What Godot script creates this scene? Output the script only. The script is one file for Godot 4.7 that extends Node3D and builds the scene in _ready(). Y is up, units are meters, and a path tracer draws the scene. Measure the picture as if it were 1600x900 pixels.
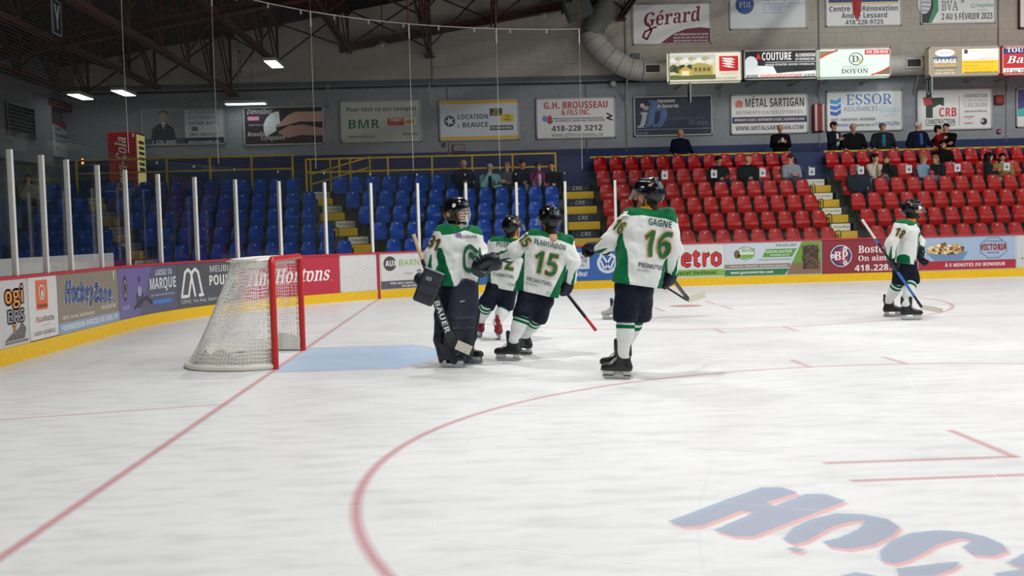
extends Node3D
# ---------- geometry collectors ----------
class G:
	var v := PackedVector3Array()
	var n := PackedVector3Array()
	var uv := PackedVector2Array()
	var i := PackedInt32Array()
	func tri(a: Vector3, b: Vector3, c: Vector3):
		var nn := (b - a).cross(c - a).normalized()
		var k := v.size()
		v.append_array([a, b, c]); n.append_array([nn, nn, nn]); i.append_array([k, k + 2, k + 1])
	func quad(a: Vector3, b: Vector3, c: Vector3, d: Vector3):
		var nn := (c - a).cross(d - b).normalized()
		var k := v.size()
		v.append_array([a, b, c, d]); n.append_array([nn, nn, nn, nn]); i.append_array([k, k + 2, k + 1, k, k + 3, k + 2])
	func box(c: Vector3, s: Vector3, b := Basis.IDENTITY, ch := 0.0):
		var h := s * 0.5
		if ch <= 0.0:
			for ax in 3:
				for sg in [-1.0, 1.0]:
					var e := Vector3.ZERO; e[ax] = sg
					var f := Vector3.ZERO; f[(ax + 1) % 3] = 1.0
					var g := Vector3.ZERO; g[(ax + 2) % 3] = sg
					var q := c + b * (e * h); var x := b * (f * h); var y := b * (g * h)
					quad(q - x - y, q + x - y, q + x + y, q - x + y)
			return
		# chamfered: rounded profile in xy, extruded along z with inset ends
		var pts: Array = []
		for k in [[1, 1, 0], [1, 1, 1], [-1, 1, 1], [-1, 1, 0], [-1, -1, 0], [-1, -1, 1], [1, -1, 1], [1, -1, 0]]:
			pts.append(Vector2(k[0] * (h.x - (ch if k[2] == 1 else 0.0)), k[1] * (h.y - (ch if k[2] == 0 else 0.0))))
		var rings: Array = [[-h.z, ch], [-h.z + ch, 0.0], [h.z - ch, 0.0], [h.z, ch]]
		var R: Array = []
		for r in rings:
			var row: Array = []
			for p in pts:
				row.append(c + b * Vector3(p.x - signf(p.x) * minf(r[1], absf(p.x)), p.y - signf(p.y) * minf(r[1], absf(p.y)), r[0]))
			R.append(row)
		for a in 3:
			for k in 8:
				quad(R[a][k], R[a][(k + 1) % 8], R[a + 1][(k + 1) % 8], R[a + 1][k])
		for k in range(1, 7):
			tri(R[3][0], R[3][k], R[3][k + 1]); tri(R[0][0], R[0][k + 1], R[0][k])
	func bar(a: Vector3, b: Vector3, w: float, t: float, up := Vector3.UP):
		var z := (b - a).normalized()
		if absf(z.dot(up)) > 0.98: up = Vector3.RIGHT
		var x := up.cross(z).normalized()
		box((a + b) * 0.5, Vector3(w, t, a.distance_to(b)), Basis(x, z.cross(x), z))
	func tube(pts: Array, r, seg := 8, closed := false, caps := true):
		var m := pts.size()
		var k0 := v.size()
		var prev := Vector3.ZERO
		for a in m:
			var t: Vector3
			if closed: t = (pts[(a + 1) % m] - pts[(a + m - 1) % m]).normalized()
			else: t = (pts[mini(a + 1, m - 1)] - pts[maxi(a - 1, 0)]).normalized()
			if prev == Vector3.ZERO: prev = Vector3.UP if absf(t.y) < 0.9 else Vector3.RIGHT
			var x := (prev - t * prev.dot(t)).normalized()
			prev = x
			var y := t.cross(x)
			var rr: float = r[a] if r is Array else r
			for s in seg:
				var d := x * cos(TAU * s / seg) + y * sin(TAU * s / seg)
				v.append(pts[a] + d * rr); n.append(d)
		for a in (m if closed else m - 1):
			var b := (a + 1) % m
			for s in seg:
				var s2 := (s + 1) % seg
				i.append_array([k0 + a * seg + s, k0 + b * seg + s2, k0 + a * seg + s2, k0 + a * seg + s, k0 + b * seg + s, k0 + b * seg + s2])
		if caps and not closed:
			for e in [0, m - 1]:
				var k := v.size()
				var t: Vector3 = (pts[1] - pts[0]).normalized() * -1.0 if e == 0 else (pts[m - 1] - pts[m - 2]).normalized()
				for s in seg:
					v.append(v[k0 + e * seg + s]); n.append(t)
				for s in range(1, seg - 1):
					if e == 0: i.append_array([k, k + s, k + s + 1])
					else: i.append_array([k, k + s + 1, k + s])
	func lathe(prof: Array, seg: int, o: Vector3, b := Basis.IDENTITY):
		for a in prof.size() - 1:
			for s in seg:
				var f := func(p: Vector2, q: float): return o + b * Vector3(p.x * cos(TAU * q / seg), p.y, p.x * sin(TAU * q / seg))
				quad(f.call(prof[a], s), f.call(prof[a + 1], s), f.call(prof[a + 1], s + 1), f.call(prof[a], s + 1))
	func mesh() -> ArrayMesh:
		var ar := []; ar.resize(Mesh.ARRAY_MAX)
		ar[Mesh.ARRAY_VERTEX] = v; ar[Mesh.ARRAY_NORMAL] = n; ar[Mesh.ARRAY_INDEX] = i
		if uv.size() == v.size() and uv.size() > 0: ar[Mesh.ARRAY_TEX_UV] = uv
		var am := ArrayMesh.new()
		am.add_surface_from_arrays(Mesh.PRIMITIVE_TRIANGLES, ar)
		return am

# rounded-cone field joined with a smooth minimum and meshed as surface nets
class Sdf:
	var A := PackedVector3Array()
	var D := PackedVector3Array()
	var L2 := PackedFloat32Array()
	var RA := PackedFloat32Array()
	var RB := PackedFloat32Array()
	var K := PackedFloat32Array()
	var FN := PackedVector3Array()
	var FS := PackedFloat32Array()
	var COL := PackedColorArray()
	var cuts: Array = []       # planes [normal, h]: keep n.p < h
	var holes: Array = []      # spheres or rounded cones [a, b, r] taken away
	var hole_reach := 0.02
	var noise: FastNoiseLite
	var amp := 0.0
	func cap(a: Vector3, b: Vector3, ra: float, rb := -1.0, k := 0.03, col := Color.WHITE, fn := Vector3.ZERO, fs := 1.0):
		A.append(a); D.append(b - a); L2.append(maxf((b - a).length_squared(), 1e-9)); RA.append(ra); RB.append(ra if rb < 0.0 else rb)
		K.append(k); FN.append(fn); FS.append(fs - 1.0); COL.append(col)
	func one(p: Vector3, j: int) -> float:
		var q := p - A[j]
		var h := clampf(q.dot(D[j]) / L2[j], 0.0, 1.0)
		q -= D[j] * h
		if FS[j] != 0.0: q += FN[j] * (q.dot(FN[j]) * FS[j])
		return q.length() - RA[j] - (RB[j] - RA[j]) * h
	func ev(p: Vector3, act: PackedInt32Array) -> float:
		var d := 1e3
		for j in act:
			var q := p - A[j]
			var h := clampf(q.dot(D[j]) / L2[j], 0.0, 1.0)
			q -= D[j] * h
			if FS[j] != 0.0: q += FN[j] * (q.dot(FN[j]) * FS[j])
			var e := q.length() - RA[j] - (RB[j] - RA[j]) * h
			var k := K[j]
			var g := k - absf(d - e)
			d = minf(d, e) - (g * g / k * 0.25 if g > 0.0 else 0.0)
		if amp > 0.0: d += noise.get_noise_3dv(p) * amp
		return carve(d, p)
	func carve(d: float, p: Vector3) -> float:
		for c in cuts: d = maxf(d, p.dot(c[0]) - c[1])
		if d < 0.0 or d < hole_reach:
			for c in holes:
				var q: Vector3 = p - c[0]
				var ba: Vector3 = c[1] - c[0]
				d = maxf(d, c[2] - (q - ba * clampf(q.dot(ba) / maxf(ba.length_squared(), 1e-9), 0.0, 1.0)).length())
		return d
	func all() -> PackedInt32Array:
		return PackedInt32Array(range(A.size()))
	func nearest(p: Vector3) -> int:
		var b := 0; var bd := 1e9
		for j in A.size():
			var d := one(p, j)
			if d < bd: bd = d; b = j
		return b
	func build(cell: float, off := Vector3.ZERO, colfun = null) -> ArrayMesh:
		var lo := Vector3.ONE * 1e9; var hi := -lo
		for j in A.size():
			var r := maxf(RA[j], RB[j]) + 0.03
			lo = lo.min(A[j] - Vector3.ONE * r).min(A[j] + D[j] - Vector3.ONE * r)
			hi = hi.max(A[j] + Vector3.ONE * r).max(A[j] + D[j] + Vector3.ONE * r)
		var lip := 1.05
		for f in FS: lip = maxf(lip, 1.05 + f)
		var N := 4
		var bs := cell * N
		var hd := bs * 0.87
		var cells := {}
		var V := PackedVector3Array()
		var edges: Array = []
		var nb := Vector3i(ceili((hi.x - lo.x) / bs), ceili((hi.y - lo.y) / bs), ceili((hi.z - lo.z) / bs))
		var val := PackedFloat32Array(); val.resize((N + 1) * (N + 1) * (N + 1))
		var M := N + 1
		for bx in nb.x:
			for by in nb.y:
				for bz in nb.z:
					var o := lo + Vector3(bx, by, bz) * bs
					var c := o + Vector3.ONE * (bs * 0.5)
					var act := PackedInt32Array()
					var dm := 1e9
					var ds := PackedFloat32Array()
					for j in A.size():
						var d := one(c, j)
						ds.append(d); dm = minf(dm, d)
					if dm > hd * 1.25 + 0.03 + amp or dm < -hd * 2.2 - 0.03: continue
					for j in A.size():
						if ds[j] < dm + 2.5 * hd + K[j]: act.append(j)
					if absf(ev(c, act)) > hd * lip + amp: continue
					var pos := false; var neg := false
					var q := 0
					var na := act.size()
					var la := PackedVector3Array(); var ld := PackedVector3Array(); var lf := PackedVector3Array()
					var li := PackedFloat32Array(); var lr := PackedFloat32Array(); var lk := PackedFloat32Array(); var ls := PackedFloat32Array(); var lg := PackedFloat32Array()
					for j in act:
						la.append(A[j]); ld.append(D[j]); lf.append(FN[j]); li.append(1.0 / L2[j]); lr.append(RA[j]); lg.append(RB[j] - RA[j]); lk.append(K[j]); ls.append(FS[j])
					var extra := not (cuts.is_empty() and holes.is_empty())
					for x in M:
						for y in M:
							for z in M:
								var p := o + Vector3(x, y, z) * cell
								var d := 1e3
								for j in na:
									var w := p - la[j]
									var h := clampf(w.dot(ld[j]) * li[j], 0.0, 1.0)
									w -= ld[j] * h
									if ls[j] != 0.0: w += lf[j] * (w.dot(lf[j]) * ls[j])
									var e := w.length() - lr[j] - lg[j] * h
									var g := lk[j] - absf(d - e)
									d = minf(d, e)
									if g > 0.0: d -= g * g / lk[j] * 0.25
								if amp > 0.0: d += noise.get_noise_3dv(p) * amp
								if extra: d = carve(d, p)
								val[q] = d; q += 1
								if d < 0.0: neg = true
								else: pos = true
					if not (pos and neg): continue
					for x in N:
						for y in N:
							for z in N:
								var k := (x * M + y) * M + z
								var m := 0
								if val[k] < 0.0: m += 1
								if val[k + 1] < 0.0: m += 1
								if val[k + M] < 0.0: m += 1
								if val[k + M + 1] < 0.0: m += 1
								if val[k + M * M] < 0.0: m += 1
								if val[k + M * M + 1] < 0.0: m += 1
								if val[k + M * M + M] < 0.0: m += 1
								if val[k + M * M + M + 1] < 0.0: m += 1
								if m == 0 or m == 8: continue
								var s := Vector3.ZERO; var cnt := 0
								for e in 12:
									var ax := e >> 2
									var u := e & 1; var w := (e >> 1) & 1
									var p0: Vector3
									var st: int
									var k0: int
									if ax == 0: p0 = Vector3(0, u, w); st = M * M; k0 = k + u * M + w
									elif ax == 1: p0 = Vector3(u, 0, w); st = M; k0 = k + u * M * M + w
									else: p0 = Vector3(u, w, 0); st = 1; k0 = k + u * M * M + w * M
									var d0 := val[k0]; var d1 := val[k0 + st]
									if (d0 < 0.0) == (d1 < 0.0): continue
									p0[ax] += d0 / (d0 - d1)
									s += p0; cnt += 1
								var gi := Vector3i(bx * N + x, by * N + y, bz * N + z)
								cells[gi] = V.size()
								V.append(o + (Vector3(x, y, z) + s / cnt) * cell)
								for ax in 3:
									var st := M * M if ax == 0 else (M if ax == 1 else 1)
									if (val[k] < 0.0) != (val[k + st] < 0.0): edges.append([gi, ax, val[k] < 0.0])
		var I := PackedInt32Array()
		var NN := PackedVector3Array(); NN.resize(V.size())
		for e in edges:
			var g: Vector3i = e[0]
			var ax: int = e[1]
			var d1 := Vector3i.ZERO; d1[(ax + 1) % 3] = 1
			var d2 := Vector3i.ZERO; d2[(ax + 2) % 3] = 1
			if not (cells.has(g - d1) and cells.has(g - d2) and cells.has(g - d1 - d2)): continue
			var a: int = cells[g]; var b: int = cells[g - d1]; var c: int = cells[g - d1 - d2]; var d: int = cells[g - d2]
			if not e[2]:
				var t := b; b = d; d = t
			var nn := (V[c] - V[a]).cross(V[d] - V[b])
			NN[a] += nn; NN[b] += nn; NN[c] += nn; NN[d] += nn
			I.append_array([a, c, b, a, d, c])
		for k in NN.size(): NN[k] = NN[k].normalized()
		var ar := []; ar.resize(Mesh.ARRAY_MAX)
		var C := PackedColorArray(); C.resize(V.size())
		for k in V.size():
			var j := nearest(V[k])
			C[k] = colfun.call(V[k], j, COL[j]) if colfun != null else COL[j]
		if colfun != null:      # finer triangles where two dyes meet
			for level in 2:
				var J := PackedInt32Array()
				var mids := {}
				for k in range(0, I.size(), 3):
					var a := I[k]; var b := I[k + 1]; var c := I[k + 2]
					if C[a] == C[b] and C[b] == C[c]: J.append_array([a, b, c]); continue
					var m: Array = []
					for e in [[a, b], [b, c], [c, a]]:
						var key := Vector2i(mini(e[0], e[1]), maxi(e[0], e[1]))
						if not mids.has(key):
							mids[key] = V.size()
							V.append((V[e[0]] + V[e[1]]) * 0.5); NN.append((NN[e[0]] + NN[e[1]]).normalized())
							var j := nearest(V[V.size() - 1])
							C.append(colfun.call(V[V.size() - 1], j, COL[j]))
						m.append(mids[key])
					J.append_array([a, m[0], m[2], m[0], b, m[1], m[2], m[1], c, m[0], m[1], m[2]])
				I = J
		for k in V.size(): V[k] -= off
		ar[Mesh.ARRAY_VERTEX] = V; ar[Mesh.ARRAY_NORMAL] = NN; ar[Mesh.ARRAY_INDEX] = I; ar[Mesh.ARRAY_COLOR] = C
		var am := ArrayMesh.new()
		am.add_surface_from_arrays(Mesh.PRIMITIVE_TRIANGLES, ar)
		return am

# ---------- camera model (photograph 1600x900) ----------
const F := 1654.41
const CAM := Vector3(2.2616, 1.457, 12.7696)
const YAW := 0.0337
const PITCH := -0.0529
const ROLL := -0.0272
var cF: Vector3
var cR: Vector3
var cU: Vector3
func cam_axes():
	cF = Vector3(sin(YAW) * cos(PITCH), sin(PITCH), -cos(YAW) * cos(PITCH))
	var r := Vector3(cos(YAW), 0, sin(YAW))
	var u := r.cross(cF)
	cR = r * cos(ROLL) + u * sin(ROLL)
	cU = -r * sin(ROLL) + u * cos(ROLL)
func ray(px: float, py: float) -> Vector3:
	return cF + cR * ((px - 800.0) / F) - cU * ((py - 450.0) / F)
func onz(px: float, py: float, z: float) -> Vector3:      # where a pixel meets a plane across the hall
	var d := ray(px, py)
	return CAM + d * ((z - CAM.z) / d.z)
func onx(px: float, py: float, x: float) -> Vector3:
	var d := ray(px, py)
	return CAM + d * ((x - CAM.x) / d.x)
func ice(px: float, py: float) -> Vector3:
	var d := ray(px, py)
	return CAM + d * (-CAM.y / d.y)
func proj(p: Vector3) -> Vector2:
	var d := p - CAM
	var z := d.dot(cF)
	return Vector2(800.0 + F * d.dot(cR) / z, 450.0 - F * d.dot(cU) / z)

# ---------- materials ----------
var mats := {}
var pgain := 1.0
func gain(c: Color) -> Color: return Color(minf(c.r * pgain, 0.95), minf(c.g * pgain, 0.95), minf(c.b * pgain, 0.95))
func mat(c: Color, rough := 0.6, metal := 0.0, glow := 0.0, spec := 0.5) -> StandardMaterial3D:
	var key := [c, rough, metal, glow, spec]
	if mats.has(key): return mats[key]
	var m := StandardMaterial3D.new()
	m.albedo_color = c; m.roughness = rough; m.metallic = metal; m.metallic_specular = spec
	if glow > 0.0:
		m.emission_enabled = true; m.emission = c; m.emission_energy_multiplier = glow
	mats[key] = m
	return m
func hexm(h: String, rough := 0.6, metal := 0.0) -> StandardMaterial3D:
	return mat(Color(h), rough, metal)
func noise_tex(freq: float, c0: Color, c1: Color, seed_: int, size := 512, octaves := 4) -> NoiseTexture2D:
	var nz := FastNoiseLite.new(); nz.seed = seed_; nz.frequency = freq; nz.fractal_octaves = octaves
	var t := NoiseTexture2D.new(); t.width = size; t.height = size; t.seamless = true; t.noise = nz
	var g := Gradient.new(); g.set_color(0, c0); g.set_color(1, c1); t.color_ramp = g
	return t
var grain_cache := {}
func grainy(c0: Color, c1: Color, scale: float, rough: float, seed_: int, freq := 0.02, spec := 0.5) -> StandardMaterial3D:
	var key := [c0, c1, scale, rough, seed_, freq, spec]
	if grain_cache.has(key): return grain_cache[key]
	var m := StandardMaterial3D.new()
	m.albedo_texture = noise_tex(freq, c0, c1, seed_)
	m.uv1_triplanar = true; m.uv1_world_triplanar = true; m.uv1_scale = Vector3.ONE * scale
	m.roughness = rough; m.metallic_specular = spec
	grain_cache[key] = m
	return m
var vcol: StandardMaterial3D     # cloth coloured by its dye
func vmat(rough := 0.85, spec := 0.3) -> StandardMaterial3D:
	var m := StandardMaterial3D.new()
	m.vertex_color_use_as_albedo = true; m.vertex_color_is_srgb = true; m.roughness = rough; m.metallic_specular = spec
	return m

# ---------- scene nodes ----------
var used := {}
func numbered(called: String) -> String:
	var n: int = used.get(called, 0)
	used[called] = n + 1
	return called if n == 0 else "%s_%03d" % [called, n]
func thing(called: String, label: String, category: String, at := Vector3.ZERO, group := "") -> Node3D:
	var o := Node3D.new()
	o.name = numbered(called)
	add_child(o)
	o.position = at
	meta(o, label, category, group)
	return o
func meta(o: Node, label: String, category: String, group := ""):
	o.set_meta("label", label); o.set_meta("category", category)
	if group != "": o.set_meta("group", group)
func obj(called: String, g, m: Material, parent: Node = null) -> MeshInstance3D:
	var o := MeshInstance3D.new()
	o.mesh = g.mesh() if g is G else g
	o.material_override = m
	if parent == null:
		o.name = numbered(called)
		add_child(o)
	else:
		o.name = called
		parent.add_child(o, true)
	return o
func struct(called: String, g, m: Material, label: String) -> MeshInstance3D:
	var o := obj(called, g, m)
	o.set_meta("kind", "structure"); o.set_meta("label", label)
	return o
func struct_node(called: String, label: String) -> Node3D:
	var o := Node3D.new(); o.name = numbered(called); add_child(o)
	o.set_meta("kind", "structure"); o.set_meta("label", label)
	return o

# ---------- flat print laid on a surface through a map (u right, v up, w out) ----------
var fonts := {}
func font(called: String) -> Font:
	if not fonts.has(called):
		var f := SystemFont.new()
		f.font_names = PackedStringArray(["Droid Serif" if called.begins_with("serif") else "Droid Sans"])
		f.font_weight = 700 if called.ends_with("bold") else 400
		fonts[called] = f
	return fonts[called]
var glyphs := {}
func text_tris(s: String, f: String) -> PackedVector2Array:
	var key := f + "|" + s
	if glyphs.has(key): return glyphs[key]
	var t := TextMesh.new()
	t.font = font(f); t.text = s; t.font_size = 64; t.pixel_size = 0.01; t.depth = 0.0; t.curve_step = 6.0
	var a := t.get_mesh_arrays()
	var r := PackedVector2Array()
	var vs: PackedVector3Array = a[Mesh.ARRAY_VERTEX]
	if a[Mesh.ARRAY_INDEX] != null:
		for k in a[Mesh.ARRAY_INDEX]: r.append(Vector2(vs[k].x, vs[k].y + 0.2237) / 0.457)
	else:
		for p in vs: r.append(Vector2(p.x, p.y + 0.2237) / 0.457)
	glyphs[key] = r
	return r
var pmap: Callable
var pparent: Node
var psub := 0.0
var pglow := 0.0
var prough := 0.55
func laid(called: String, tr: PackedVector2Array, col: Color, layer: float) -> MeshInstance3D:
	var todo: Array = []
	var out := PackedVector2Array()
	if psub > 0.0:
		for k in range(0, tr.size(), 3): todo.append([tr[k], tr[k + 1], tr[k + 2]])
		while not todo.is_empty():
			var t: Array = todo.pop_back()
			var l0: float = t[0].distance_to(t[1]); var l1: float = t[1].distance_to(t[2]); var l2: float = t[2].distance_to(t[0])
			var m := maxf(l0, maxf(l1, l2))
			if m <= psub: out.append_array([t[0], t[1], t[2]]); continue
			if m == l0:
				var c: Vector2 = (t[0] + t[1]) * 0.5
				todo.append([t[0], c, t[2]]); todo.append([c, t[1], t[2]])
			elif m == l1:
				var c: Vector2 = (t[1] + t[2]) * 0.5
				todo.append([t[0], t[1], c]); todo.append([t[0], c, t[2]])
			else:
				var c: Vector2 = (t[2] + t[0]) * 0.5
				todo.append([t[0], t[1], c]); todo.append([c, t[1], t[2]])
	else: out = tr
	var g := G.new()
	var memo := {}
	for k in range(0, out.size(), 3):
		var q := PackedVector3Array()
		for e in 3:
			var p := out[k + e]
			if not memo.has(p): memo[p] = pmap.call(p.x, p.y, layer)
			q.append(memo[p])
		var area := (out[k + 1] - out[k]).cross(out[k + 2] - out[k])
		if absf(area) < 1e-9: continue
		if area > 0.0: g.tri(q[0], q[1], q[2])
		else: g.tri(q[0], q[2], q[1])
	if g.v.is_empty(): return null
	return obj(called, g, mat(gain(col), prough, 0.0, pglow), pparent)
func T(s: String, u: float, v: float, h: float, col: String, o := {}):
	var tr := text_tris(s, o.get("f", "bold")).duplicate()
	if tr.is_empty(): return
	var lo := 1e9; var hi := -1e9
	for p in tr: lo = minf(lo, p.x); hi = maxf(hi, p.x)
	var sx: float = h
	if o.has("w"): sx = o.w / (hi - lo)
	var al: float = o.get("al", 0.5)
	var rot: float = o.get("rot", 0.0)
	for k in tr.size():
		var p := Vector2((tr[k].x - lerpf(lo, hi, al)) * sx + tr[k].y * h * o.get("sk", 0.0), tr[k].y * h)
		tr[k] = p.rotated(rot) + Vector2(u, v)
	if o.has("line"):
		var big := PackedVector2Array()
		for a in 6:
			var d: Vector2 = Vector2.from_angle(TAU * a / 6.0) * float(o.line[1])
			for p in tr: big.append(p + d)
		laid("lettering_outline", big, Color(o.line[0]), o.get("l", 0.004) - o.get("ld", 0.0015))
	laid("lettering", tr, Color(col), o.get("l", 0.004))
func R(u0: float, v0: float, u1: float, v1: float, col: String, l := 0.002, called := "print"):
	laid(called, PackedVector2Array([Vector2(u0, v0), Vector2(u1, v0), Vector2(u1, v1), Vector2(u0, v0), Vector2(u1, v1), Vector2(u0, v1)]), Color(col), l)
func P(pts: Array, col: String, l := 0.003, called := "print"):
	var pv := PackedVector2Array(pts)
	var ix := Geometry2D.triangulate_polygon(pv)
	var tr := PackedVector2Array()
	for k in ix: tr.append(pv[k])
	laid(called, tr, Color(col), l)
func C(u: float, v: float, r: float, col: String, l := 0.003, r0 := 0.0, ry := 1.0, a0 := 0.0, a1 := TAU):
	var tr := PackedVector2Array()
	var nseg := 28
	for k in nseg:
		var a := Vector2.from_angle(lerpf(a0, a1, float(k) / nseg)) * Vector2(1, ry)
		var b := Vector2.from_angle(lerpf(a0, a1, float(k + 1) / nseg)) * Vector2(1, ry)
		var o := Vector2(u, v)
		if r0 > 0.0: tr.append_array([o + a * r0, o + a * r, o + b * r, o + a * r0, o + b * r, o + b * r0])
		else: tr.append_array([o, o + a * r, o + b * r])
	laid("print", tr, Color(col), l)
func S(pts: Array, w: float, col: String, l := 0.003, called := "print"):   # a brush stroke
	var tr := PackedVector2Array()
	for k in pts.size() - 1:
		var a: Vector2 = pts[k]; var b: Vector2 = pts[k + 1]
		var nn := (b - a).orthogonal().normalized() * w * 0.5
		tr.append_array([a - nn, b - nn, b + nn, a - nn, b + nn, a + nn])
	for p in pts:
		for k in 8:
			tr.append_array([p, p + Vector2.from_angle(TAU * k / 8.0) * w * 0.5, p + Vector2.from_angle(TAU * (k + 1) / 8.0) * w * 0.5])
	laid(called, tr, Color(col), l)
func plane_map(o: Vector3, x: Vector3, y: Vector3, nrm: Vector3) -> Callable:
	return func(u: float, v: float, w: float) -> Vector3: return o + x * u + y * v + nrm * w

# ---------- the rink's edge: a path along the boards (end boards, round corner, side boards) ----------
const ENDX := -3.5
const SIDEZ := -13.25
const RAD := 8.5
const ARC := RAD * PI / 2.0
func edge_at(s: float) -> Vector3:
	if s < 0.0: return Vector3(ENDX, 0, SIDEZ + RAD - s)
	if s > ARC: return Vector3(ENDX + RAD + s - ARC, 0, SIDEZ)
	var a := PI + s / RAD
	return Vector3(ENDX + RAD + RAD * cos(a), 0, SIDEZ + RAD + RAD * sin(a))
func edge_out(s: float) -> Vector3:       # away from the ice
	if s < 0.0: return Vector3(-1, 0, 0)
	if s > ARC: return Vector3(0, 0, -1)
	var a := PI + s / RAD
	return Vector3(cos(a), 0, sin(a))
func edge_s(px: float, h := 0.6) -> float:
	var a := -11.0; var b := 32.0
	for k in 40:
		var m := (a + b) * 0.5
		var q := edge_at(m) + Vector3.UP * h
		if (q - CAM).dot(cF) < 0.5 or proj(q).x < px: a = m
		else: b = m
	return (a + b) * 0.5
func edge_map(s0: float, out := 0.0) -> Callable:
	return func(u: float, v: float, w: float) -> Vector3: return edge_at(s0 + u) + edge_out(s0 + u) * (out - w) + Vector3.UP * v
func edge_wall(g: G, s0: float, s1: float, y0: float, y1: float, o0: float, o1: float, step := 0.3):
	var n := maxi(1, ceili((s1 - s0) / step)) if s1 > 0.0 and s0 < ARC else 1
	for k in n:
		var a := lerpf(s0, s1, float(k) / n); var b := lerpf(s0, s1, float(k + 1) / n)
		var f := func(s: float, o: float, y: float): return edge_at(s) + edge_out(s) * o + Vector3.UP * y
		g.quad(f.call(a, o0, y0), f.call(b, o0, y0), f.call(b, o0, y1), f.call(a, o0, y1))
		g.quad(f.call(b, o1, y0), f.call(a, o1, y0), f.call(a, o1, y1), f.call(b, o1, y1))
		g.quad(f.call(a, o0, y1), f.call(b, o0, y1), f.call(b, o1, y1), f.call(a, o1, y1))
		g.quad(f.call(a, o1, y0), f.call(b, o1, y0), f.call(b, o0, y0), f.call(a, o0, y0))
		if k == 0: g.quad(f.call(a, o1, y0), f.call(a, o0, y0), f.call(a, o0, y1), f.call(a, o1, y1))
		if k == n - 1: g.quad(f.call(b, o0, y0), f.call(b, o1, y0), f.call(b, o1, y1), f.call(b, o0, y1))

# ---------- ice ----------
class Paint:
	var im: Image
	var x0: float
	var z0: float
	var mx: float
	var mz: float
	func _init(base: Image, x: float, z: float, sx: float, sz: float):
		im = base; x0 = x; z0 = z; mx = im.get_width() / sx; mz = im.get_height() / sz
	func seg(a: Vector2, b: Vector2, hw: float, soft: float, col: Color, al: float, cap0 := true, cap1 := true):
		var r := hw + soft
		var lo := Vector2i(floori((minf(a.x, b.x) - r - x0) * mx), floori((minf(a.y, b.y) - r - z0) * mz))
		var hi := Vector2i(ceili((maxf(a.x, b.x) + r - x0) * mx), ceili((maxf(a.y, b.y) + r - z0) * mz))
		lo = lo.clamp(Vector2i.ZERO, im.get_size() - Vector2i.ONE); hi = hi.clamp(Vector2i.ZERO, im.get_size() - Vector2i.ONE)
		var d := b - a
		var l2 := maxf(d.length_squared(), 1e-9)
		for y in range(lo.y, hi.y + 1):
			for x in range(lo.x, hi.x + 1):
				var p := Vector2(x0 + (x + 0.5) / mx, z0 + (y + 0.5) / mz) - a
				var h := p.dot(d) / l2
				if (h < 0.0 and not cap0) or (h >= 1.0 and not cap1): continue
				var e := (p - d * clampf(h, 0.0, 1.0)).length()
				var c := clampf((hw + soft * 0.5 - e) / soft, 0.0, 1.0) * al
				if c > 0.0: im.set_pixel(x, y, im.get_pixel(x, y).lerp(col, c))
	func line(pts: Array, hw: float, soft: float, col: Color, al: float):
		for k in pts.size() - 1: seg(pts[k], pts[k + 1], hw, soft, col, al, k == 0, k == pts.size() - 2)
	func arc(c: Vector2, r: float, a0: float, a1: float, hw: float, soft: float, col: Color, al: float):
		var n := maxi(6, ceili(absf(a1 - a0) * r / 0.25))
		var pts := []
		for k in n + 1: pts.append(c + Vector2.from_angle(lerpf(a0, a1, float(k) / n)) * r)
		line(pts, hw, soft, col, al)
	func fill(poly: PackedVector2Array, col: Color, al: float):
		var lo := Vector2(1e9, 1e9); var hi := -lo
		for p in poly: lo = lo.min(p); hi = hi.max(p)
		for y in range(maxi(0, int((lo.y - z0) * mz)), mini(im.get_height(), int((hi.y - z0) * mz) + 1)):
			for x in range(maxi(0, int((lo.x - x0) * mx)), mini(im.get_width(), int((hi.x - x0) * mx) + 1)):
				if Geometry2D.is_point_in_polygon(Vector2(x0 + (x + 0.5) / mx, z0 + (y + 0.5) / mz), poly):
					im.set_pixel(x, y, im.get_pixel(x, y).lerp(col, al))

func ice_base(w: int, h: int, seed_: int, sx: float, sz: float) -> Image:
	var nz := FastNoiseLite.new(); nz.seed = seed_; nz.frequency = 0.02; nz.fractal_octaves = 4
	var sm := Image.create(256, 256, false, Image.FORMAT_RGB8)
	for y in 256:
		for x in 256:
			var v := nz.get_noise_2d(x * sx * 0.6, y * sz * 2.6)     # skate wear runs mostly along the rink
			var u := nz.get_noise_2d(x * sx * 0.3 + 900.0, y * sz * 1.1)
			var b := 0.915 + v * 0.014 - maxf(u, 0.0) * 0.085
			sm.set_pixel(x, y, Color(b * 0.985, b * 0.997, minf(b * 1.006, 1.0)))
	sm.resize(w, h, Image.INTERPOLATE_CUBIC)
	return sm

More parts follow.
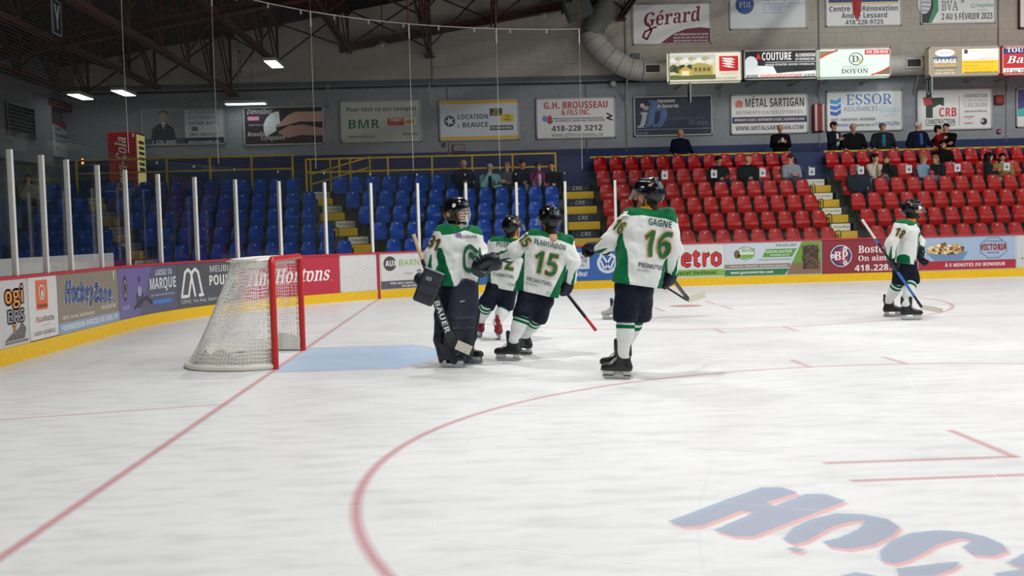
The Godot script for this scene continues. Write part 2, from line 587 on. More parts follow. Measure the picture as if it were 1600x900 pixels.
func build_ice():
	var red := Color(0.76, 0.52, 0.55); var blue := Color(0.61, 0.68, 0.77)
	var tiles := [[-5.0, -1.2, 14.4, 14.4, 2048, 2048], [-5.0, -13.4, 26.0, 12.2, 2048, 1024], [9.4, -1.2, 11.6, 14.4, 1024, 1024]]
	var rng := RandomNumberGenerator.new(); rng.seed = 5
	var host := struct_node("floor", "white skated ice sheet with red and blue markings")
	for t in tiles:
		var p := Paint.new(ice_base(t[4], t[5], 3, t[2], t[3]), t[0], t[1], t[2], t[3])
		var near: bool = t[5] == 2048
		var sf := 0.045 if near else 0.05
		# crease
		if t[0] < 0.0:
			var cr := PackedVector2Array([Vector2(0.03, -1.22), Vector2(1.37, -1.22)])
			for k in 13: cr.append(Vector2(0, 0) + Vector2.from_angle(lerpf(-0.73, 0.73, k / 12.0)) * 1.83)
			cr.append_array([Vector2(1.37, 1.22), Vector2(0.03, 1.22)])
			p.fill(cr, Color(0.69, 0.80, 0.92), 0.85)
			p.line([Vector2(0, -1.24), Vector2(1.37, -1.24)], 0.022, sf, red, 0.5)
			p.line([Vector2(0, 1.24), Vector2(1.37, 1.24)], 0.022, sf, red, 0.5)
			p.arc(Vector2.ZERO, 1.85, -0.73, 0.73, 0.022, sf, red, 0.5)
		p.line([Vector2(0, -13), Vector2(0, 13)], 0.025, sf, red, 0.8)
		for sg in [-1.0, 1.0]:
			p.line([Vector2(0, sg * 3.35), Vector2(-3.5, sg * 4.27)], 0.022, sf, red, 0.55)
			var c := Vector2(6.13, sg * 6.69)
			p.arc(c, 4.57, 0, TAU, 0.025, sf, red, 0.75)
			for a in [-1.0, 1.0]:
				for b in [-1.0, 1.0]:
					var hy := sqrt(4.57 * 4.57 - 0.25)
					p.line([c + Vector2(a * 0.5, b * hy), c + Vector2(a * 0.5, b * (hy + 0.6))], 0.025, sf, red, 0.6)
					var k := c + Vector2(a * 0.61, b * 0.23)
					p.line([k, k + Vector2(a * 1.15, 0)], 0.025, sf, red, 0.7)
					p.line([k, k + Vector2(0, b * 0.85)], 0.025, sf, red, 0.7)
			p.seg(c, c, 0.3, sf, red, 0.75)
			for x in [18.3]: p.seg(Vector2(16.8, sg * 6.69), Vector2(16.8, sg * 6.69), 0.3, sf, red, 0.7)
		p.line([Vector2(18.4, -13), Vector2(18.4, 13)], 0.15, sf, Color(0.2, 0.32, 0.62), 0.8)
		# painted wordmark in brush letters, laid along the side boards
		if near:
			var L := func(px: float, py: float) -> Vector2:
				var q := ice(px, py)
				return Vector2(q.x, q.z)
			var polys := [
				[118, 466, 370, 372, 505, 325, 590, 324, 655, 345, 520, 387, 560, 402, 690, 352, 770, 352, 855, 380, 700, 440, 560, 492, 465, 528, 395, 527, 308, 503, 480, 428, 420, 420, 250, 484, 180, 487],
				[597, 540, 640, 492, 720, 455, 820, 433, 930, 436, 1030, 456, 1080, 487, 1050, 525, 970, 562, 870, 580, 790, 570, 765, 550, 830, 535, 910, 500, 945, 462, 880, 465, 800, 485, 730, 525, 690, 548, 640, 560],
				[1005, 630, 1000, 590, 1050, 545, 1130, 515, 1240, 503, 1350, 510, 1440, 530, 1510, 560, 1530, 590, 1470, 610, 1390, 605, 1345, 575, 1390, 545, 1330, 535, 1240, 560, 1180, 595, 1120, 625, 1060, 642],
				[1070, 662, 1180, 650, 1250, 640, 1330, 635, 1310, 660, 1200, 700, 1080, 700], [840, 692, 900, 678, 990, 694, 960, 720, 850, 720], [610, 580, 640, 573, 685, 582, 660, 595],
				[1530, 640, 1600, 600, 1700, 590, 1700, 650, 1600, 662], [1480, 682, 1600, 665, 1700, 660, 1700, 720, 1500, 720]]
			for pass_ in 2:
				for q in polys:
					var pv := PackedVector2Array(); var off := 13.0 if pass_ == 0 else 0.0
					for m in range(0, q.size(), 2): pv.append(L.call(1000.0 + (q[m] + off) / 2.667, 640.0 + (q[m + 1] + off) / 2.667))
					var cc := Color(0.89, 0.69, 0.69) if pass_ == 0 else blue
					p.fill(pv, cc, 0.85)
					for m in pv.size(): p.seg(pv[m], pv[(m + 1) % pv.size()], 0.004, 0.03, cc, 0.5, false, false)
		# scratches cut by skates
		for k in (1000 if near else 450):
			var a := Vector2(rng.randf_range(t[0], t[0] + t[2]), rng.randf_range(t[1], t[1] + t[3]))
			var ang := rng.randf_range(-0.5, 0.5) + (PI / 2 if rng.randf() < 0.15 else 0.0)
			var ln := rng.randf_range(0.3, 2.2)
			var bend := rng.randf_range(-0.5, 0.5)
			var pts := [a]
			for m in 5:
				a += Vector2.from_angle(ang) * ln / 5.0; ang += bend / 5.0
				pts.append(a)
			var w := rng.randf_range(0.0015, 0.004)
			p.line(pts, w, 0.012, Color(0.97, 0.975, 0.98) if rng.randf() < 0.7 else Color(0.74, 0.77, 0.79), rng.randf_range(0.12, 0.5))
		var g := G.new()
		var y := 0.0
		g.v.append_array([Vector3(t[0], y, t[1]), Vector3(t[0] + t[2], y, t[1]), Vector3(t[0] + t[2], y, t[1] + t[3]), Vector3(t[0], y, t[1] + t[3])])
		for k in 4: g.n.append(Vector3.UP)
		g.uv.append_array([Vector2(0, 0), Vector2(1, 0), Vector2(1, 1), Vector2(0, 1)])
		g.i.append_array([0, 1, 2, 0, 2, 3])
		var m := StandardMaterial3D.new()
		m.albedo_texture = ImageTexture.create_from_image(p.im)
		m.roughness_texture = noise_tex(0.02, Color(0.3, 0.3, 0.3), Color(0.5, 0.5, 0.5), 8); m.roughness_texture_channel = BaseMaterial3D.TEXTURE_CHANNEL_RED
		m.roughness = 1.0; m.metallic_specular = 0.4
		m.texture_repeat = false
		obj("ice", g, m, host)
	var rest := G.new()
	rest.box(Vector3(35.5, -0.1, -0.15), Vector3(29.0, 0.2, 26.5)); rest.box(Vector3(15.2, -0.1, 13.35), Vector3(11.6, 0.2, 0.5))
	rest.box(Vector3(2.2, -0.1, 13.35), Vector3(14.4, 0.2, 0.5))
	obj("ice", rest, hexm("dfe3e4", 0.4), host)
	var slab := G.new()
	slab.box(Vector3(20, -0.35, -1.5), Vector3(60.5, 0.3, 38.5))
	struct("floor", slab, grainy(Color("4a4b4c"), Color("5c5d5d"), 0.5, 0.8, 4), "grey concrete hall floor around the ice sheet")

# ---------- hall ----------
func roof_y(x: float) -> float: return 8.63 + 0.17 * minf(x, 44.0 - x)
func build_hall():
	var wall_low := grainy(Color("8d939c"), Color("9aa0a8"), 0.35, 0.75, 11)
	var wall_up := grainy(Color("a89f94"), Color("bab1a5"), 0.35, 0.8, 12)
	var blue := hexm("142a60", 0.6)
	# far wall: blue dado, grey band, block wall above (courses of blocks are real joints)
	var wl := struct_node("wall_back", "hall wall behind the stands, blue foot, grey band and pale block above")
	var g := G.new(); g.box(Vector3(17.4, 2.0, -20.65), Vector3(56.4, 4.0, 0.3)); obj("dado", g, blue, wl)
	g = G.new(); g.box(Vector3(17.4, 5.08, -20.65), Vector3(56.4, 2.16, 0.3)); obj("grey_band", g, wall_low, wl)
	g = G.new(); g.box(Vector3(17.5, 9.6, -20.66), Vector3(56, 6.9, 0.28)); obj("backing", g, mat(Color("9a938a"), 0.9), wl)
	g = G.new(); g.box(Vector3(17.5, 6.2, -20.49), Vector3(56, 0.14, 0.05)); obj("ledge", g, hexm("5e6570", 0.7), wl)
	var bm: Array = []
	for k in 3: bm.append(grainy(Color("b4ada4").darkened(0.008 * k), Color("c0b9af").darkened(0.008 * k), 0.35, 0.8, 12 + k))
	var bmesh := G.new(); bmesh.box(Vector3.ZERO, Vector3(0.786, 0.386, 0.05))
	var bme := bmesh.mesh()
	var rng := RandomNumberGenerator.new(); rng.seed = 2
	var stuff := G.new()
	for r in 14:
		for c in 62:
			var x := -9.5 + c * 0.79 + (0.395 if r % 2 == 1 else 0.0)
			var y := 6.46 + r * 0.39
			if y > roof_y(x) + 0.3: continue
			var at := Vector3(x, y, -20.5)
			var q := proj(at)
			if q.x > -20 and q.x < 1620 and q.y > -15 and x > 0.5:
				var o := obj("block", bme, bm[rng.randi() % 3], wl); o.position = at + Vector3(0, 0, rng.randf_range(-0.002, 0.002))
			else: stuff.box(at, Vector3(0.786, 0.386, 0.05))
	var so := obj("block_rest", stuff, bm[0], wl); so.set_meta("kind", "stuff")
	# other walls
	g = G.new(); g.box(Vector3(-10.45, 4.5, -1.8), Vector3(0.3, 9.6, 38)); struct("wall_end", g, grainy(Color("585d66"), Color("666b73"), 0.3, 0.8, 21), "grey end wall of the hall beyond the goal")
	g = G.new(); g.box(Vector3(45.6, 6, -1.8), Vector3(0.3, 13, 38)); struct("wall_far_end", g, wall_up, "pale wall at the other end of the hall")
	g = G.new(); g.box(Vector3(17.5, 6, 17.2), Vector3(56, 13, 0.3)); struct("wall_front", g, grainy(Color("1e2228"), Color("272b31"), 0.35, 0.85, 13), "dark long wall of the hall opposite the stands")
	var deck := struct_node("ceiling", "dark brown roof deck sloping over the hall")
	var dm := grainy(Color("2a2422"), Color("352e2b"), 0.4, 0.9, 31)
	var xa := -10.7
	while xa < 45.9:
		var xb := minf(xa + 1.35, 46.0)
		if xa < 22.0: xb = minf(xb, 22.0)
		var ya := roof_y(xa); var yb := roof_y(xb)
		g = G.new()
		g.quad(Vector3(xa, ya, -20.9), Vector3(xb, yb, -20.9), Vector3(xb, yb, 17.4), Vector3(xa, ya, 17.4))
		g.quad(Vector3(xa, ya + 0.2, 17.4), Vector3(xb, yb + 0.2, 17.4), Vector3(xb, yb + 0.2, -20.9), Vector3(xa, ya + 0.2, -20.9))
		obj("deck_panel", g, dm, deck)
		xa = xb
	# seams and conduit on the wall
	g = G.new()
	for px in [700.0, 916.0, 978.0, 1280.0, 1572.0]:
		var q := onz(px, 170, -20.49); g.box(Vector3(q.x, 5.0, -20.49), Vector3(0.03, 2.2, 0.02))
	for px in [675.0, 978.0, 1280.0, 1560.0]:
		var q := onz(px, 100, -20.46); g.box(Vector3(q.x, 7.4, -20.455), Vector3(0.035, 2.6, 0.03))
	obj("conduit", g, hexm("7d7c7a", 0.6), wl)
	g = G.new()
	g.tube([Vector3(-9.5, 6.02, -20.44), Vector3(0, 6.05, -20.44), Vector3(10, 6.03, -20.44), Vector3(20, 6.05, -20.44)], 0.03, 6)
	obj("cable", g, hexm("2c2d30", 0.7), wl)
	for px in [515.0, 672.0, 977.0, 1126.0, 1278.0, 1427.0, 1573.0]:
		g = G.new()
		var q := onz(px, 140, -20.47)
		g.bar(Vector3(q.x, 6.08, -20.45), Vector3(q.x, 6.08, -20.0), 0.05, 0.05); g.bar(Vector3(q.x, 5.45, -20.46), Vector3(q.x, 6.05, -20.02), 0.04, 0.04)
		obj("bracket", g, hexm("a9a8a2", 0.5), wl)

# ---------- roof steel ----------
func build_trusses():
	var steel := grainy(Color("3c1e1a"), Color("4a2621"), 0.6, 0.65, 41)
	var list := [[-9.2, 1.3, 0], [-7.2, 1.35, 0], [-5.02, 1.88, 1], [-3.52, 1.43, 0], [-1.39, 1.38, 0], [1.04, 1.87, 1], [3.0, 1.41, 0], [5.19, 1.43, 0], [6.98, 1.86, 1], [9.1, 1.4, 0], [11.0, 1.4, 0], [13.0, 1.86, 1]]
	for t in list:
		var x: float = t[0]
		var top := roof_y(x) - 0.12
		var bot: float = top + 0.12 - t[1]
		var host := struct_node("beam", "dark red steel roof truss running across the hall")
		var z0 := -20.4 if t[2] == 1 else -20.05
		var g := G.new()
		for e in [-0.055, 0.055]: g.box(Vector3(x + e, bot + 0.06, (z0 + 8.0) / 2), Vector3(0.05, 0.13, 8.0 - z0))
		obj("bottom_chord", g, steel, host)
		g = G.new(); g.box(Vector3(x, top, (z0 + 8.0) / 2), Vector3(0.16, 0.14, 8.0 - z0)); obj("top_chord", g, steel, host)
		if t[2] == 1:
			g = G.new(); g.box(Vector3(x, bot - 0.02, -20.32), Vector3(0.3, 0.04, 0.34)); obj("bearing_plate", g, steel, host)
		var z := z0 + 0.35
		var k := 0
		while z < 4.0:
			g = G.new(); g.bar(Vector3(x, bot + 0.1, z), Vector3(x, top, z), 0.07, 0.07); obj("post", g, steel, host)
			g = G.new()
			for e in [-0.05, 0.05]: g.bar(Vector3(x + e, bot + 0.1, z + 0.1), Vector3(x + e, top, z + 1.5), 0.035, 0.06)
			obj("diagonal", g, steel, host)
			z += 2.4; k += 1
	# beams running with the slope of the roof
	for b in [[-20.0, 0.0, -1.7, 13.0], [-12.0, -0.2, -9.6, 13.0], [-5.0, 0.0, -9.6, 13.0]]:
		var host := struct_node("beam", "dark red steel beam rising with the roof slope")
		var g := G.new()
		var f := func(x: float) -> float: return 7.45 + 0.17 * x + b[1]
		for e in [-0.09, 0.09]: g.bar(Vector3(b[2], f.call(b[2]) + e, b[0]), Vector3(b[3], f.call(b[3]) + e, b[0]), 0.2, 0.05)
		g.bar(Vector3(b[2], f.call(b[2]), b[0]), Vector3(b[3], f.call(b[3]), b[0]), 0.05, 0.16)
		obj("flange", g, steel, host)
	# sway braces between neighbouring trusses
	for k in list.size() - 1:
		var host := struct_node("beam", "thin dark red cross brace between two roof trusses")
		var a: Array = list[k]; var b: Array = list[k + 1]
		for z in [-19.4, -14.6, -9.8]:
			for sw in [0, 1]:
				var ya: float = roof_y(a[0]) - (a[1] - 0.1 if sw == 0 else 0.15); var yb: float = roof_y(b[0]) - (b[1] - 0.1 if sw == 1 else 0.15)
				var g := G.new(); g.bar(Vector3(a[0], ya, z), Vector3(b[0], yb, z), 0.035, 0.045); obj("brace", g, steel, host)

# ---------- boards, glass, netting ----------
func build_boards():
	var host := struct_node("wall_boards", "white rink boards with yellow kick strip and red cap rail")
	var g := G.new(); edge_wall(g, -16.0, 34.0, 0.0, 1.04, 0.012, 0.1); obj("board_core", g, grainy(Color("d9dadb"), Color("e6e7e8"), 0.8, 0.45, 51), host)
	var ye := grainy(Color("e8b90c"), Color("f3c81c"), 0.9, 0.45, 52)
	g = G.new(); edge_wall(g, -16.0, 34.0, 0.0, 0.2, -0.006, 0.02); obj("kick_strip", g, ye, host)
	g = G.new(); edge_wall(g, -16.0, 34.0, 1.04, 1.075, -0.02, 0.13); obj("cap_rail", g, hexm("c22a3a", 0.45), host)
	var gs := edge_s(591.0, 0.5)
	g = G.new(); edge_wall(g, gs - 0.025, gs + 0.045, 0.0, 1.05, -0.009, 0.02); obj("goal_line_stripe", g, hexm("a82a38", 0.5), host)
	# near boards behind the camera, with the open gate the photographer stands in
	g = G.new(); g.box(Vector3(-0.6, 0.53, 13.3), Vector3(4.0, 1.07, 0.1)); g.box(Vector3(18.0, 0.53, 13.3), Vector3(28.0, 1.07, 0.1)); obj("board_core", g, hexm("dcdddd", 0.45), host)
	# glass
	var glass := StandardMaterial3D.new()
	glass.transparency = BaseMaterial3D.TRANSPARENCY_ALPHA; glass.albedo_color = Color(0.4, 0.5, 0.48, 0.02); glass.roughness = 0.02; glass.metallic_specular = 0.3
	var gl := struct_node("wall_glass", "clear safety glass above the boards with slim white posts")
	var posts := [19.0, 68.0, 107.0, 155.0, 198.0, 249.0, 306.0, 369.0, 437.0, 508.0, 580.0, 653.0, 728.0, 807.0, 883.0, 961.0]
	var ss: Array = [-8.0, -5.6]
	var white := hexm("e4e4e0", 0.4)
	for px in posts:
		ss.append(edge_s(px, 2.55))
	for s in ss:
		var pg := G.new(); edge_wall(pg, s - 0.03, s + 0.03, 1.07, 2.66, 0.0, 0.06, 1.0)
		if s != ss[0] and s != ss[1]: obj("post", pg, white, gl)
	var sp := 1.21
	var s2: float = ss[-1]
	while s2 < 30.0:
		s2 += sp; ss.append(s2)
	for k in ss.size() - 1:
		var pg := G.new(); edge_wall(pg, ss[k] + 0.004, ss[k + 1] - 0.004, 1.075, 2.9, 0.035, 0.047, 0.3)
		obj("pane", pg, glass, gl)
		if ss[k] > 0.0:
			pg = G.new(); edge_wall(pg, ss[k] - 0.012, ss[k] + 0.012, 2.84, 2.88, 0.028, 0.054, 1.0); obj("clip", pg, hexm("c9ccd0", 0.3, 0.6), gl)
	for px in [1039.0, 1116.0, 1192.0, 1269.0, 1346.0, 1421.0, 1497.0, 1574.0]:
		var s := edge_s(px, 2.75)
		var nt := thing("paper_notice", "small white printed notice taped inside the clear glass above the boards", "notice", edge_at(s) + Vector3(0, 2.75, 0), "paper notices on the glass")
		var pg := G.new(); pg.box(Vector3(0, 0, -0.028), Vector3(0.15, 0.19, 0.004)); obj("sheet", pg, hexm("b9bcc0", 0.7), nt)
		pmap = plane_map(Vector3(0, 0, -0.025), Vector3.RIGHT, Vector3.UP, Vector3.BACK); pparent = nt; psub = 0.0
		for k in 3: R(-0.05, 0.045 - k * 0.045, 0.05, 0.055 - k * 0.045, "6a6d75", 0.002, "print_line")
		C(0, -0.01, 0.03, "4a4d55", 0.002)
	# protective netting above the end glass
	var ropes := [[190.0, 5.0], [338.0, 3.5], [490.0, 4.0], [643.0, 4.0], [779.0, 4.0], [908.0, 4.0]]
	var s_end := edge_s(908.0, 4.0)
	var TOP := 6.35
	var net := thing("safety_net", "fine grey safety netting hung from a cable above the end glass", "netting", edge_at(5.0))
	var o := edge_at(5.0)
	var ng := G.new()
	var s := -6.0
	var w := 0.0008
	while s <= s_end:
		var p := edge_at(s) - o; var tn := Vector3.UP.cross(edge_out(s)) * w
		ng.quad(p + tn * -1 + Vector3.UP * 2.88, p + tn + Vector3.UP * 2.88, p + tn + Vector3.UP * TOP, p - tn + Vector3.UP * TOP)
		s += 0.048
	var y := 2.9
	while y < TOP:
		var a := -6.0
		while a < s_end - 0.01:
			var b := minf(a + 0.35, s_end)
			var sag := 0.012
			ng.quad(edge_at(a) - o + Vector3.UP * (y - w), edge_at(b) - o + Vector3.UP * (y - w), edge_at(b) - o + Vector3.UP * (y + w), edge_at(a) - o + Vector3.UP * (y + w))
			a = b
		y += 0.048
	var no := obj("mesh", ng, hexm("6e6c68", 0.8), net); no.set_meta("kind", "stuff")
	var cg := G.new(); var pts := []
	s = -6.0
	while s < s_end: pts.append(edge_at(s) - o + Vector3.UP * TOP); s += 0.4
	pts.append(edge_at(s_end) - o + Vector3.UP * TOP)
	cg.tube(pts, 0.011, 6); obj("cable", cg, hexm("c9c6bd", 0.5), net)
	for r in ropes:
		var q := edge_s(r[0], r[1])
		var e := edge_at(q) - o + edge_out(q) * -0.02
		cg = G.new(); cg.tube([e + Vector3.UP * TOP, e + Vector3.UP * 4.6 + edge_out(q) * 0.01, e + Vector3.UP * 2.95], 0.0065, 5); obj("rope", cg, hexm("b5b2a8", 0.7), net)
		cg = G.new(); cg.tube([e + Vector3.UP * TOP, e + Vector3.UP * (TOP - 0.35)], 0.017, 6); obj("turnbuckle", cg, hexm("d9d9d6", 0.4), net)
		cg = G.new(); cg.tube([e + Vector3.UP * TOP, e + Vector3.UP * (roof_y(edge_at(q).x) - 1.0)], 0.016, 6); obj("hanger", cg, hexm("7a3526", 0.6), net)
	s = -5.5
	while s < s_end:
		cg = G.new(); cg.box(edge_at(s) - o + Vector3.UP * (TOP - 0.05), Vector3(0.03, 0.1, 0.03)); obj("clip", cg, hexm("cfccc4", 0.5), net)
		s += 0.9

# ---------- stands ----------
const TOPS := [1.36, 1.82, 2.28, 2.72, 3.16, 3.59]
func row_z(i: int) -> float: return -14.9 - 0.7 * i
func aisle0(i: int) -> float: return -6.35 - 0.55 * i
func aisle1(i: int) -> float: return -0.45 - 0.42 * i
var seat_meshes := {}
func seat_parts(kind: String) -> Array:
	if seat_meshes.has(kind): return seat_meshes[kind]
	var shell := func(rows: Array, thick: float) -> G:     # rows: [y, z, half width, dish]
		var g := G.new()
		var n := 6
		var grid: Array = []
		for r in rows:
			var line: Array = []
			for k in n + 1:
				var t := -1.0 + 2.0 * k / n
				line.append(Vector3(r[2] * t, r[0] - (r[4] if r.size() > 4 else 0.0) * pow(absf(t), 4.0), r[1] + r[3] * (t * t)))
			grid.append(line)
		for a in rows.size() - 1:
			for k in n:
				g.quad(grid[a][k], grid[a][k + 1], grid[a + 1][k + 1], grid[a + 1][k])
				var d := Vector3(0, 0, -thick)
				g.quad(grid[a][k + 1] + d, grid[a][k] + d, grid[a + 1][k] + d, grid[a + 1][k + 1] + d)
		for k in n:
			var d := Vector3(0, 0, -thick)
			var e := rows.size() - 1
			g.quad(grid[e][k], grid[e][k + 1], grid[e][k + 1] + d, grid[e][k] + d)
			g.quad(grid[0][k + 1], grid[0][k], grid[0][k] + d, grid[0][k + 1] + d)
		for a in rows.size() - 1:
			var d := Vector3(0, 0, -thick)
			g.quad(grid[a][0] + d, grid[a][0], grid[a + 1][0], grid[a + 1][0] + d)
			g.quad(grid[a][n], grid[a][n] + d, grid[a + 1][n] + d, grid[a + 1][n])
		return g
	var back: G = shell.call([[0.36, 0.03, 0.18, 0.03], [0.5, 0.0, 0.185, 0.035], [0.6, -0.02, 0.19, 0.04], [0.63, -0.03, 0.186, 0.04], [0.74, -0.055, 0.165, 0.035], [0.8, -0.075, 0.15, 0.03, 0.01], [0.82, -0.085, 0.14, 0.028, 0.025]], 0.025)
	var pan: G = shell.call([[0.33, 0.085, 0.155, -0.01, -0.02], [0.36, 0.1, 0.18, -0.01], [0.48, 0.115, 0.185, -0.012], [0.565, 0.085, 0.185, -0.01], [0.585, 0.06, 0.18, -0.006]], 0.035)
	var fr := G.new()
	fr.box(Vector3(0, 0.2, -0.02), Vector3(0.06, 0.4, 0.05)); fr.box(Vector3(0, 0.01, 0), Vector3(0.14, 0.02, 0.2)); fr.box(Vector3(0, 0.37, 0.02), Vector3(0.44, 0.04, 0.05))
	var ar := G.new()
	ar.tube([Vector3(0.225, 0.4, 0.0), Vector3(0.225, 0.58, 0.0), Vector3(0.225, 0.615, 0.04), Vector3(0.225, 0.6, 0.15), Vector3(0.225, 0.56, 0.18), Vector3(0.225, 0.47, 0.15), Vector3(0.225, 0.4, 0.05)], 0.014, 6)
	var m := StandardMaterial3D.new()
	m.albedo_color = Color("194cb6") if kind == "blue" else Color("ae0b0f")
	m.roughness = 0.28; m.metallic_specular = 0.3
	seat_meshes[kind] = [back.mesh(), pan.mesh(), fr.mesh(), ar.mesh(), m, hexm("26231f", 0.5, 0.4)]
	return seat_meshes[kind]
var num_mesh := {}
func number_mesh(n: int) -> Mesh:
	if not num_mesh.has(n):
		var tr := text_tris(str(n), "bold")
		var g := G.new()
		for k in range(0, tr.size(), 3):
			var q: Array = []
			for e in 3: q.append(Vector3(tr[k + e].x * 0.036, 0.742 + tr[k + e].y * 0.036, -0.046 - 0.22 * tr[k + e].y * 0.036))
			if (tr[k + 1] - tr[k]).cross(tr[k + 2] - tr[k]) > 0: g.tri(q[0], q[1], q[2])
			else: g.tri(q[0], q[2], q[1])
		num_mesh[n] = g.mesh()
	return num_mesh[n]
const ROWNAME := ["first row", "second row", "third row", "fourth row", "fifth row", "sixth row"]
func seat(kind: String, at: Vector3, n: int, row: int, where: String):
	var p := seat_parts(kind)
	var t := thing("stadium_seat", "%s plastic folding seat, %s from the ice, %s" % [kind, ROWNAME[row], where], "seat", at, "%s seats, %s" % [kind, where])
	obj("backrest", p[0], p[4], t); obj("seat_pan", p[1], p[4], t); obj("stand", p[2], p[5], t); obj("armrest", p[3], p[5], t)
	obj("number", number_mesh(n), hexm("e6e6e4", 0.6), t)
func build_stands():
	var conc := grainy(Color("46433f"), Color("57534d"), 0.7, 0.85, 61)
	var host := struct_node("floor_stand", "dark concrete tiers of the spectator stand")
	for i in 6:
		var f: float = TOPS[i] - 0.82
		var z0 := row_z(i) + 0.45; var z1 := row_z(i) - 0.25
		if i == 5: z1 = -20.5
		var x0 := -10.3
		var g := G.new(); g.box(Vector3((x0 + 30.0) / 2, (f - 0.35) / 2 + 0.0, (z0 + z1) / 2), Vector3(30.0 - x0, f + 0.35, z0 - z1)); obj("tier", g, conc, host)
	# stepped aisles: each tier has a riser with a printed panel and a yellow half step in front of it
	for a in 4:
		var wname: String = ["yellow aisle steps between blue seats beside the end wall", "yellow aisle steps with white printed risers between blue seats", "yellow aisle steps with navy printed risers between blue and red seats", "yellow aisle steps with white printed risers between red seats"][a]
		var st := thing("aisle_stairs", wname, "stairs", Vector3(0, 0, 0))
		for i in 5:
			var xa: float; var wd := 0.68
			if a == 0: xa = aisle0(i)
			elif a == 1: xa = aisle1(i)
			elif a == 2: xa = 5.26; wd = 0.88
			else: xa = 12.24; wd = 0.7
			var f: float = TOPS[i] - 0.82
			var z := row_z(i) + 0.45
			var rise: float = TOPS[i + 1] - TOPS[i]
			var yb: float = f + rise
			var g := G.new()
			# full-height step under the next tier and the half step
			g.box(Vector3(xa, f + rise * 0.25, z - 0.7 + 0.17), Vector3(wd, rise * 0.5, 0.36), Basis.IDENTITY, 0.012)
			obj("half_step", g, grainy(Color("d9b012"), Color("e6c01e"), 0.9, 0.6, 62), st)
			g = G.new(); g.box(Vector3(xa, f + rise * 0.75, z - 0.7 - 0.15), Vector3(wd + 0.06, rise * 0.5, 0.3), Basis.IDENTITY, 0.01); obj("riser", g, hexm("c3a013", 0.6), st)
			pparent = st; psub = 0.0; pglow = 0.0
			pmap = plane_map(Vector3(xa, f + rise * 0.5, z - 0.7 + 0.001), Vector3.RIGHT, Vector3.UP, Vector3.BACK)
			if a == 2:
				R(-0.38, 0.02, 0.38, rise * 0.5 - 0.025, "16223f", 0.003)
				T("CRS", 0, 0.065, 0.1, "aab4c4", {"l": 0.006, "sk": 0.2, "w": 0.27}); C(0, 0.11, 0.25, "5e6c88", 0.005, 0.235, 0.3)
			else:
				R(-0.31, 0.02, 0.27, rise * 0.5 - 0.02, "eff3ef", 0.003); R(-0.31, 0.02, -0.255, rise * 0.5 - 0.02, "2f7a55", 0.005)
				T("Desjardins", 0.015, 0.085, 0.075, "2f6a50", {"f": "serif", "l": 0.006, "w": 0.42})
			g = G.new()
			if a != 2:
				g.tube([Vector3(xa - wd / 2 + 0.05, f, z - 0.25), Vector3(xa - wd / 2 + 0.05, f + 0.22, z - 0.25), Vector3(xa - wd / 2 + 0.08, f + 0.25, z - 0.25), Vector3(xa - wd / 2 + 0.17, f + 0.25, z - 0.25), Vector3(xa - wd / 2 + 0.2, f + 0.22, z - 0.25), Vector3(xa - wd / 2 + 0.2, f, z - 0.25)], 0.013, 6)
				obj("hoop", g, hexm("1f1d1b", 0.5, 0.3), st)
	# seats
	for i in 6:
		var y: float = TOPS[i] - 0.82
		var z := row_z(i)
		var P0 := 0.464
		if i < 5:
			var x := aisle0(i) - 0.34 - 0.24
			var n := 30 + i * 8
			while x > -9.65: seat("blue", Vector3(x, y, z), n, i, "beside the hall's end wall"); x -= P0; n += 1
			x = aisle0(i) + 0.34 + 0.24; n = 24 + i * 12
			while x < aisle1(i) - 0.34 - 0.2: seat("blue", Vector3(x, y, z), n, i, "behind the goal"); x += P0; n -= 1
			x = aisle1(i) + 0.34 + 0.26; n = 16 + i * 14
			while x < 4.62: seat("blue", Vector3(x, y, z), n, i, "between the white and the navy steps"); x += P0; n -= 1
		var xr := 5.26 + 0.44 + 0.3; var m := 28 + i * 13
		while xr < 11.7 - 0.05: seat("red", Vector3(xr, y, z), m, i, "between the navy and the white steps"); xr += P0; m -= 1
		xr = 12.24 + 0.35 + 0.3; m = 27 + i * 14
		while proj(Vector3(xr, y + 0.6, z)).x < 1625.0: seat("red", Vector3(xr, y, z), m, i, "past the white steps"); xr += P0; m -= 1
	# yellow rails
	var yel := hexm("d9b416", 0.5)
	var rail := func(label: String, pts: Array, y0: float, posts: Array, z: float, base: float):
		var t := thing("guard_rail", label, "railing", Vector3(pts[0], base, z))
		for h in y0_list(y0):
			var g := G.new(); g.box(Vector3((pts[1] - pts[0]) / 2, h - base, 0), Vector3(pts[1] - pts[0], 0.045, 0.045)); obj("rail", g, yel, t)
		for px in posts:
			var g := G.new(); g.box(Vector3(px - pts[0], (y0 - base) / 2, 0.0), Vector3(0.05, y0 - base, 0.05)); obj("post", g, yel, t)
	var zz := -18.3
	var xs := func(px: float) -> float: return onz(px, 255, zz).x
	rail.call("yellow steel guard rail behind the top blue seats, under the man-in-suit poster", [xs.call(118.0), xs.call(458.0)], 3.85, [xs.call(119.0), xs.call(260.0), xs.call(328.0), xs.call(393.0), xs.call(457.0)], zz, 2.77)
	rail.call("yellow steel guard rail behind the seated row of spectators", [xs.call(478.0), xs.call(869.0)], 3.72, [xs.call(478.0), xs.call(530.0), xs.call(606.0), xs.call(675.0), xs.call(738.0), xs.call(801.0), xs.call(868.0)], zz, 2.77)
	var t := thing("ramp_rail", "sloping yellow handrail of the ramp behind the blue seats", "railing", Vector3(xs.call(480.0), 2.77, -18.9))
	var g := G.new(); var dx: float = xs.call(575.0) - xs.call(480.0)
	for k in 2: g.bar(Vector3(0, 0.25 + k * 0.3, 0), Vector3(dx, 0.72 + k * 0.3, 0), 0.045, 0.045)
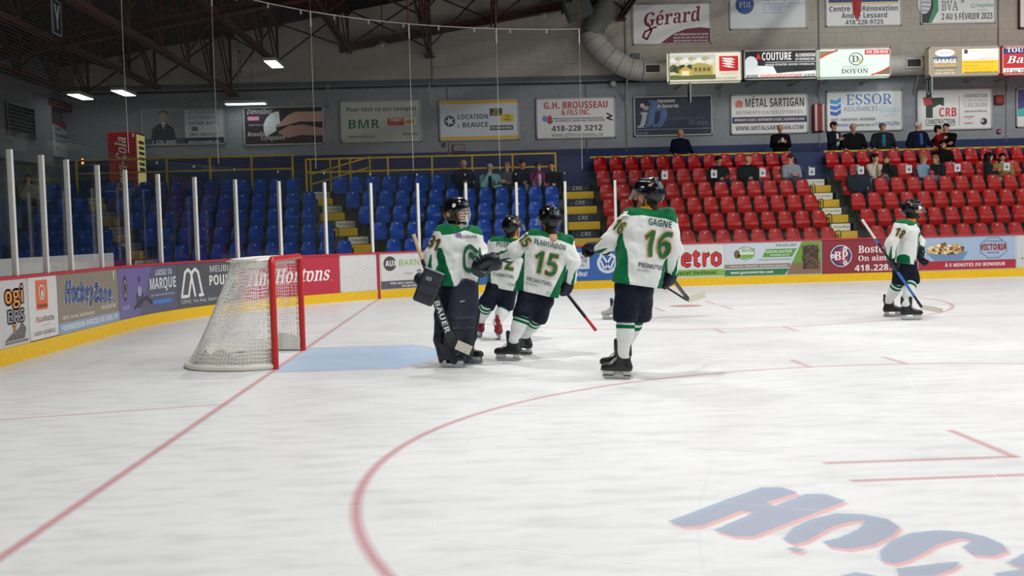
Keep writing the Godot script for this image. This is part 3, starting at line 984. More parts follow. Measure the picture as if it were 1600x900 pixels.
	obj("rail", g, yel, t)
	for k in 4:
		g = G.new(); g.box(Vector3(dx * k / 3.0, 0.5, 0), Vector3(0.045, 1.0, 0.045)); obj("post", g, yel, t)
	var e := thing("guard_rail", "yellow steel guard rail cut short beside the end wall", "railing", Vector3(-9.8, 2.9, -17.9))
	var ex := onz(40.0, 240, -17.9).x + 9.8
	for h in [0.4, 0.95]:
		g = G.new(); g.box(Vector3(ex / 2, h, 0), Vector3(ex, 0.05, 0.05)); obj("rail", g, yel, e)
	g = G.new(); g.box(Vector3(ex, 0.5, 0), Vector3(0.05, 0.95, 0.05)); obj("post", g, yel, e)
	# rail along the walkway behind the red seats
	for seg in [[5.75, 11.75, "yellow capped rail behind the top red seats between the aisles"], [12.75, 22.0, "yellow capped rail behind the top red seats past the white steps"]]:
		var w := thing("guard_rail", seg[2], "railing", Vector3(seg[0], 2.77, -18.72))
		g = G.new(); g.box(Vector3((seg[1] - seg[0]) / 2, 0.83, 0), Vector3(seg[1] - seg[0], 0.05, 0.06)); obj("rail", g, yel, w)
		g = G.new(); g.box(Vector3((seg[1] - seg[0]) / 2, 0.4, 0), Vector3(seg[1] - seg[0], 0.78, 0.03)); obj("panel", g, hexm("142a60", 0.6), w)
	# blue end panels of the stand beside the steps
	g = G.new(); g.box(Vector3(5.2, 2.9, -18.72), Vector3(1.1, 1.5, 0.06)); struct("partition", g, hexm("142a60", 0.6), "blue painted panel at the head of the navy steps")
	g = G.new(); g.box(Vector3(12.24, 2.9, -18.72), Vector3(1.0, 1.4, 0.06)); struct("partition", g, hexm("142a60", 0.6), "blue painted panel at the head of the steps between red seats")
	# low white panel behind the end glass
	g = G.new(); g.box(Vector3(-5.2, 0.6, -6.0), Vector3(0.08, 1.3, 6.5)); struct("partition", g, hexm("d5d5d2", 0.5), "low white panel behind the end glass")
func y0_list(y: float) -> Array: return [y, y - 0.38]

# ---------- adverts on the boards ----------
var adW := 0.0
func advert(px0: float, px1: float, label: String, bg: String, speckled := true):
	var s0 := edge_s(px0); var s1 := edge_s(px1)
	adW = s1 - s0
	var o := edge_at((s0 + s1) * 0.5)
	var t := thing("advert_panel", label, "advert", o)
	var g := G.new(); edge_wall(g, s0 + 0.006, s1 - 0.006, 0.205, 1.035, -0.003, 0.012)
	for k in g.v.size(): g.v[k] -= o
	var c := Color(bg)
	obj("sheet", g, grainy(c.darkened(0.06), c.lightened(0.05), 1.3, 0.4, 71, 0.03) if speckled else mat(c, 0.4), t)
	var em := edge_map((s0 + s1) * 0.5, -0.003)
	pmap = func(u: float, v: float, w: float) -> Vector3: return em.call(u, v, w) - o
	pparent = t; psub = 0.22; pglow = 0.0; prough = 0.4
	# screws along the sheet
	for k in 2:
		for e in 3: C(-adW * 0.47 + e * adW * 0.47, 0.24 + k * 0.76, 0.008, "55565a", 0.002)
func build_adverts():
	advert(-45, 44, "grey and orange cartoon-lettered advert with a skate, beside the white tractor-orange square advert", "c9cacc")
	var W := adW
	T("ogi", W * 0.24, 0.74, 0.2, "e0903a", {"line": ["50535c", 0.03], "w": 0.52}); T("ERS", W * 0.26, 0.5, 0.15, "8d8f93", {"line": ["50535c", 0.02], "w": 0.48}); T("T", W * 0.22, 0.36, 0.12, "e0903a", {"line": ["50535c", 0.02]})
	P([Vector2(W * 0.02, 0.28), Vector2(W * 0.40, 0.28), Vector2(W * 0.44, 0.4), Vector2(W * 0.36, 0.5), Vector2(W * 0.3, 0.42), Vector2(W * 0.16, 0.36)], "5d6168"); S([Vector2(W * 0.05, 0.255), Vector2(W * 0.45, 0.255)], 0.03, "8a7a62", 0.005)
	advert(45, 90, "white advert with an orange square emblem and small red and black name", "dcdddd")
	W = adW
	R(-0.24, 0.6, 0.14, 0.99, "d96a3c"); C(-0.05, 0.83, 0.1, "d9d9d9", 0.004, 0.08); S([Vector2(-0.08, 0.76), Vector2(-0.04, 0.89), Vector2(-0.02, 0.76)], 0.03, "e8e8e8", 0.005); T("Kubota", -0.05, 0.63, 0.05, "43302c", {"w": 0.3})
	T("Oscar", -0.14, 0.44, 0.075, "b84a48", {"f": "sans"}); T("Brochu", 0.16, 0.44, 0.075, "4c4c52", {"f": "sans"}); T("SAINT-GEORGES", 0.0, 0.27, 0.05, "55565c", {"f": "serif", "w": W * 0.75}); S([Vector2(-0.1, 0.38), Vector2(0.2, 0.4)], 0.008, "c88"); R(-W * 0.5, 0.205, W * 0.5, 0.215, "2a2b2d")
	advert(90, 185, "weathered brown advert with slanted blue brush lettering and a pale blue foot", "8b8477")
	W = adW
	R(-W / 2, 0.205, W / 2, 0.36, "8aa3c0"); T("FOURNISSEUR OFFICIEL DU COOL FM", 0, 0.25, 0.075, "e9edf0", {"w": W * 0.92})
	T("12515, 1re Ave, Saint-Georges", -W * 0.2, 0.4, 0.055, "e2e0da", {"w": W * 0.5}); T("418.228.8188", W * 0.3, 0.44, 0.055, "e2e0da", {"w": W * 0.26})
	T("Hockey", -W * 0.18, 0.62, 0.28, "4a6fb0", {"f": "serifbold", "w": W * 0.44, "sk": 0.15, "rot": -0.05, "line": ["e2dede", 0.022]}); T("Zone.", W * 0.22, 0.56, 0.25, "4a6fb0", {"f": "serifbold", "w": W * 0.34, "sk": 0.15, "rot": -0.08, "line": ["e2dede", 0.022]})
	T("f", W * 0.42, 0.86, 0.14, "e8e8ea")
	advert(185, 277, "violet and slate advert with hockey picture and pale condensed lettering", "565b76")
	W = adW
	P([Vector2(-W / 2, 0.21), Vector2(-W * 0.1, 0.21), Vector2(W * 0.12, 1.03), Vector2(-W / 2, 1.03)], "6a66a0"); C(-W * 0.37, 0.7, 0.11, "2b2a33", 0.004, 0.0, 1.9); C(-W * 0.37, 0.7, 0.08, "8f8c99", 0.006, 0.05, 1.9)
	C(-W * 0.1, 0.5, 0.17, "3c4a63", 0.004); C(-W * 0.1, 0.62, 0.09, "9aa4b8", 0.006); C(-W * 0.1, 0.82, 0.06, "43506e", 0.006); S([Vector2(-W * 0.2, 0.35), Vector2(0.02, 0.5), Vector2(W * 0.1, 0.4)], 0.06, "2e3444", 0.006)
	T("LAISSE TA", W * 0.3, 0.86, 0.1, "d4d6de", {"w": W * 0.25}); T("MARQUE", W * 0.28, 0.62, 0.19, "dcdee4", {"w": W * 0.4}); T("DUQUET", -W * 0.36, 0.36, 0.06, "c9c4e0", {"f": "sans"}); R(W * 0.12, 0.36, W * 0.42, 0.43, "3f7fd0"); T("Une histoire de savoir-faire", W * 0.27, 0.5, 0.035, "d4d6de", {"f": "sans", "w": W * 0.36})
	advert(277, 372, "slate grey advert with a large white folded-ribbon letter emblem", "53575e")
	W = adW
	for k in 2: S([Vector2(-W * 0.43 + k * 0.24, 0.42), Vector2(-W * 0.36 + k * 0.24, 0.86), Vector2(-W * 0.31 + k * 0.24, 0.92), Vector2(-W * 0.26 + k * 0.24, 0.86), Vector2(-W * 0.2 + k * 0.24, 0.42)], 0.06, "e6e7e8", 0.004)
	S([Vector2(-W * 0.43, 0.42), Vector2(-W * 0.33, 0.42)], 0.06, "e6e7e8", 0.005); S([Vector2(-W * 0.2 + 0.14, 0.42), Vector2(-W * 0.2 + 0.26, 0.42)], 0.06, "e6e7e8", 0.005)
	T("MEUBLES", W * 0.27, 0.84, 0.12, "e3e4e6", {"f": "sans", "w": W * 0.42}); T("POULIN", W * 0.27, 0.58, 0.19, "eceded", {"w": W * 0.45}); T("12850, 1re Ave, Saint-Georges", -W * 0.02, 0.29, 0.065, "d6d7d9", {"f": "sans", "w": W * 0.86})
	advert(372, 531, "crimson red advert with white brush-script lettering behind the goal", "bf2c44")
	W = adW
	T("Tim Hortons", -W * 0.02, 0.5, 0.3, "f2eeee", {"f": "serifbold", "w": W * 0.82, "sk": 0.28}); S([Vector2(W * 0.13, 0.73), Vector2(W * 0.24, 0.7)], 0.03, "f2eeee", 0.005); C(W * 0.42, 0.5, 0.012, "f2eeee")
	advert(531.5, 587, "blank white board sheet between the crimson advert and the red goal-line stripe", "dddedd")
	for k in 14: C(-adW * 0.4 + (k * 37 % 11) * adW * 0.075, 0.3 + (k * 53 % 17) * 0.042, 0.008, "5b5c60", 0.002)
	advert(595, 692, "white advert with black disc, lime green capitals and dark footer strip", "dfe0df")
	W = adW
	C(-W * 0.35, 0.8, 0.17, "4a4548"); T("AUX", -W * 0.33, 0.74, 0.13, "f4f4f4", {"w": 0.31, "l": 0.006}); T("BARNIQUES", W * 0.16, 0.74, 0.14, "86b843", {"f": "sans", "w": W * 0.72}); T("& CO", W * 0.34, 0.55, 0.12, "86b843", {"f": "sans"}); C(W * 0.12, 0.58, 0.06, "4a4548"); T("DU", W * 0.12, 0.56, 0.045, "f0f0f0", {"l": 0.006})
	C(W * 0.3, 0.8, 0.055, "45464a", 0.006, 0.047); C(W * 0.42, 0.62, 0.055, "45464a", 0.006, 0.047); S([Vector2(W * 0.33, 0.76), Vector2(W * 0.4, 0.66)], 0.012, "45464a", 0.006)
	T("abordable", -W * 0.06, 0.54, 0.035, "77787c", {"f": "sans"}); R(-W / 2, 0.215, W / 2, 0.4, "5b5c66"); T("9180, boul. Lacroix, St-Georges", -W * 0.05, 0.32, 0.045, "f0f0f0", {"w": W * 0.6, "l": 0.005}); T("418 220-4150", -W * 0.05, 0.245, 0.045, "f0f0f0", {"l": 0.005}); C(W * 0.42, 0.42, 0.1, "86c043", 0.005)
	advert(693, 1034, "royal blue car-dealer advert with a round white emblem", "3563b0")
	W = adW
	var cx := edge_s(949.0) - (edge_s(693.0) + edge_s(1034.0)) * 0.5
	C(cx, 0.63, 0.27, "5d8fd6", 0.003); C(cx, 0.63, 0.25, "e9edf3", 0.004); C(cx, 0.63, 0.215, "3a68b4", 0.005)
	C(cx, 0.63, 0.21, "e9edf3", 0.006, 0.185)
	S([Vector2(cx - 0.1, 0.79), Vector2(cx, 0.62), Vector2(cx + 0.1, 0.79)], 0.04, "e9edf3", 0.007); S([Vector2(cx - 0.17, 0.71), Vector2(cx - 0.07, 0.47), Vector2(cx, 0.6), Vector2(cx + 0.07, 0.47), Vector2(cx + 0.17, 0.71)], 0.04, "e9edf3", 0.007)
	var ax := edge_s(900.0) - (edge_s(693.0) + edge_s(1034.0)) * 0.5
	R(ax - 0.75, 0.5, ax + 0.33, 0.9, "e9ecee", 0.003); R(ax - 0.72, 0.52, ax + 0.3, 0.88, "c9d2da", 0.0035); T("ST-GEORGES AUTO", ax + 0.27, 0.66, 0.14, "3c4a5c", {"al": 1.0, "w": 0.95, "l": 0.005}); T("E S T R I E", ax + 0.2, 0.56, 0.05, "5a6676", {"al": 1.0, "l": 0.005})
	T("Vivez pour Volks!", ax + 0.27, 0.32, 0.11, "eef2f6", {"al": 1.0, "w": 1.1}); T("St-Georges", cx + 0.85, 0.6, 0.12, "eef2f6", {"w": 0.8})
	advert(1035, 1131, "white grocer's advert with big red rounded lettering over a green foot strip", "dedfe0")
	W = adW
	T("metro", -W * 0.02, 0.48, 0.42, "d03038", {"w": W * 0.96, "line": ["f4f4f4", 0.025]}); R(-W / 2, 0.24, W / 2, 0.4, "7fb24a"); T("Pascal Veilleux", W * 0.02, 0.28, 0.09, "2f4a2c", {"w": W * 0.72, "l": 0.005})
	advert(1132, 1283, "pale turf-grower advert with green slanted bands and a brown sod block", "cfd8e2")
	W = adW
	C(-W * 0.28, 0.77, 0.22, "3f6a4a", 0.003, 0.0, 0.75); C(-W * 0.28, 0.77, 0.205, "d8e6d2", 0.004, 0.0, 0.74); P([Vector2(-W * 0.36, 0.68), Vector2(-W * 0.3, 0.63), Vector2(-W * 0.21, 0.66), Vector2(-W * 0.2, 0.74), Vector2(-W * 0.36, 0.74)], "79ad4e", 0.005); C(-W * 0.37, 0.75, 0.075, "7a5a48", 0.005, 0.0, 1.4)
	T("Mercier", -W * 0.26, 0.8, 0.1, "3d5f49", {"f": "serif", "sk": 0.25, "w": 0.34, "l": 0.006})
	P([Vector2(-W * 0.11, 0.66), Vector2(W * 0.2, 0.66), Vector2(W * 0.25, 0.86), Vector2(-W * 0.07, 0.86)], "5b9a45"); T("GAZON CULTIVÉ", W * 0.06, 0.76, 0.065, "e6efe0", {"w": W * 0.27, "l": 0.005}); T("DE PREMIÈRE QUALITÉ", W * 0.07, 0.69, 0.035, "e6efe0", {"w": W * 0.2, "l": 0.005}); T("418.222.3957", W * 0.14, 0.92, 0.06, "5d7d62", {"w": W * 0.22})
	T("L'ajout plus vert que chez le voisin!", W * 0.02, 0.58, 0.045, "6c8a6e", {"f": "serif", "w": W * 0.34}); R(-W / 2, 0.4, W * 0.18, 0.5, "8f7f76"); T("Commercial   Résidentiel   Entrepreneur paysagiste", -W * 0.15, 0.43, 0.04, "e9e4df", {"w": W * 0.6, "l": 0.005})
	P([Vector2(-W / 2, 0.22), Vector2(W * 0.12, 0.22), Vector2(W * 0.17, 0.37), Vector2(-W / 2, 0.37)], "2f7a48"); T("www.gazonmercier.com", -W * 0.22, 0.265, 0.065, "eef4ec", {"w": W * 0.44, "l": 0.005})
	P([Vector2(W * 0.14, 0.22), Vector2(W / 2, 0.22), Vector2(W / 2, 1.02), Vector2(W * 0.3, 1.02)], "6f9c42", 0.003); P([Vector2(W * 0.14, 0.22), Vector2(W / 2, 0.22), Vector2(W / 2, 0.5), Vector2(W * 0.2, 0.5)], "8a6f58", 0.0035)
	R(W * 0.31, 0.34, W * 0.47, 0.92, "4a3a31", 0.005)
	var rng := RandomNumberGenerator.new(); rng.seed = 9
	for k in 60: C(W * 0.315 + rng.randf() * W * 0.15, 0.36 + rng.randf() * 0.55, 0.03 + rng.randf() * 0.02, ["5b4a3e", "3f322b", "66523f"][k % 3], 0.006 + 0.0001 * k)
	advert(1284, 1434, "wine red pizza-house advert with a round swirled emblem and phone number", "8c2a38")
	W = adW
	C(-W * 0.3, 0.64, 0.27, "e9e6e6", 0.003)
	C(-W * 0.3, 0.64, 0.25, "2f3f6e", 0.004)
	C(-W * 0.3, 0.64, 0.2, "a03343", 0.005)
	for k in 6: C(-W * 0.3 + cos(k * 1.05) * 0.2, 0.64 + sin(k * 1.05) * 0.2, 0.055, "2f3f6e" if k % 2 == 0 else "e9e6e6", 0.006, 0.02)
	T("BP", -W * 0.3, 0.54, 0.21, "f1efee", {"f": "serifbold", "w": 0.34, "l": 0.008})
	T("Boston Pizza", -W * 0.12, 0.7, 0.18, "f1e9e8", {"f": "serifbold", "al": 0.0, "w": W * 0.62}); T("On aime faire", -W * 0.12, 0.5, 0.13, "f1e9e8", {"f": "serifbold", "al": 0.0, "w": W * 0.56}); T("418.228.8288", -W * 0.16, 0.25, 0.15, "f1e9e8", {"al": 0.0, "w": W * 0.6})
	advert(1435, 1587, "light blue cheese-maker advert with a pile of poutine over a crimson foot strip", "a9bfdc")
	W = adW
	R(-W / 2, 0.22, W / 2, 0.44, "b02a40"); T("À 5 MINUTES DU BONHEUR", W * 0.08, 0.29, 0.085, "f2eced", {"w": W * 0.62, "l": 0.005})
	P([Vector2(-W * 0.41, 0.62), Vector2(0.02, 0.66), Vector2(-0.12, 0.45), Vector2(-W * 0.33, 0.45)], "6f8fb8", 0.003)
	for k in 110:
		var a := rng.randf() * TAU; var rr := sqrt(rng.randf())
		C(-W * 0.22 + cos(a) * rr * 0.46, 0.72 + sin(a) * rr * (0.16 if sin(a) > 0 else 0.1), 0.035 + rng.randf() * 0.025, ["c9a05c", "e8d9b4", "8a5a34", "d8b878", "efe6cc", "6e4630"][k % 6], 0.005 + 0.00008 * k, 0.0, 0.75)
	for p in [[0.0, 0.0]]:
		var oct: Array = []
		for k in 9: oct.append(Vector2(W * 0.27, 0.74) + Vector2.from_angle(TAU * (k + 0.5) / 8.0) * Vector2(0.36, 0.27))
		S(oct, 0.014, "5b7690", 0.004)
	T("VICTORIA", W * 0.27, 0.68, 0.15, "a8323f", {"w": W * 0.27, "line": ["dfe6ee", 0.008], "l": 0.007}); T("Fromagerie", W * 0.27, 0.88, 0.06, "4e6a86", {"f": "serif", "sk": 0.2}); T("DEPUIS 1946", W * 0.27, 0.6, 0.035, "4e6a86", {})
	advert(1588, 1720, "pale grey advert with dark lettering past the cheese-maker advert", "d3d6da")
	T("COOL", -adW * 0.4, 0.55, 0.12, "3f5a66", {"al": 0.0}); C(-adW * 0.43, 0.45, 0.02, "4a4d52")

# ---------- signs on the wall ----------
var sgW := 0.0
var sgH := 0.0
func wsign(px0: float, py0: float, px1: float, py1: float, label: String, bg: String, z := -20.47, frame := "b8b9ba", deep := 0.03, called := "wall_sign") -> Node3D:
	var c := onz((px0 + px1) / 2, (py0 + py1) / 2, z)
	var k := (CAM.z - z) / F / cos(YAW)
	sgW = (px1 - px0) * k * 1.0; sgH = (py1 - py0) * k
	# the rows slope a little in the picture because the camera leans: take that out of the height
	sgH -= absf(sgW) * 0.0
	var t := thing(called, label, "sign", c)
	var g := G.new(); g.box(Vector3(0, 0, 0), Vector3(sgW, sgH, deep)); obj("panel", g, mat(gain(Color(bg)), 0.5, 0.0, pglow), t)
	g = G.new()
	for s in [-1, 1]:
		g.box(Vector3(0, s * (sgH / 2 - 0.02), 0.006), Vector3(sgW, 0.04, deep + 0.02)); g.box(Vector3(s * (sgW / 2 - 0.02), 0, 0.006), Vector3(0.04, sgH, deep + 0.02))
	obj("frame", g, hexm(frame, 0.45), t)
	if deep > 0.2:
		for s in [-1, 1]:
			for e in [-1.0, 1.0]:
				g = G.new(); g.bar(Vector3(s * sgW * 0.3, e * sgH / 2, -0.1), Vector3(s * sgW * 0.3, e * (sgH / 2 + 0.02), -20.5 - z), 0.05, 0.05); obj("arm", g, hexm("8d8c88", 0.5), t)
	pmap = plane_map(Vector3(0, 0, deep / 2), Vector3.RIGHT, Vector3.UP * (0.86 if deep > 0.2 else 1.0), Vector3.BACK); pparent = t; psub = 0.0; prough = 0.5
	return t
func build_signs():
	pglow = 0.0
	pgain = 1.25
	var W: float; var H: float
	wsign(223, 171, 350, 226, "dim grey poster of a man in a dark suit beside a pale text panel", "70767e")
	W = sgW; H = sgH
	R(0.05, -H * 0.3, W / 2 - 0.03, H / 2 - 0.03, "a9adb2"); R(-W / 2 + 0.03, -H / 2 + 0.02, W / 2 - 0.03, -H * 0.3, "3c4656"); R(0.0, -H / 2 + 0.02, W / 2 - 0.03, -H * 0.32, "22304a", 0.004)
	P([Vector2(-1.0, -H * 0.45), Vector2(-0.2, -H * 0.45), Vector2(-0.3, -0.02), Vector2(-0.5, 0.12), Vector2(-0.75, 0.12), Vector2(-0.95, -0.05)], "232a38", 0.006); C(-0.6, 0.32, 0.13, "9a7d70", 0.008, 0.0, 1.25); C(-0.6, 0.42, 0.13, "3a3230", 0.0075, 0.0, 0.75); P([Vector2(-0.66, 0.14), Vector2(-0.54, 0.14), Vector2(-0.6, -0.15)], "d0d2d6", 0.008); S([Vector2(-0.6, 0.1), Vector2(-0.6, -0.16)], 0.035, "2a3350", 0.009)
	for k in 3: T(["JE VOUS AIDE", "À ATTEINDRE", "VOTRE BUT !"][k], 0.62, 0.4 - k * 0.17, 0.09, "4a4d54", {"f": "bold" if k == 2 else "sans", "w": 0.9})
	T("ERIC VEILLEUX", 0.62, -0.28, 0.08, "4a4d54", {"w": 0.85}); R(0.25, -0.13, 0.45, 0.0, "5a5e66", 0.004); T("desbonsconseils.com", 0.62, -H * 0.45, 0.07, "b9c0cc", {"w": 0.95, "l": 0.007}); T("1 225-3965", -0.6, -H * 0.46, 0.11, "a9adb4", {"w": 0.75, "l": 0.009})
	wsign(382, 167, 505, 226, "dark plum poster with two hands and a fan of white cards", "2a1c24")
	W = sgW; H = sgH
	P([Vector2(-0.25, -0.05), Vector2(0.1, 0.3), Vector2(0.35, 0.42), Vector2(W / 2 - 0.03, 0.42), Vector2(W / 2 - 0.03, 0.1), Vector2(0.5, 0.12), Vector2(0.1, 0.02)], "a98878"); P([Vector2(-0.2, -0.2), Vector2(0.15, 0.0), Vector2(0.6, 0.02), Vector2(W / 2 - 0.03, -0.1), Vector2(W / 2 - 0.03, -0.32), Vector2(0.5, -0.3), Vector2(0.1, -0.38)], "97766a", 0.004)
	for k in 10:
		var ca := Vector2.from_angle(1.75 + k * 0.2); var cn := ca.orthogonal() * 0.075; var cp := Vector2(-0.12, -0.06)
		P([cp + ca * 0.12 - cn * 0.5, cp + ca * 0.5 - cn, cp + ca * 0.5 + cn, cp + ca * 0.12 + cn * 0.5], "c6ccd6" if k % 2 == 0 else "b4bbc8", 0.005 + k * 0.0004)
	T("Dévoilez", -0.75, 0.38, 0.14, "d0c6cc", {"f": "serif", "sk": 0.25, "w": 0.75}); R(-1.1, 0.18, -0.75, 0.3, "c27a9a", 0.005); T("Roseline", -0.8, -0.3, 0.12, "d0c6cc", {"f": "serif", "sk": 0.25}); T("la grâce à toute couleur", -0.8, 0.02, 0.05, "bdb2b8", {"f": "sans", "w": 0.55}); T("Gyspsies", -0.35, -0.42, 0.13, "d8d0d4", {"f": "serif", "sk": 0.25})
	wsign(533, 158, 658, 222, "pale grey builder's sign with bold green initials and a red and yellow badge", "a6a9a2")
	W = sgW; H = sgH
	T("Pour tout ce qui compte!", 0.02, 0.32, 0.13, "3a3d3a", {"w": W * 0.85}); T("BMR", -W * 0.21, -0.2, 0.27, "2f5a3c", {"w": W * 0.38}); R(W * 0.08, -0.13, W * 0.28, 0.1, "a8322c"); R(W * 0.28, -0.13, W * 0.43, 0.1, "cfc7b0"); T("Super", W * 0.18, -0.0, 0.1, "e3ddd0", {"sk": 0.2, "l": 0.006}); T("Sélé", W * 0.34, -0.08, 0.1, "d9b63c", {"sk": 0.2, "l": 0.007, "line": ["8a5a20", 0.012]})
	T("www.avantis.coop", -W * 0.24, -0.48, 0.07, "4a4d4a", {"w": W * 0.32}); T("Avantis", W * 0.36, -0.45, 0.1, "3c3f3c", {"w": W * 0.19}); T("coopérative", W * 0.36, -0.53, 0.035, "4a4d4a", {})
	wsign(687, 156, 811, 219, "white rental sign with yellow edge stripes and black stencil lettering", "b4bbc6")
	W = sgW; H = sgH
	R(-W / 2 + 0.02, H / 2 - 0.13, W / 2 - 0.02, H / 2 - 0.02, "c79b2c"); R(-W / 2 + 0.02, -H / 2 + 0.02, W / 2 - 0.02, -H / 2 + 0.13, "c79b2c")
	C(-W * 0.37, -0.02, 0.17, "33363e")
	C(-W * 0.37, -0.02, 0.12, "b4bbc6", 0.004)
	for k in 5: C(-W * 0.37 + cos(k * 1.256) * 0.1, -0.02 + sin(k * 1.256) * 0.1, 0.035, "33363e", 0.005)
	T("LOCATION", -W * 0.08, 0.03, 0.15, "33363e", {"w": W * 0.38}); T("DE", -W * 0.25, -0.17, 0.06, "33363e", {"rot": 1.57}); T("BEAUCE", -W * 0.05, -0.22, 0.15, "33363e", {"w": W * 0.32})
	R(W * 0.13, 0.12, W * 0.29, 0.35, "33363e"); T("ON", W * 0.21, 0.25, 0.07, "d8a82c", {"l": 0.006}); T("LOUE.", W * 0.21, 0.15, 0.07, "d8a82c", {"l": 0.006}); R(W * 0.27, -0.08, W * 0.43, 0.17, "d8a82c", 0.0045); T("ON", W * 0.35, 0.07, 0.06, "33363e", {"l": 0.007}); T("VEND.", W * 0.35, -0.03, 0.06, "33363e", {"l": 0.007}); R(W * 0.13, -0.33, W * 0.42, -0.18, "4c505a"); T("ON VOUS ATTEND.", W * 0.275, -0.285, 0.06, "c0c5cd", {"w": W * 0.26, "l": 0.006})
	wsign(838, 153, 962, 216, "white plumbing and heating sign with dark red capitals and phone number", "c6cbd4")
	W = sgW; H = sgH
	T("G.H. BROUSSEAU", 0, 0.3, 0.21, "a22a38", {"w": W * 0.8}); T("& FILS INC.", 0, 0.1, 0.16, "a22a38", {"w": W * 0.36}); R(-W * 0.3, -0.02, W * 0.34, 0.005, "2f3b4a"); C(-W * 0.33, -0.02, 0.07, "a8323c", 0.004, 0.0, 1.8); C(-W * 0.39, 0.0, 0.09, "5a75b0", 0.003); S([Vector2(-W * 0.37, -0.08), Vector2(-W * 0.33, -0.16), Vector2(-W * 0.29, -0.08)], 0.03, "2c2f36", 0.005)
	S([Vector2(W * 0.39, 0.12), Vector2(W * 0.45, 0.04), Vector2(W * 0.39, -0.02), Vector2(W * 0.45, -0.08)], 0.05, "2c2f36", 0.005)
	T("PLOMBERIE CHAUFFAGE VENTILATION", W * 0.05, -0.11, 0.06, "3a4250", {"w": W * 0.62}); T("418-228 3212", 0.02, -0.4, 0.17, "24272e", {"w": W * 0.64}); T("www.ghbrousseau.ca", 0.02, -0.57, 0.12, "3a3f48", {"f": "sans", "w": W * 0.64})
	wsign(990, 150, 1113, 212, "glossy navy banner with large entwined pale letters and faint script", "1a2138")
	W = sgW; H = sgH
	T("i", -W * 0.4, -0.35, 0.62, "8a8f9c", {"f": "serifbold", "sk": 0.25, "line": ["c2c6ce", 0.012]}); T("b", -W * 0.25, -0.33, 0.78, "3c5a8c", {"f": "serifbold", "sk": 0.25, "line": ["c2c6ce", 0.015]}); C(-W * 0.39, 0.34, 0.07, "b5a098", 0.006)
	T("impressions", -W * 0.2, 0.42, 0.11, "c3c8d0", {"sk": 0.2, "al": 0.0, "w": 0.55}); T("de beauce inc.", -W * 0.2, 0.26, 0.11, "c3c8d0", {"sk": 0.2, "al": 0.0, "w": 0.68}); T("Votre imprimeur depuis plus de", W * 0.14, -0.12, 0.09, "4c5670", {"f": "serif", "sk": 0.2, "w": W * 0.5}); T("30 ans !", W * 0.33, -0.3, 0.15, "56607c", {"f": "serif", "sk": 0.2}); R(-W * 0.47, -0.42, W * 0.47, -0.4, "6a7284"); T("418 228", -W * 0.4, -0.56, 0.08, "5a6278", {})
	wsign(1141, 147, 1263, 209, "white steel-buildings sign with black capitals and a navy band", "c2c3c6")
	W = sgW; H = sgH
	P([Vector2(-W * 0.44, 0.22), Vector2(-W * 0.34, 0.22), Vector2(-W * 0.34, 0.38), Vector2(-W * 0.39, 0.46), Vector2(-W * 0.44, 0.38)], "b5685a"); T("MÉTAL SARTIGAN", W * 0.07, 0.22, 0.26, "26262e", {"w": W * 0.76}); T("BÂTIMENTS D'ACIER OPTIMISÉS", 0, 0.0, 0.1, "5c5d64", {"f": "sans", "w": W * 0.86})
	R(-W / 2 + 0.02, -0.28, W / 2 - 0.02, -0.08, "241f3c"); T("BÂTIMENTS D'ACIER | REVÊTEMENTS D'ACIER | LOCATION DE GRUE", 0, -0.215, 0.075, "c0c0c8", {"w": W * 0.9, "l": 0.006}); T("WWW.METALSARTIGAN.COM", 0, -0.5, 0.13, "34343a", {"w": W * 0.88})
	wsign(1290, 142, 1411, 205, "white insurance sign with blue wave emblem and blue capitals", "bec3d2")
	W = sgW; H = sgH
	for k in 3: P([Vector2(-W * 0.45, 0.38 - k * 0.18), Vector2(-W * 0.37, 0.34 - k * 0.18), Vector2(-W * 0.31, 0.44 - k * 0.18), Vector2(-W * 0.31, 0.3 - k * 0.18), Vector2(-W * 0.37, 0.22 - k * 0.18), Vector2(-W * 0.45, 0.26 - k * 0.18)], ["4a86c8", "3a66b0", "3450a0"][k])
	T("ESSOR", W * 0.06, 0.2, 0.32, "2f62a8", {"f": "serif", "w": W * 0.6}); T("ASSURANCES", -W * 0.05, 0.0, 0.15, "50607c", {"f": "sans", "w": W * 0.45}); T("60ans", W * 0.33, -0.06, 0.2, "86a8cc", {"f": "serif", "w": W * 0.27}); S([Vector2(W * 0.25, -0.18), Vector2(W * 0.38, -0.12), Vector2(W * 0.46, -0.14)], 0.015, "7aa0cc")
	T("AUTO - HABITATION - ENTREPRISE", -W * 0.15, -0.3, 0.08, "3a3f4c", {"w": W * 0.58}); T("essor.ca", -W * 0.24, -0.47, 0.1, "2f5aa0", {}); T("Appelez nous au", W * 0.0, -0.47, 0.075, "3a3f4c", {"w": W * 0.25}); T("1.844.370.2703", W * 0.3, -0.47, 0.11, "2f50a0", {"w": W * 0.32})
	wsign(1431, 139, 1551, 203, "white construction sign with red and dark green block emblem", "bfc2c4")
	W = sgW; H = sgH
	R(-W * 0.38, -0.25, -W * 0.14, 0.38, "26332f"); P([Vector2(-W * 0.29, -0.25), Vector2(-W * 0.29, 0.06), Vector2(-W * 0.2, 0.17), Vector2(-W * 0.1, 0.06), Vector2(-W * 0.1, -0.25)], "bfc2c4", 0.004); P([Vector2(-W * 0.42, 0.4), Vector2(-W * 0.33, 0.44), Vector2(-W * 0.29, 0.18), Vector2(-W * 0.4, 0.13)], "a82e38", 0.005); T("CRB", W * -0.09, -0.22, 0.27, "a82030", {"w": W * 0.23, "l": 0.006}); T("CONSTRUCTION", -W * 0.19, -0.45, 0.15, "26332f", {"w": W * 0.39}); R(-W * 0.39, -0.5, W * 0.01, -0.48, "26332f")
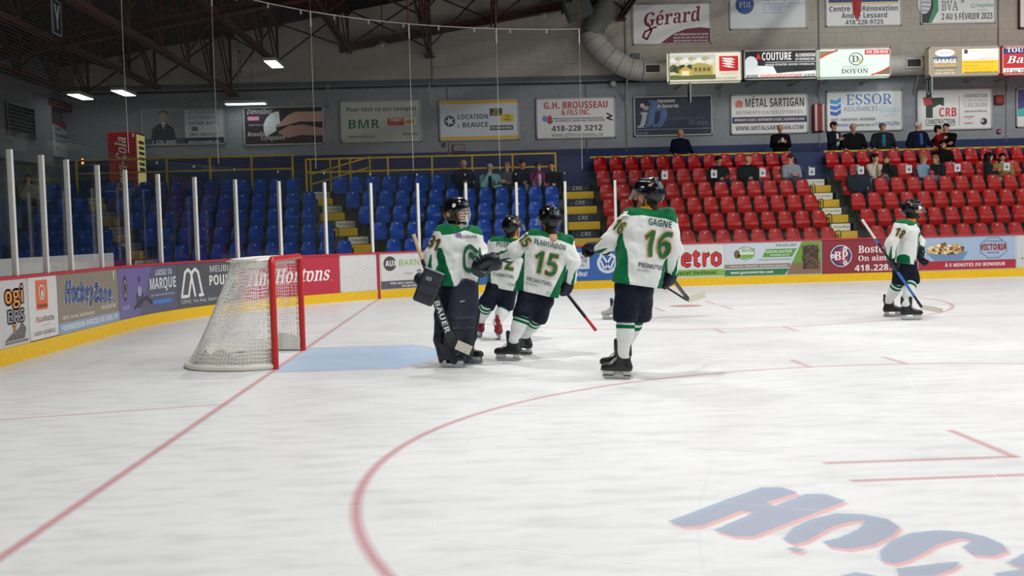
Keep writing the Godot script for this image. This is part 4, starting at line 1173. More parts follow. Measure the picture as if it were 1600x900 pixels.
	R(W * 0.06, -0.5, W * 0.066, 0.42, "6a6d70"); T("CONSTRUCTION", W * 0.28, 0.36, 0.1, "3f5a52", {"w": W * 0.31}); T("ET VENTE DE TERRAINS", W * 0.28, 0.24, 0.06, "8a8f92", {"f": "sans", "w": W * 0.31}); T("T. 418 228-8304", W * 0.28, 0.06, 0.12, "5a5d62", {"f": "sans", "w": W * 0.31}); T("www.maisonCRB.com", W * 0.28, -0.1, 0.06, "3f4246", {"w": W * 0.3}); R(W * 0.13, -0.26, W * 0.26, -0.23, "a04048"); R(W * 0.13, -0.46, W * 0.24, -0.43, "a04048"); T("licence", W * 0.2, -0.33, 0.035, "6a6d70", {"f": "sans"}); C(W * 0.39, -0.4, 0.11, "2c2f33"); C(W * 0.37, -0.38, 0.05, "9da0a4", 0.005)
	wsign(1586, 137, 1700, 198, "violet, teal and white banner beside the small red alarm box", "3c3a6c")
	W = sgW; H = sgH
	P([Vector2(-W / 2, -H / 2), Vector2(W / 2, -H / 2), Vector2(W / 2, -0.1), Vector2(0, 0.2), Vector2(-W / 2, -0.05)], "3f9a9a"); R(-W / 2, -H / 2, -W * 0.2, -H * 0.22, "c6ccd0", 0.005); R(-W * 0.38, -H * 0.4, -W * 0.2, -0.1, "4a6ac0", 0.006)
	wsign(988, 6, 1111, 69, "white sign with looping wine-red script and a wine-red hill in its corner", "cdd0dc")
	W = sgW; H = sgH
	P([Vector2(-W * 0.16, -H / 2 + 0.02), Vector2(W * 0.02, -0.3), Vector2(W * 0.18, -0.16), Vector2(W * 0.36, -0.12), Vector2(W / 2 - 0.02, -0.16), Vector2(W / 2 - 0.02, -H / 2 + 0.02)], "5c1630")
	T("Gérard", 0.0, 0.0, 0.42, "6a1a38", {"f": "serifbold", "sk": 0.2, "w": W * 0.72, "rot": 0.09}); S([Vector2(-W * 0.3, 0.02), Vector2(-W * 0.26, -0.2), Vector2(-W * 0.32, -0.46), Vector2(-W * 0.37, -0.38), Vector2(-W * 0.34, -0.22), Vector2(-W * 0.2, -0.08)], 0.06, "6a1a38")
	for k in 3: T(["SUR PRÉSENTATION DE VOTRE", "BILLET DU COOL FM DU JOUR DU", "MATCH OBTENEZ 15% DE RABAIS"][k], W * 0.24, -0.36 - k * 0.1, 0.055, "d2c0c8", {"w": W * 0.44, "l": 0.006})
	wsign(1139, -18, 1261, 45, "pale grey-blue sign with a round navy badge", "b9bfcf")
	W = sgW; H = sgH
	C(-W * 0.3, 0.13, 0.31, "b9b39c", 0.003)
	C(-W * 0.3, 0.13, 0.29, "2a4a86", 0.004)
	T("PDI", -W * 0.3, 0.05, 0.16, "d6dae4", {"f": "serif", "w": 0.36, "l": 0.006})
	T("Paquet Daigle, inc.", W * 0.16, 0.25, 0.1, "4f5568", {"w": W * 0.46})
	for k in 4: T(["Société de comptables professionnels agréés", "152, 118e Rue, Saint-Georges", "Tél. : 418 228-9761", "pdicomptables.com"][k], -W * 0.07, 0.12 - k * 0.09, 0.05, "6f82ac", {"f": "sans", "al": 0.0})
	wsign(1289, -22, 1409, 41, "white renovation-centre sign with navy capitals over a yellow line", "c3c8d6")
	W = sgW; H = sgH
	R(-W * 0.46, 0.12, W * 0.46, 0.6, "22386c"); R(-W * 0.46, 0.06, W * 0.46, 0.1, "d0a83a", 0.004); T("RONA", 0, 0.2, 0.34, "ccd2e2", {"w": W * 0.78, "l": 0.006, "sk": 0.1}); T("Centre de Rénovation", 0, -0.16, 0.16, "2c3448", {"w": W * 0.9}); T("André Lessard", 0.02, -0.37, 0.16, "2c3448", {"w": W * 0.6}); T("418 228-9725", 0.02, -0.57, 0.14, "2c3448", {"w": W * 0.5})
	wsign(1437, -26, 1556, 37, "white tournament sign with a masked goaltender edge and green stripes", "c0c6cc")
	W = sgW; H = sgH
	P([Vector2(-W / 2 + 0.02, -H / 2 + 0.02), Vector2(-W * 0.36, -H / 2 + 0.02), Vector2(-W * 0.26, -0.2), Vector2(-W * 0.28, H / 2), Vector2(-W / 2 + 0.02, H / 2)], "2f7a58")
	P([Vector2(-W / 2 + 0.02, -H / 2 + 0.02), Vector2(-W * 0.4, -H / 2 + 0.02), Vector2(-W * 0.33, -0.1), Vector2(-W * 0.34, H / 2), Vector2(-W / 2 + 0.02, H / 2)], "26282c", 0.005)
	C(-W * 0.45, 0.05, 0.22, "aeb2b8", 0.006, 0.0, 1.6)
	for k in 4: S([Vector2(-W * 0.5 + 0.03, -0.2 + k * 0.13), Vector2(-W * 0.37, -0.22 + k * 0.13)], 0.02, "2c2e33", 0.008)
	R(-W * 0.26, 0.2, W / 2 - 0.02, 0.32, "2f7a58"); T("BVA", -W * 0.11, -0.22, 0.3, "3a3d42", {"f": "serif", "w": W * 0.22}); S([Vector2(W * 0.03, 0.12), Vector2(W * 0.08, 0.06), Vector2(W * 0.04, 0.02)], 0.025, "3a3d42"); C(W * 0.2, -0.08, 0.07, "2f8a6a", 0.004, 0.05); T("Desjardins", W * 0.36, -0.12, 0.1, "2f8a6a", {"w": W * 0.22}); T("Entreprises", W * 0.33, -0.24, 0.045, "6a6d72", {"f": "sans"}); T("2 AU 5 FÉVRIER 2023", W * 0.12, -0.5, 0.19, "2c2f34", {"w": W * 0.68})
	wsign(1591, -30, 1640, 44, "wine-red framed pennant at the end of the upper sign row", "c9c4bc", -20.4, "7a1c26", 0.05)
	# lit boxes standing off the wall on brackets
	pglow = 0.5
	pgain = 1.0
	var zb := -19.3
	wsign(1043, 82, 1158, 129, "lit sign box showing a house picture and a square red emblem", "efe9d2", zb, "c9c9c4", 0.25, "light_box_sign")
	W = sgW; H = sgH
	R(-W / 2 + 0.02, -H / 2 + 0.02, W * 0.14, H / 2 - 0.02, "d9cf9c")
	R(-W / 2 + 0.02, 0.1, W * 0.14, H / 2 - 0.02, "c9cfca", 0.003)
	for k in 9: C(-W * 0.42 + k * W * 0.06, 0.24 + sin(k * 2.1) * 0.06, 0.13, ["f4f1e0", "b9b48c", "efe9cc"][k % 3], 0.004 + k * 0.0002, 0.0, 0.6)
	for k in 10: C(-W * 0.46 + k * 0.07, -0.06 + sin(k * 1.7) * 0.05, 0.1, ["3d4a2c", "556038", "2f3a24"][k % 3], 0.007 + k * 0.0002, 0.0, 1.1)
	R(-W / 2 + 0.02, -H / 2 + 0.02, W * 0.14, -0.27, "5c6a34", 0.010)
	P([Vector2(-W * 0.36, -0.3), Vector2(-W * 0.18, -0.3), Vector2(-W * 0.18, -0.1), Vector2(-W * 0.27, 0.04), Vector2(-W * 0.36, -0.1)], "c2a850", 0.011)
	R(-W * 0.32, -0.28, -W * 0.22, -0.13, "efe6b8", 0.012)
	P([Vector2(-W * 0.18, -0.26), Vector2(W * 0.1, -0.26), Vector2(W * 0.1, 0.02), Vector2(W * 0.02, 0.1), Vector2(-W * 0.1, 0.15), Vector2(-W * 0.18, 0.08)], "b5a254", 0.0105)
	for k in 4: R(-W * 0.15 + k * 0.13, -0.15, -W * 0.11 + k * 0.13, -0.02, "6a6238", 0.012)
	R(W * 0.19, -0.16, W * 0.45, 0.36, "c8141e", 0.004)
	for k in 4: P([Vector2(W * 0.22, 0.3 - k * 0.09), Vector2(W * (0.36 - k * 0.01) , 0.3 - k * 0.09), Vector2(W * 0.41, 0.22 - k * 0.09), Vector2(W * (0.26 + k * 0.02), 0.23 - k * 0.09)], "f4efe6", 0.006)
	T("www.garage.com", W * 0.32, -0.27, 0.06, "8a8674", {"f": "sans", "w": W * 0.24})
	T("Chez nous, on ne regrette jamais!", W * 0.0, -0.44, 0.085, "6a6650", {"f": "serif", "sk": 0.25, "w": W * 0.86, "l": 0.012})
	wsign(1160, 79, 1275, 125, "lit sign box with white capitals on black over a white foot", "10141c", zb, "c9c9c4", 0.25, "light_box_sign")
	W = sgW; H = sgH
	P([Vector2(-W / 2 + 0.02, -H / 2 + 0.02), Vector2(W / 2 - 0.02, -H / 2 + 0.02), Vector2(W / 2 - 0.02, -0.22), Vector2(W * 0.1, -0.27), Vector2(-W * 0.05, -0.3), Vector2(-W * 0.1, -0.05), Vector2(-W / 2 + 0.02, 0.0)], "e9ecec"); C(-W * 0.4, 0.05, 0.2, "dfe6ea", 0.004, 0.0, 1.3); P([Vector2(-W * 0.34, 0.2), Vector2(-W * 0.26, 0.2), Vector2(-W * 0.3, 0.42)], "d02a30", 0.006); T("COUTURE", -W * 0.05, 0.16, 0.26, "f0f0ea", {"w": W * 0.4, "l": 0.007}); T("ALUMINIUM", W * 0.34, 0.26, 0.12, "f0f0ea", {"w": W * 0.27}); T("(ST-GEORGES) INC.", W * 0.34, 0.14, 0.08, "f0f0ea", {"w": W * 0.27}); R(-W * 0.2, 0.08, W * 0.48, 0.095, "d9dcdc", 0.005); T("SAVOIR ÉCOUTER. SAVOIR CONSEILLER.", W * 0.13, -0.03, 0.065, "e4e6e4", {"w": W * 0.68, "l": 0.007})
	T("www.", -W * 0.38, -0.43, 0.12, "33363c", {"l": 0.007, "w": W * 0.18}); T("couturealuminium", 0.02, -0.43, 0.12, "c8502c", {"l": 0.007, "w": W * 0.57}); T(".com", W * 0.39, -0.43, 0.12, "33363c", {"l": 0.007, "w": W * 0.16})
	wsign(1276, 76, 1390, 122, "lit mint-white sign box with red corner curves and a round letter emblem", "dcefe4", zb, "c9c9c4", 0.25, "light_box_sign")
	W = sgW; H = sgH
	P([Vector2(-W / 2 + 0.02, H / 2 - 0.02), Vector2(-W * 0.22, H / 2 - 0.02), Vector2(-W * 0.36, 0.3), Vector2(-W / 2 + 0.02, 0.18)], "8a7a4c", 0.003); S([Vector2(-W * 0.49, 0.16), Vector2(-W * 0.38, 0.31), Vector2(-W * 0.24, 0.45)], 0.045, "cc2a3c", 0.005); P([Vector2(W / 2 - 0.02, -H / 2 + 0.02), Vector2(W * 0.2, -H / 2 + 0.02), Vector2(W * 0.38, -0.32), Vector2(W / 2 - 0.02, -0.18)], "7a6a3c", 0.003); S([Vector2(W * 0.49, -0.16), Vector2(W * 0.38, -0.31), Vector2(W * 0.24, -0.44)], 0.045, "cc2a3c", 0.005)
	R(W * 0.14, 0.27, W * 0.48, 0.44, "cc2438", 0.004); T("418 230-0016", W * 0.31, 0.31, 0.1, "f2efe6", {"w": W * 0.3, "l": 0.007}); C(W * 0.02, 0.13, 0.22, "3c4a44", 0.004, 0.19); T("D", 0.02, 0.02, 0.22, "3c4a44", {"f": "serifbold", "l": 0.006}); P([Vector2(0.06, 0.08), Vector2(0.22, 0.12), Vector2(0.24, 0.04), Vector2(0.12, 0.0)], "c8c070", 0.008); T("IMPRIMERIE", 0.0, -0.17, 0.065, "7f9490", {"f": "serif", "w": W * 0.36}); T("DOYON", 0.0, -0.37, 0.16, "3c4a50", {"f": "serifbold", "w": W * 0.37})
	wsign(1447, 74, 1560, 119, "lit sign box split between a taupe garage badge and a yellow address panel", "9a9078", zb, "c9c9c4", 0.25, "light_box_sign")
	W = sgW; H = sgH
	C(-W * 0.27, 0.3, 0.3, "f2f2ea", 0.004, 0.0, 0.42); T("Service", -W * 0.27, 0.26, 0.09, "5c7aa8", {"f": "serif", "sk": 0.2, "l": 0.006}); R(-W * 0.43, 0.05, -W * 0.1, 0.16, "34508a", 0.0035); T("GARAGE", -W * 0.27, -0.06, 0.15, "f4f2ea", {"w": W * 0.31, "l": 0.007}); T("FORTIN & PATRY", -W * 0.27, -0.18, 0.08, "e8b83c", {"w": W * 0.31}); R(-W * 0.43, -0.24, -W * 0.1, -0.21, "34508a", 0.0035); T("Pièces d'origine", -W * 0.27, -0.33, 0.055, "e0c070", {"w": W * 0.25, "sk": 0.2}); T("QUALITÉ - SERVICE - PRIX", -W * 0.27, -0.43, 0.045, "efeee6", {"w": W * 0.28})
	R(-W * 0.03, -H / 2 + 0.02, W / 2 - 0.02, 0.02, "ecc21c", 0.004)
	R(-W * 0.03, 0.02, W / 2 - 0.02, H / 2 - 0.02, "f1efe2", 0.004)
	R(0.0, 0.26, W * 0.05, 0.4, "3a3d4c", 0.006)
	T("autopro", W * 0.14, 0.31, 0.05, "9a9a94", {"f": "sans", "l": 0.006})
	for k in 2: T(["Réal Fortin", "Michel Patry"][k], W * 0.46, 0.2 - k * 0.08, 0.05, "8a8a84", {"f": "sans", "al": 1.0, "l": 0.006})
	R(W * 0.22, 0.07, W * 0.47, 0.085, "6a5a9a", 0.006)
	for k in 4: T(["950, 42e Rue Nord (40 arpents)", "Saint-Georges", "Tél.: 418.221.1725", "www.garagefortinetpatry.com"][k], 0.0, -0.08 - k * 0.115, 0.065, "a07a2c" if k < 3 else "3a3420", {"f": "sans" if k < 3 else "bold", "al": 0.0, "w": W * [0.42, 0.2, 0.35, 0.47][k], "l": 0.006})
	wsign(1561, 72, 1680, 117, "lit crimson sign box with navy heading and white brush lettering", "c01c28", zb, "c9c9c4", 0.25, "light_box_sign")
	W = sgW; H = sgH
	R(-W / 2 + 0.02, 0.24, W / 2 - 0.02, H / 2 - 0.02, "202c6a", 0.003); T("TOURNOI", -W * 0.44, 0.29, 0.15, "f0f0ee", {"f": "serifbold", "al": 0.0, "w": W * 0.5}); T("Bantam", -W * 0.44, -0.1, 0.26, "f2e6e2", {"f": "serifbold", "sk": 0.3, "al": 0.0, "w": W * 0.7, "line": ["6a0c14", 0.02]}); R(-W / 2 + 0.02, -H / 2 + 0.02, W / 2 - 0.02, -0.27, "ebe9e0", 0.003); T("17 au 19 et 23 au 26 janvier", -W * 0.46, -0.42, 0.12, "3a3a44", {"al": 0.0, "w": W * 0.9})
	pglow = 0.0

# ---------- the goal ----------
func build_goal():
	var t := thing("hockey_goal", "red-framed hockey goal with white cord net on the goal line", "goal", Vector3(0, 0, 0))
	var red := hexm("c4201c", 0.35)
	var white := hexm("dcdad2", 0.7)
	var H := 1.22
	var g := G.new()
	g.tube([Vector3(0, 0, 0.945), Vector3(0, H - 0.06, 0.945), Vector3(0, H - 0.02, 0.93), Vector3(0, H, 0.89), Vector3(0, H, -0.89), Vector3(0, H - 0.02, -0.93), Vector3(0, H - 0.06, -0.945), Vector3(0, 0, -0.945)], 0.038, 14)
	obj("front_frame", g, red, t)
	# base rail: out from the posts and round the back
	var base: Array = []
	for k in 33:
		var a := PI * k / 32.0
		var c := cos(a); var s := sin(a)
		base.append(Vector3(-1.13 * pow(s, 0.72), 0.0, signf(c) * 1.06 * pow(absf(c), 0.62)))
	base[0] = Vector3(-0.02, 0, 0.945); base[32] = Vector3(-0.02, 0, -0.945)
	base[1] = Vector3(-0.14, 0, 1.0); base[31] = Vector3(-0.14, 0, -1.0)
	var top: Array = []
	for k in 33:
		var a := PI * k / 32.0
		var c := cos(a); var s := sin(a)
		top.append(Vector3(-0.52 * pow(s, 0.5), H - 0.005, signf(c) * 0.93 * pow(absf(c), 0.35)))
	var up := func(p: Vector3, y: float) -> Vector3: return Vector3(p.x, y, p.z)
	g = G.new(); var pts: Array = []
	for p in base: pts.append(up.call(p, 0.033))
	g.tube(pts, 0.033, 10); obj("base_rail", g, grainy(Color("e4e2da"), Color("efeee8"), 1.5, 0.6, 81), t)
	g = G.new(); pts = []
	for k in range(1, 32): pts.append(top[k])
	g.tube(pts, 0.024, 8); obj("top_rail", g, white, t)
	g = G.new(); g.tube([Vector3(-0.52, H, 0), Vector3(-0.75, 0.8, 0), Vector3(-1.13, 0.06, 0)], 0.024, 8); obj("back_post", g, white, t)
	# canvas skirt on the lower back and canvas cover along the top rail
	var sheet := func(y0: float, y1: float, off: float) -> G:
		var sg := G.new()
		for k in 32:
			var f := func(i: int, y: float) -> Vector3:
				var q: Vector3 = base[i].lerp(top[i], pow(y / H, 0.85))
				return Vector3(q.x * off, y, q.z * off) + Vector3(0.012 * sin(i * 2.3 + y * 30.0), 0, 0)
			var ys := y1 - 0.04 + 0.04 * sin(k * 1.3); var ye := y1 - 0.04 + 0.04 * sin((k + 1) * 1.3)
			sg.quad(f.call(k, y0), f.call(k + 1, y0), f.call(k + 1, ye), f.call(k, ys))
		return sg
	obj("skirt", sheet.call(0.03, 0.24, 0.93), grainy(Color("e4e2d8"), Color("efede6"), 2.0, 0.8, 82), t)
	obj("top_cover", sheet.call(H - 0.09, H, 1.015), grainy(Color("dad8ce"), Color("e8e6de"), 2.0, 0.8, 83), t)
	# net: cords down from the top rail and cords round, pulled in a little between
	var at := func(u: float, v: float) -> Vector3:     # u along the rail 0..32, v 0 base .. 1 top
		var i := clampi(int(u), 0, 31)
		var b: Vector3 = base[i].lerp(base[i + 1], u - i); var q: Vector3 = top[i].lerp(top[i + 1], u - i)
		var m := b.lerp(q, pow(v, 0.85))
		m.y = 0.05 + v * (H - 0.06)
		var bag := sin(v * PI) * 0.02 * sin(u * 0.9)
		return Vector3(m.x * (1.0 + bag), m.y, m.z * (1.0 + bag))
	var cum := [0.0]
	for k in 32: cum.append(cum[k] + base[k].distance_to(base[k + 1]))
	var us: Array = []
	var d := 0.0
	while d < cum[32]:
		var i := 0
		while i < 31 and cum[i + 1] < d: i += 1
		us.append(i + (d - cum[i]) / (cum[i + 1] - cum[i]))
		d += 0.046
	us.append(32.0)
	var nv := 28
	g = G.new()
	for k in us.size():
		pts = []
		for v in 13: pts.append(at.call(us[k], v / 12.0) + Vector3(0, 0, 0.006 * sin(v * 2.1 + k)))
		g.tube(pts, 0.0042, 3, false, false)
	for v in nv:
		pts = []
		for k in us.size(): pts.append(at.call(us[k], (v + 0.5) / nv) + Vector3(0, 0.006 * sin(k * 1.1 + v), 0))
		g.tube(pts, 0.0042, 3, false, false)
	# flat net over the top
	for k in 13:
		var z := -0.88 + 1.76 * k / 12.0
		g.tube([Vector3(-0.02, H, z), Vector3(-0.25, H - 0.025, z), Vector3(-0.5, H - 0.005, z * 0.93)], 0.0042, 3, false, false)
		var x := -0.04 - 0.46 * k / 12.0
		g.tube([Vector3(x, H - 0.005, 0.91), Vector3(x, H - 0.02, 0), Vector3(x, H - 0.005, -0.91)], 0.0042, 3, false, false)
	var no := obj("net", g, hexm("f2f2ee", 0.8), t); no.set_meta("kind", "stuff")
	# lacing round the posts
	for s in [-1.0, 1.0]:
		g = G.new(); pts = []
		for k in 120: pts.append(Vector3(-0.02 + cos(k * 0.9) * 0.045, 0.06 + k * 0.0095, s * 0.945 + sin(k * 0.9) * 0.045))
		g.tube(pts, 0.003, 3, false, false); obj("lacing", g, hexm("4a4642", 0.7), t)
	# emblem printed on the top cover
	pparent = t; psub = 0.0; pglow = 0.0
	pmap = func(u: float, v: float, w: float) -> Vector3: return Vector3(-0.22 + v, H + 0.012 + w, 0.55 - u)
	R(-0.16, -0.11, 0.16, 0.11, "e4e2da", 0.0, "patch"); C(0, 0, 0.08, "c8402c", 0.002); C(0, 0, 0.05, "e4e2da", 0.003)

# ---------- hockey players ----------
const SKIN := Color("c9987f")
var proto := {}
func yaw_basis(d: Vector3, tilt := 0.0) -> Basis:      # local +x along d, +y up
	var x := Vector3(d.x, 0, d.z).normalized()
	var b := Basis(x, Vector3.UP, x.cross(Vector3.UP))
	return b * Basis(Vector3(0, 0, 1), tilt)
func proto_skate(kind: String) -> Array:
	if proto.has("skate" + kind): return proto["skate" + kind]
	var c: Color = {"red": Color("7e1a24"), "pale": Color("a5a6a4")}.get(kind, Color("1b1d22"))
	var d := Color("2a2d33") if kind != "red" else Color("c9c9cc")
	var s := Sdf.new()
	s.cap(Vector3(-0.105, 0.115, 0), Vector3(0.13, 0.105, 0), 0.042, 0.036, 0.02, c)
	s.cap(Vector3(0.05, 0.12, 0), Vector3(0.135, 0.105, 0), 0.042, 0.04, 0.02, c)
	s.cap(Vector3(-0.085, 0.13, 0), Vector3(-0.07, 0.25, 0), 0.052, 0.055, 0.03, c)
	s.cap(Vector3(-0.02, 0.15, 0), Vector3(-0.045, 0.24, 0), 0.045, 0.05, 0.03, c)
	s.cap(Vector3(-0.115, 0.25, 0), Vector3(-0.125, 0.335, 0), 0.03, 0.018, 0.03, c)
	s.cap(Vector3(-0.01, 0.24, 0), Vector3(0.0, 0.325, 0), 0.032, 0.025, 0.02, d)
	s.cap(Vector3(-0.11, 0.1, 0), Vector3(0.135, 0.085, 0), 0.032, 0.032, 0.008, Color("0e0f12"))
	s.cuts = [[Vector3(0, -1, 0), -0.078]]
	var lace := G.new()
	for k in 7:
		var p := Vector3(0.075 - k * 0.018, 0.15 + k * 0.0155, 0)
		lace.tube([p + Vector3(0, -0.014, 0.036), p + Vector3(0.012, 0.006, 0), p + Vector3(0, -0.014, -0.036)], 0.0045, 5)
	var hold := G.new()
	var prof := [Vector2(-0.125, 0.08), Vector2(-0.12, 0.045), Vector2(-0.1, 0.03), Vector2(0.13, 0.03), Vector2(0.15, 0.045), Vector2(0.15, 0.078)]
	for k in prof.size() - 1:
		for sg in [-1.0, 1.0]:
			var a: Vector2 = prof[k]; var b: Vector2 = prof[k + 1]
			hold.quad(Vector3(a.x, a.y, -0.016), Vector3(b.x, b.y, -0.016), Vector3(b.x, b.y, 0.016), Vector3(a.x, a.y, 0.016))
	for sg in [-1.0, 1.0]:
		for q in [[-0.125, -0.06, 0.08], [0.04, 0.15, 0.08], [-0.125, 0.15, 0.046]]:
			hold.box(Vector3((q[0] + q[1]) / 2, (0.03 + q[2]) / 2, sg * 0.013), Vector3(q[1] - q[0], q[2] - 0.03, 0.006))
	var run := G.new(); run.box(Vector3(0.01, 0.016, 0), Vector3(0.27, 0.03, 0.004)); run.box(Vector3(0.155, 0.024, 0), Vector3(0.03, 0.018, 0.004)); run.box(Vector3(-0.135, 0.024, 0), Vector3(0.03, 0.018, 0.004))
	proto["skate" + kind] = [s.build(0.009), lace.mesh(), hold.mesh(), run.mesh()]
	return proto["skate" + kind]
func put_skate(parent: Node3D, o: Vector3, at: Vector3, dir: Vector3, lean := 0.0, kind := "black", pitch := 0.0) -> Vector3:
	var m := proto_skate(kind)
	var n := Node3D.new(); n.name = "skate"; parent.add_child(n, true)
	var b := yaw_basis(dir, pitch) * Basis(Vector3(1, 0, 0), lean)
	n.transform = Transform3D(b, at - o)
	var vm := vmat(0.45, 0.5)
	obj("boot", m[0], vm, n); obj("lacing", m[1], hexm("c9c9c6", 0.8), n); obj("blade_holder", m[2], hexm("d6d7d6", 0.45), n); obj("runner", m[3], hexm("a9adb2", 0.2, 0.9), n)
	return at + b * Vector3(-0.07, 0.24, 0)
func proto_glove(side: float) -> ArrayMesh:
	var key := "glove%d" % int(side)
	if proto.has(key): return proto[key]
	var s := Sdf.new()
	var nv := Color("171b2a"); var gd := Color("c99a2a")
	s.cap(Vector3(0, -0.11, 0), Vector3(0, -0.03, 0), 0.068, 0.052, 0.02, nv)
	s.cap(Vector3(-0.03, 0.01, 0.012), Vector3(0.03, 0.01, 0.012), 0.048, 0.048, 0.03, nv)
	s.cap(Vector3(-0.032, 0.06, 0.005), Vector3(0.032, 0.06, 0.005), 0.042, 0.042, 0.03, nv)
	for k in 4:
		var x := -0.048 + k * 0.032
		var l: float = [0.9, 1.0, 1.05, 0.92][k]
		s.cap(Vector3(x, 0.085, 0.01), Vector3(x * 1.05, 0.125 * l, -0.02), 0.0195, 0.0185, 0.008, nv)
		s.cap(Vector3(x * 1.05, 0.125 * l, -0.02), Vector3(x, 0.118 * l, -0.07), 0.0185, 0.0175, 0.008, nv)
		s.cap(Vector3(x, 0.118 * l, -0.07), Vector3(x * 0.95, 0.075, -0.09), 0.017, 0.015, 0.008, Color("3a3026"))
	s.cap(Vector3(side * 0.05, 0.02, -0.005), Vector3(side * 0.075, 0.06, -0.045), 0.024, 0.021, 0.012, nv)
	s.cap(Vector3(side * 0.075, 0.06, -0.045), Vector3(side * 0.055, 0.085, -0.085), 0.02, 0.017, 0.01, nv)
	proto[key] = s.build(0.0075, Vector3.ZERO, func(p: Vector3, _j: int, c: Color) -> Color:
		if p.y < -0.03 and p.y > -0.075 and p.z > 0.02 and absf(p.x) < 0.04 and fposmod(p.x * 60.0 + p.y * 20.0, 1.0) < 0.62: return gd
		return c)
	return proto[key]
func put_glove(parent: Node3D, o: Vector3, wrist: Vector3, dir: Vector3, palm: Vector3, side: float) -> Vector3:
	var y := dir.normalized()
	var z := -(palm - y * palm.dot(y)).normalized()
	var b := Basis(y.cross(z), y, z)
	var n := obj("glove", proto_glove(side), vmat(0.6, 0.4), parent)
	n.transform = Transform3D(b, wrist + y * 0.06 - o)
	return wrist + y * 0.06 + b * Vector3(0, 0.095, -0.05)
func proto_head(kind: String) -> ArrayMesh:
	var key := "head" + kind
	if proto.has(key): return proto[key]
	var s := Sdf.new()
	var sk := SKIN
	s.cap(Vector3(-0.02, 0.035, 0), Vector3(0.02, 0.035, 0), 0.086, 0.08, 0.03, sk, Vector3(0, 0, 1), 1.12)
	s.cap(Vector3(0.02, -0.03, 0), Vector3(0.055, -0.085, 0), 0.062, 0.036, 0.03, sk)
	s.cap(Vector3(0.092, 0.01, 0), Vector3(0.115, -0.028, 0), 0.009, 0.015, 0.012, sk)
	s.cap(Vector3(0.088, 0.034, -0.03), Vector3(0.088, 0.034, 0.03), 0.011, 0.011, 0.015, sk)
	for e in [-1.0, 1.0]:
		s.cap(Vector3(-0.005, -0.02, e * 0.083), Vector3(-0.012, 0.015, e * 0.09), 0.015, 0.019, 0.008, sk, Vector3(0, 0, 1), 1.7)
		s.cap(Vector3(0.086, 0.014, e * 0.03), Vector3(0.086, 0.014, e * 0.032), 0.012, 0.012, 0.003, Color("2a2320"))
		s.cap(Vector3(0.06, -0.02, e * 0.04), Vector3(0.05, -0.05, e * 0.035), 0.026, 0.024, 0.02, sk)
	s.cap(Vector3(0.09, -0.058, -0.016), Vector3(0.09, -0.058, 0.016), 0.009, 0.009, 0.006, Color("a0605a"))
	s.cap(Vector3(0.078, -0.092, -0.01), Vector3(0.078, -0.092, 0.01), 0.02, 0.02, 0.02, sk)
	s.cap(Vector3(-0.02, -0.05, 0), Vector3(-0.045, -0.2, 0), 0.056, 0.066, 0.03, sk)
	var hair := Color("2a211c")
	proto[key] = s.build(0.0075, Vector3.ZERO, func(p: Vector3, _j: int, c: Color) -> Color:
		if c == SKIN:
			if kind == "beard" and p.x > 0.0 and p.y < -0.035 and p.y > -0.13 and not (p.x > 0.085 and absf(p.z) < 0.02 and p.y > -0.07): return hair
			if p.x < -0.0 and p.y > -0.105 and p.x < 0.02 + p.y * 0.5 and absf(p.z) < 0.084: return hair
			if p.x < 0.0 and p.y > -0.145: return hair
		return c)
	return proto[key]
func proto_helmet() -> Array:
	if proto.has("helmet"): return proto["helmet"]
	var s := Sdf.new()
	var c := Color("10131b")
	s.cap(Vector3(-0.03, 0.04, 0), Vector3(0.03, 0.04, 0), 0.117, 0.112, 0.02, c, Vector3(0, 0, 1), 1.1)
	s.cap(Vector3(-0.06, 0.0, 0), Vector3(-0.05, -0.03, 0), 0.088, 0.075, 0.03, c)
	for e in [-1.0, 1.0]:
		s.cap(Vector3(-0.07, 0.15, e * 0.028), Vector3(0.07, 0.145, e * 0.035), 0.013, 0.011, 0.02, c)
		s.cap(Vector3(-0.09, 0.1, e * 0.065), Vector3(0.06, 0.12, e * 0.075), 0.013, 0.01, 0.02, c)
		s.cap(Vector3(-0.1, 0.04, e * 0.075), Vector3(0.04, 0.06, e * 0.103), 0.012, 0.012, 0.015, Color("1c2130"))
		s.cap(Vector3(-0.03, -0.02, e * 0.09), Vector3(0.0, 0.02, e * 0.1), 0.022, 0.026, 0.02, c, Vector3(0, 0, 1), 1.6)
	s.cuts = [[Vector3(0.52, -1, 0).normalized(), 0.012]]
	var m := s.build(0.0075, Vector3.ZERO, func(p: Vector3, _j: int, k: Color) -> Color:
		if Vector2(p.x + 0.045, p.y - 0.085).length() < 0.013 and absf(p.z) > 0.06: return Color("c9901e")
		return k)
	var v := G.new()
	for k in 12:
		for r in 3:
			var f := func(a: float, h: float) -> Vector3:
				return Vector3(0.02 + cos(a) * (0.118 + h * 0.05), 0.06 - h * 0.095, sin(a) * (0.108 + h * 0.02))
			var a0 := lerpf(-1.25, 1.25, k / 12.0); var a1 := lerpf(-1.25, 1.25, (k + 1) / 12.0)
			v.quad(f.call(a0, (r + 1) / 3.0), f.call(a1, (r + 1) / 3.0), f.call(a1, r / 3.0), f.call(a0, r / 3.0))
	var st := G.new()
	st.tube([Vector3(0.0, -0.01, 0.098), Vector3(0.02, -0.07, 0.075), Vector3(0.05, -0.125, 0.03), Vector3(0.05, -0.125, -0.03), Vector3(0.02, -0.07, -0.075), Vector3(0.0, -0.01, -0.098)], 0.006, 6)
	proto["helmet"] = [m, v.mesh(), st.mesh()]
	return proto["helmet"]
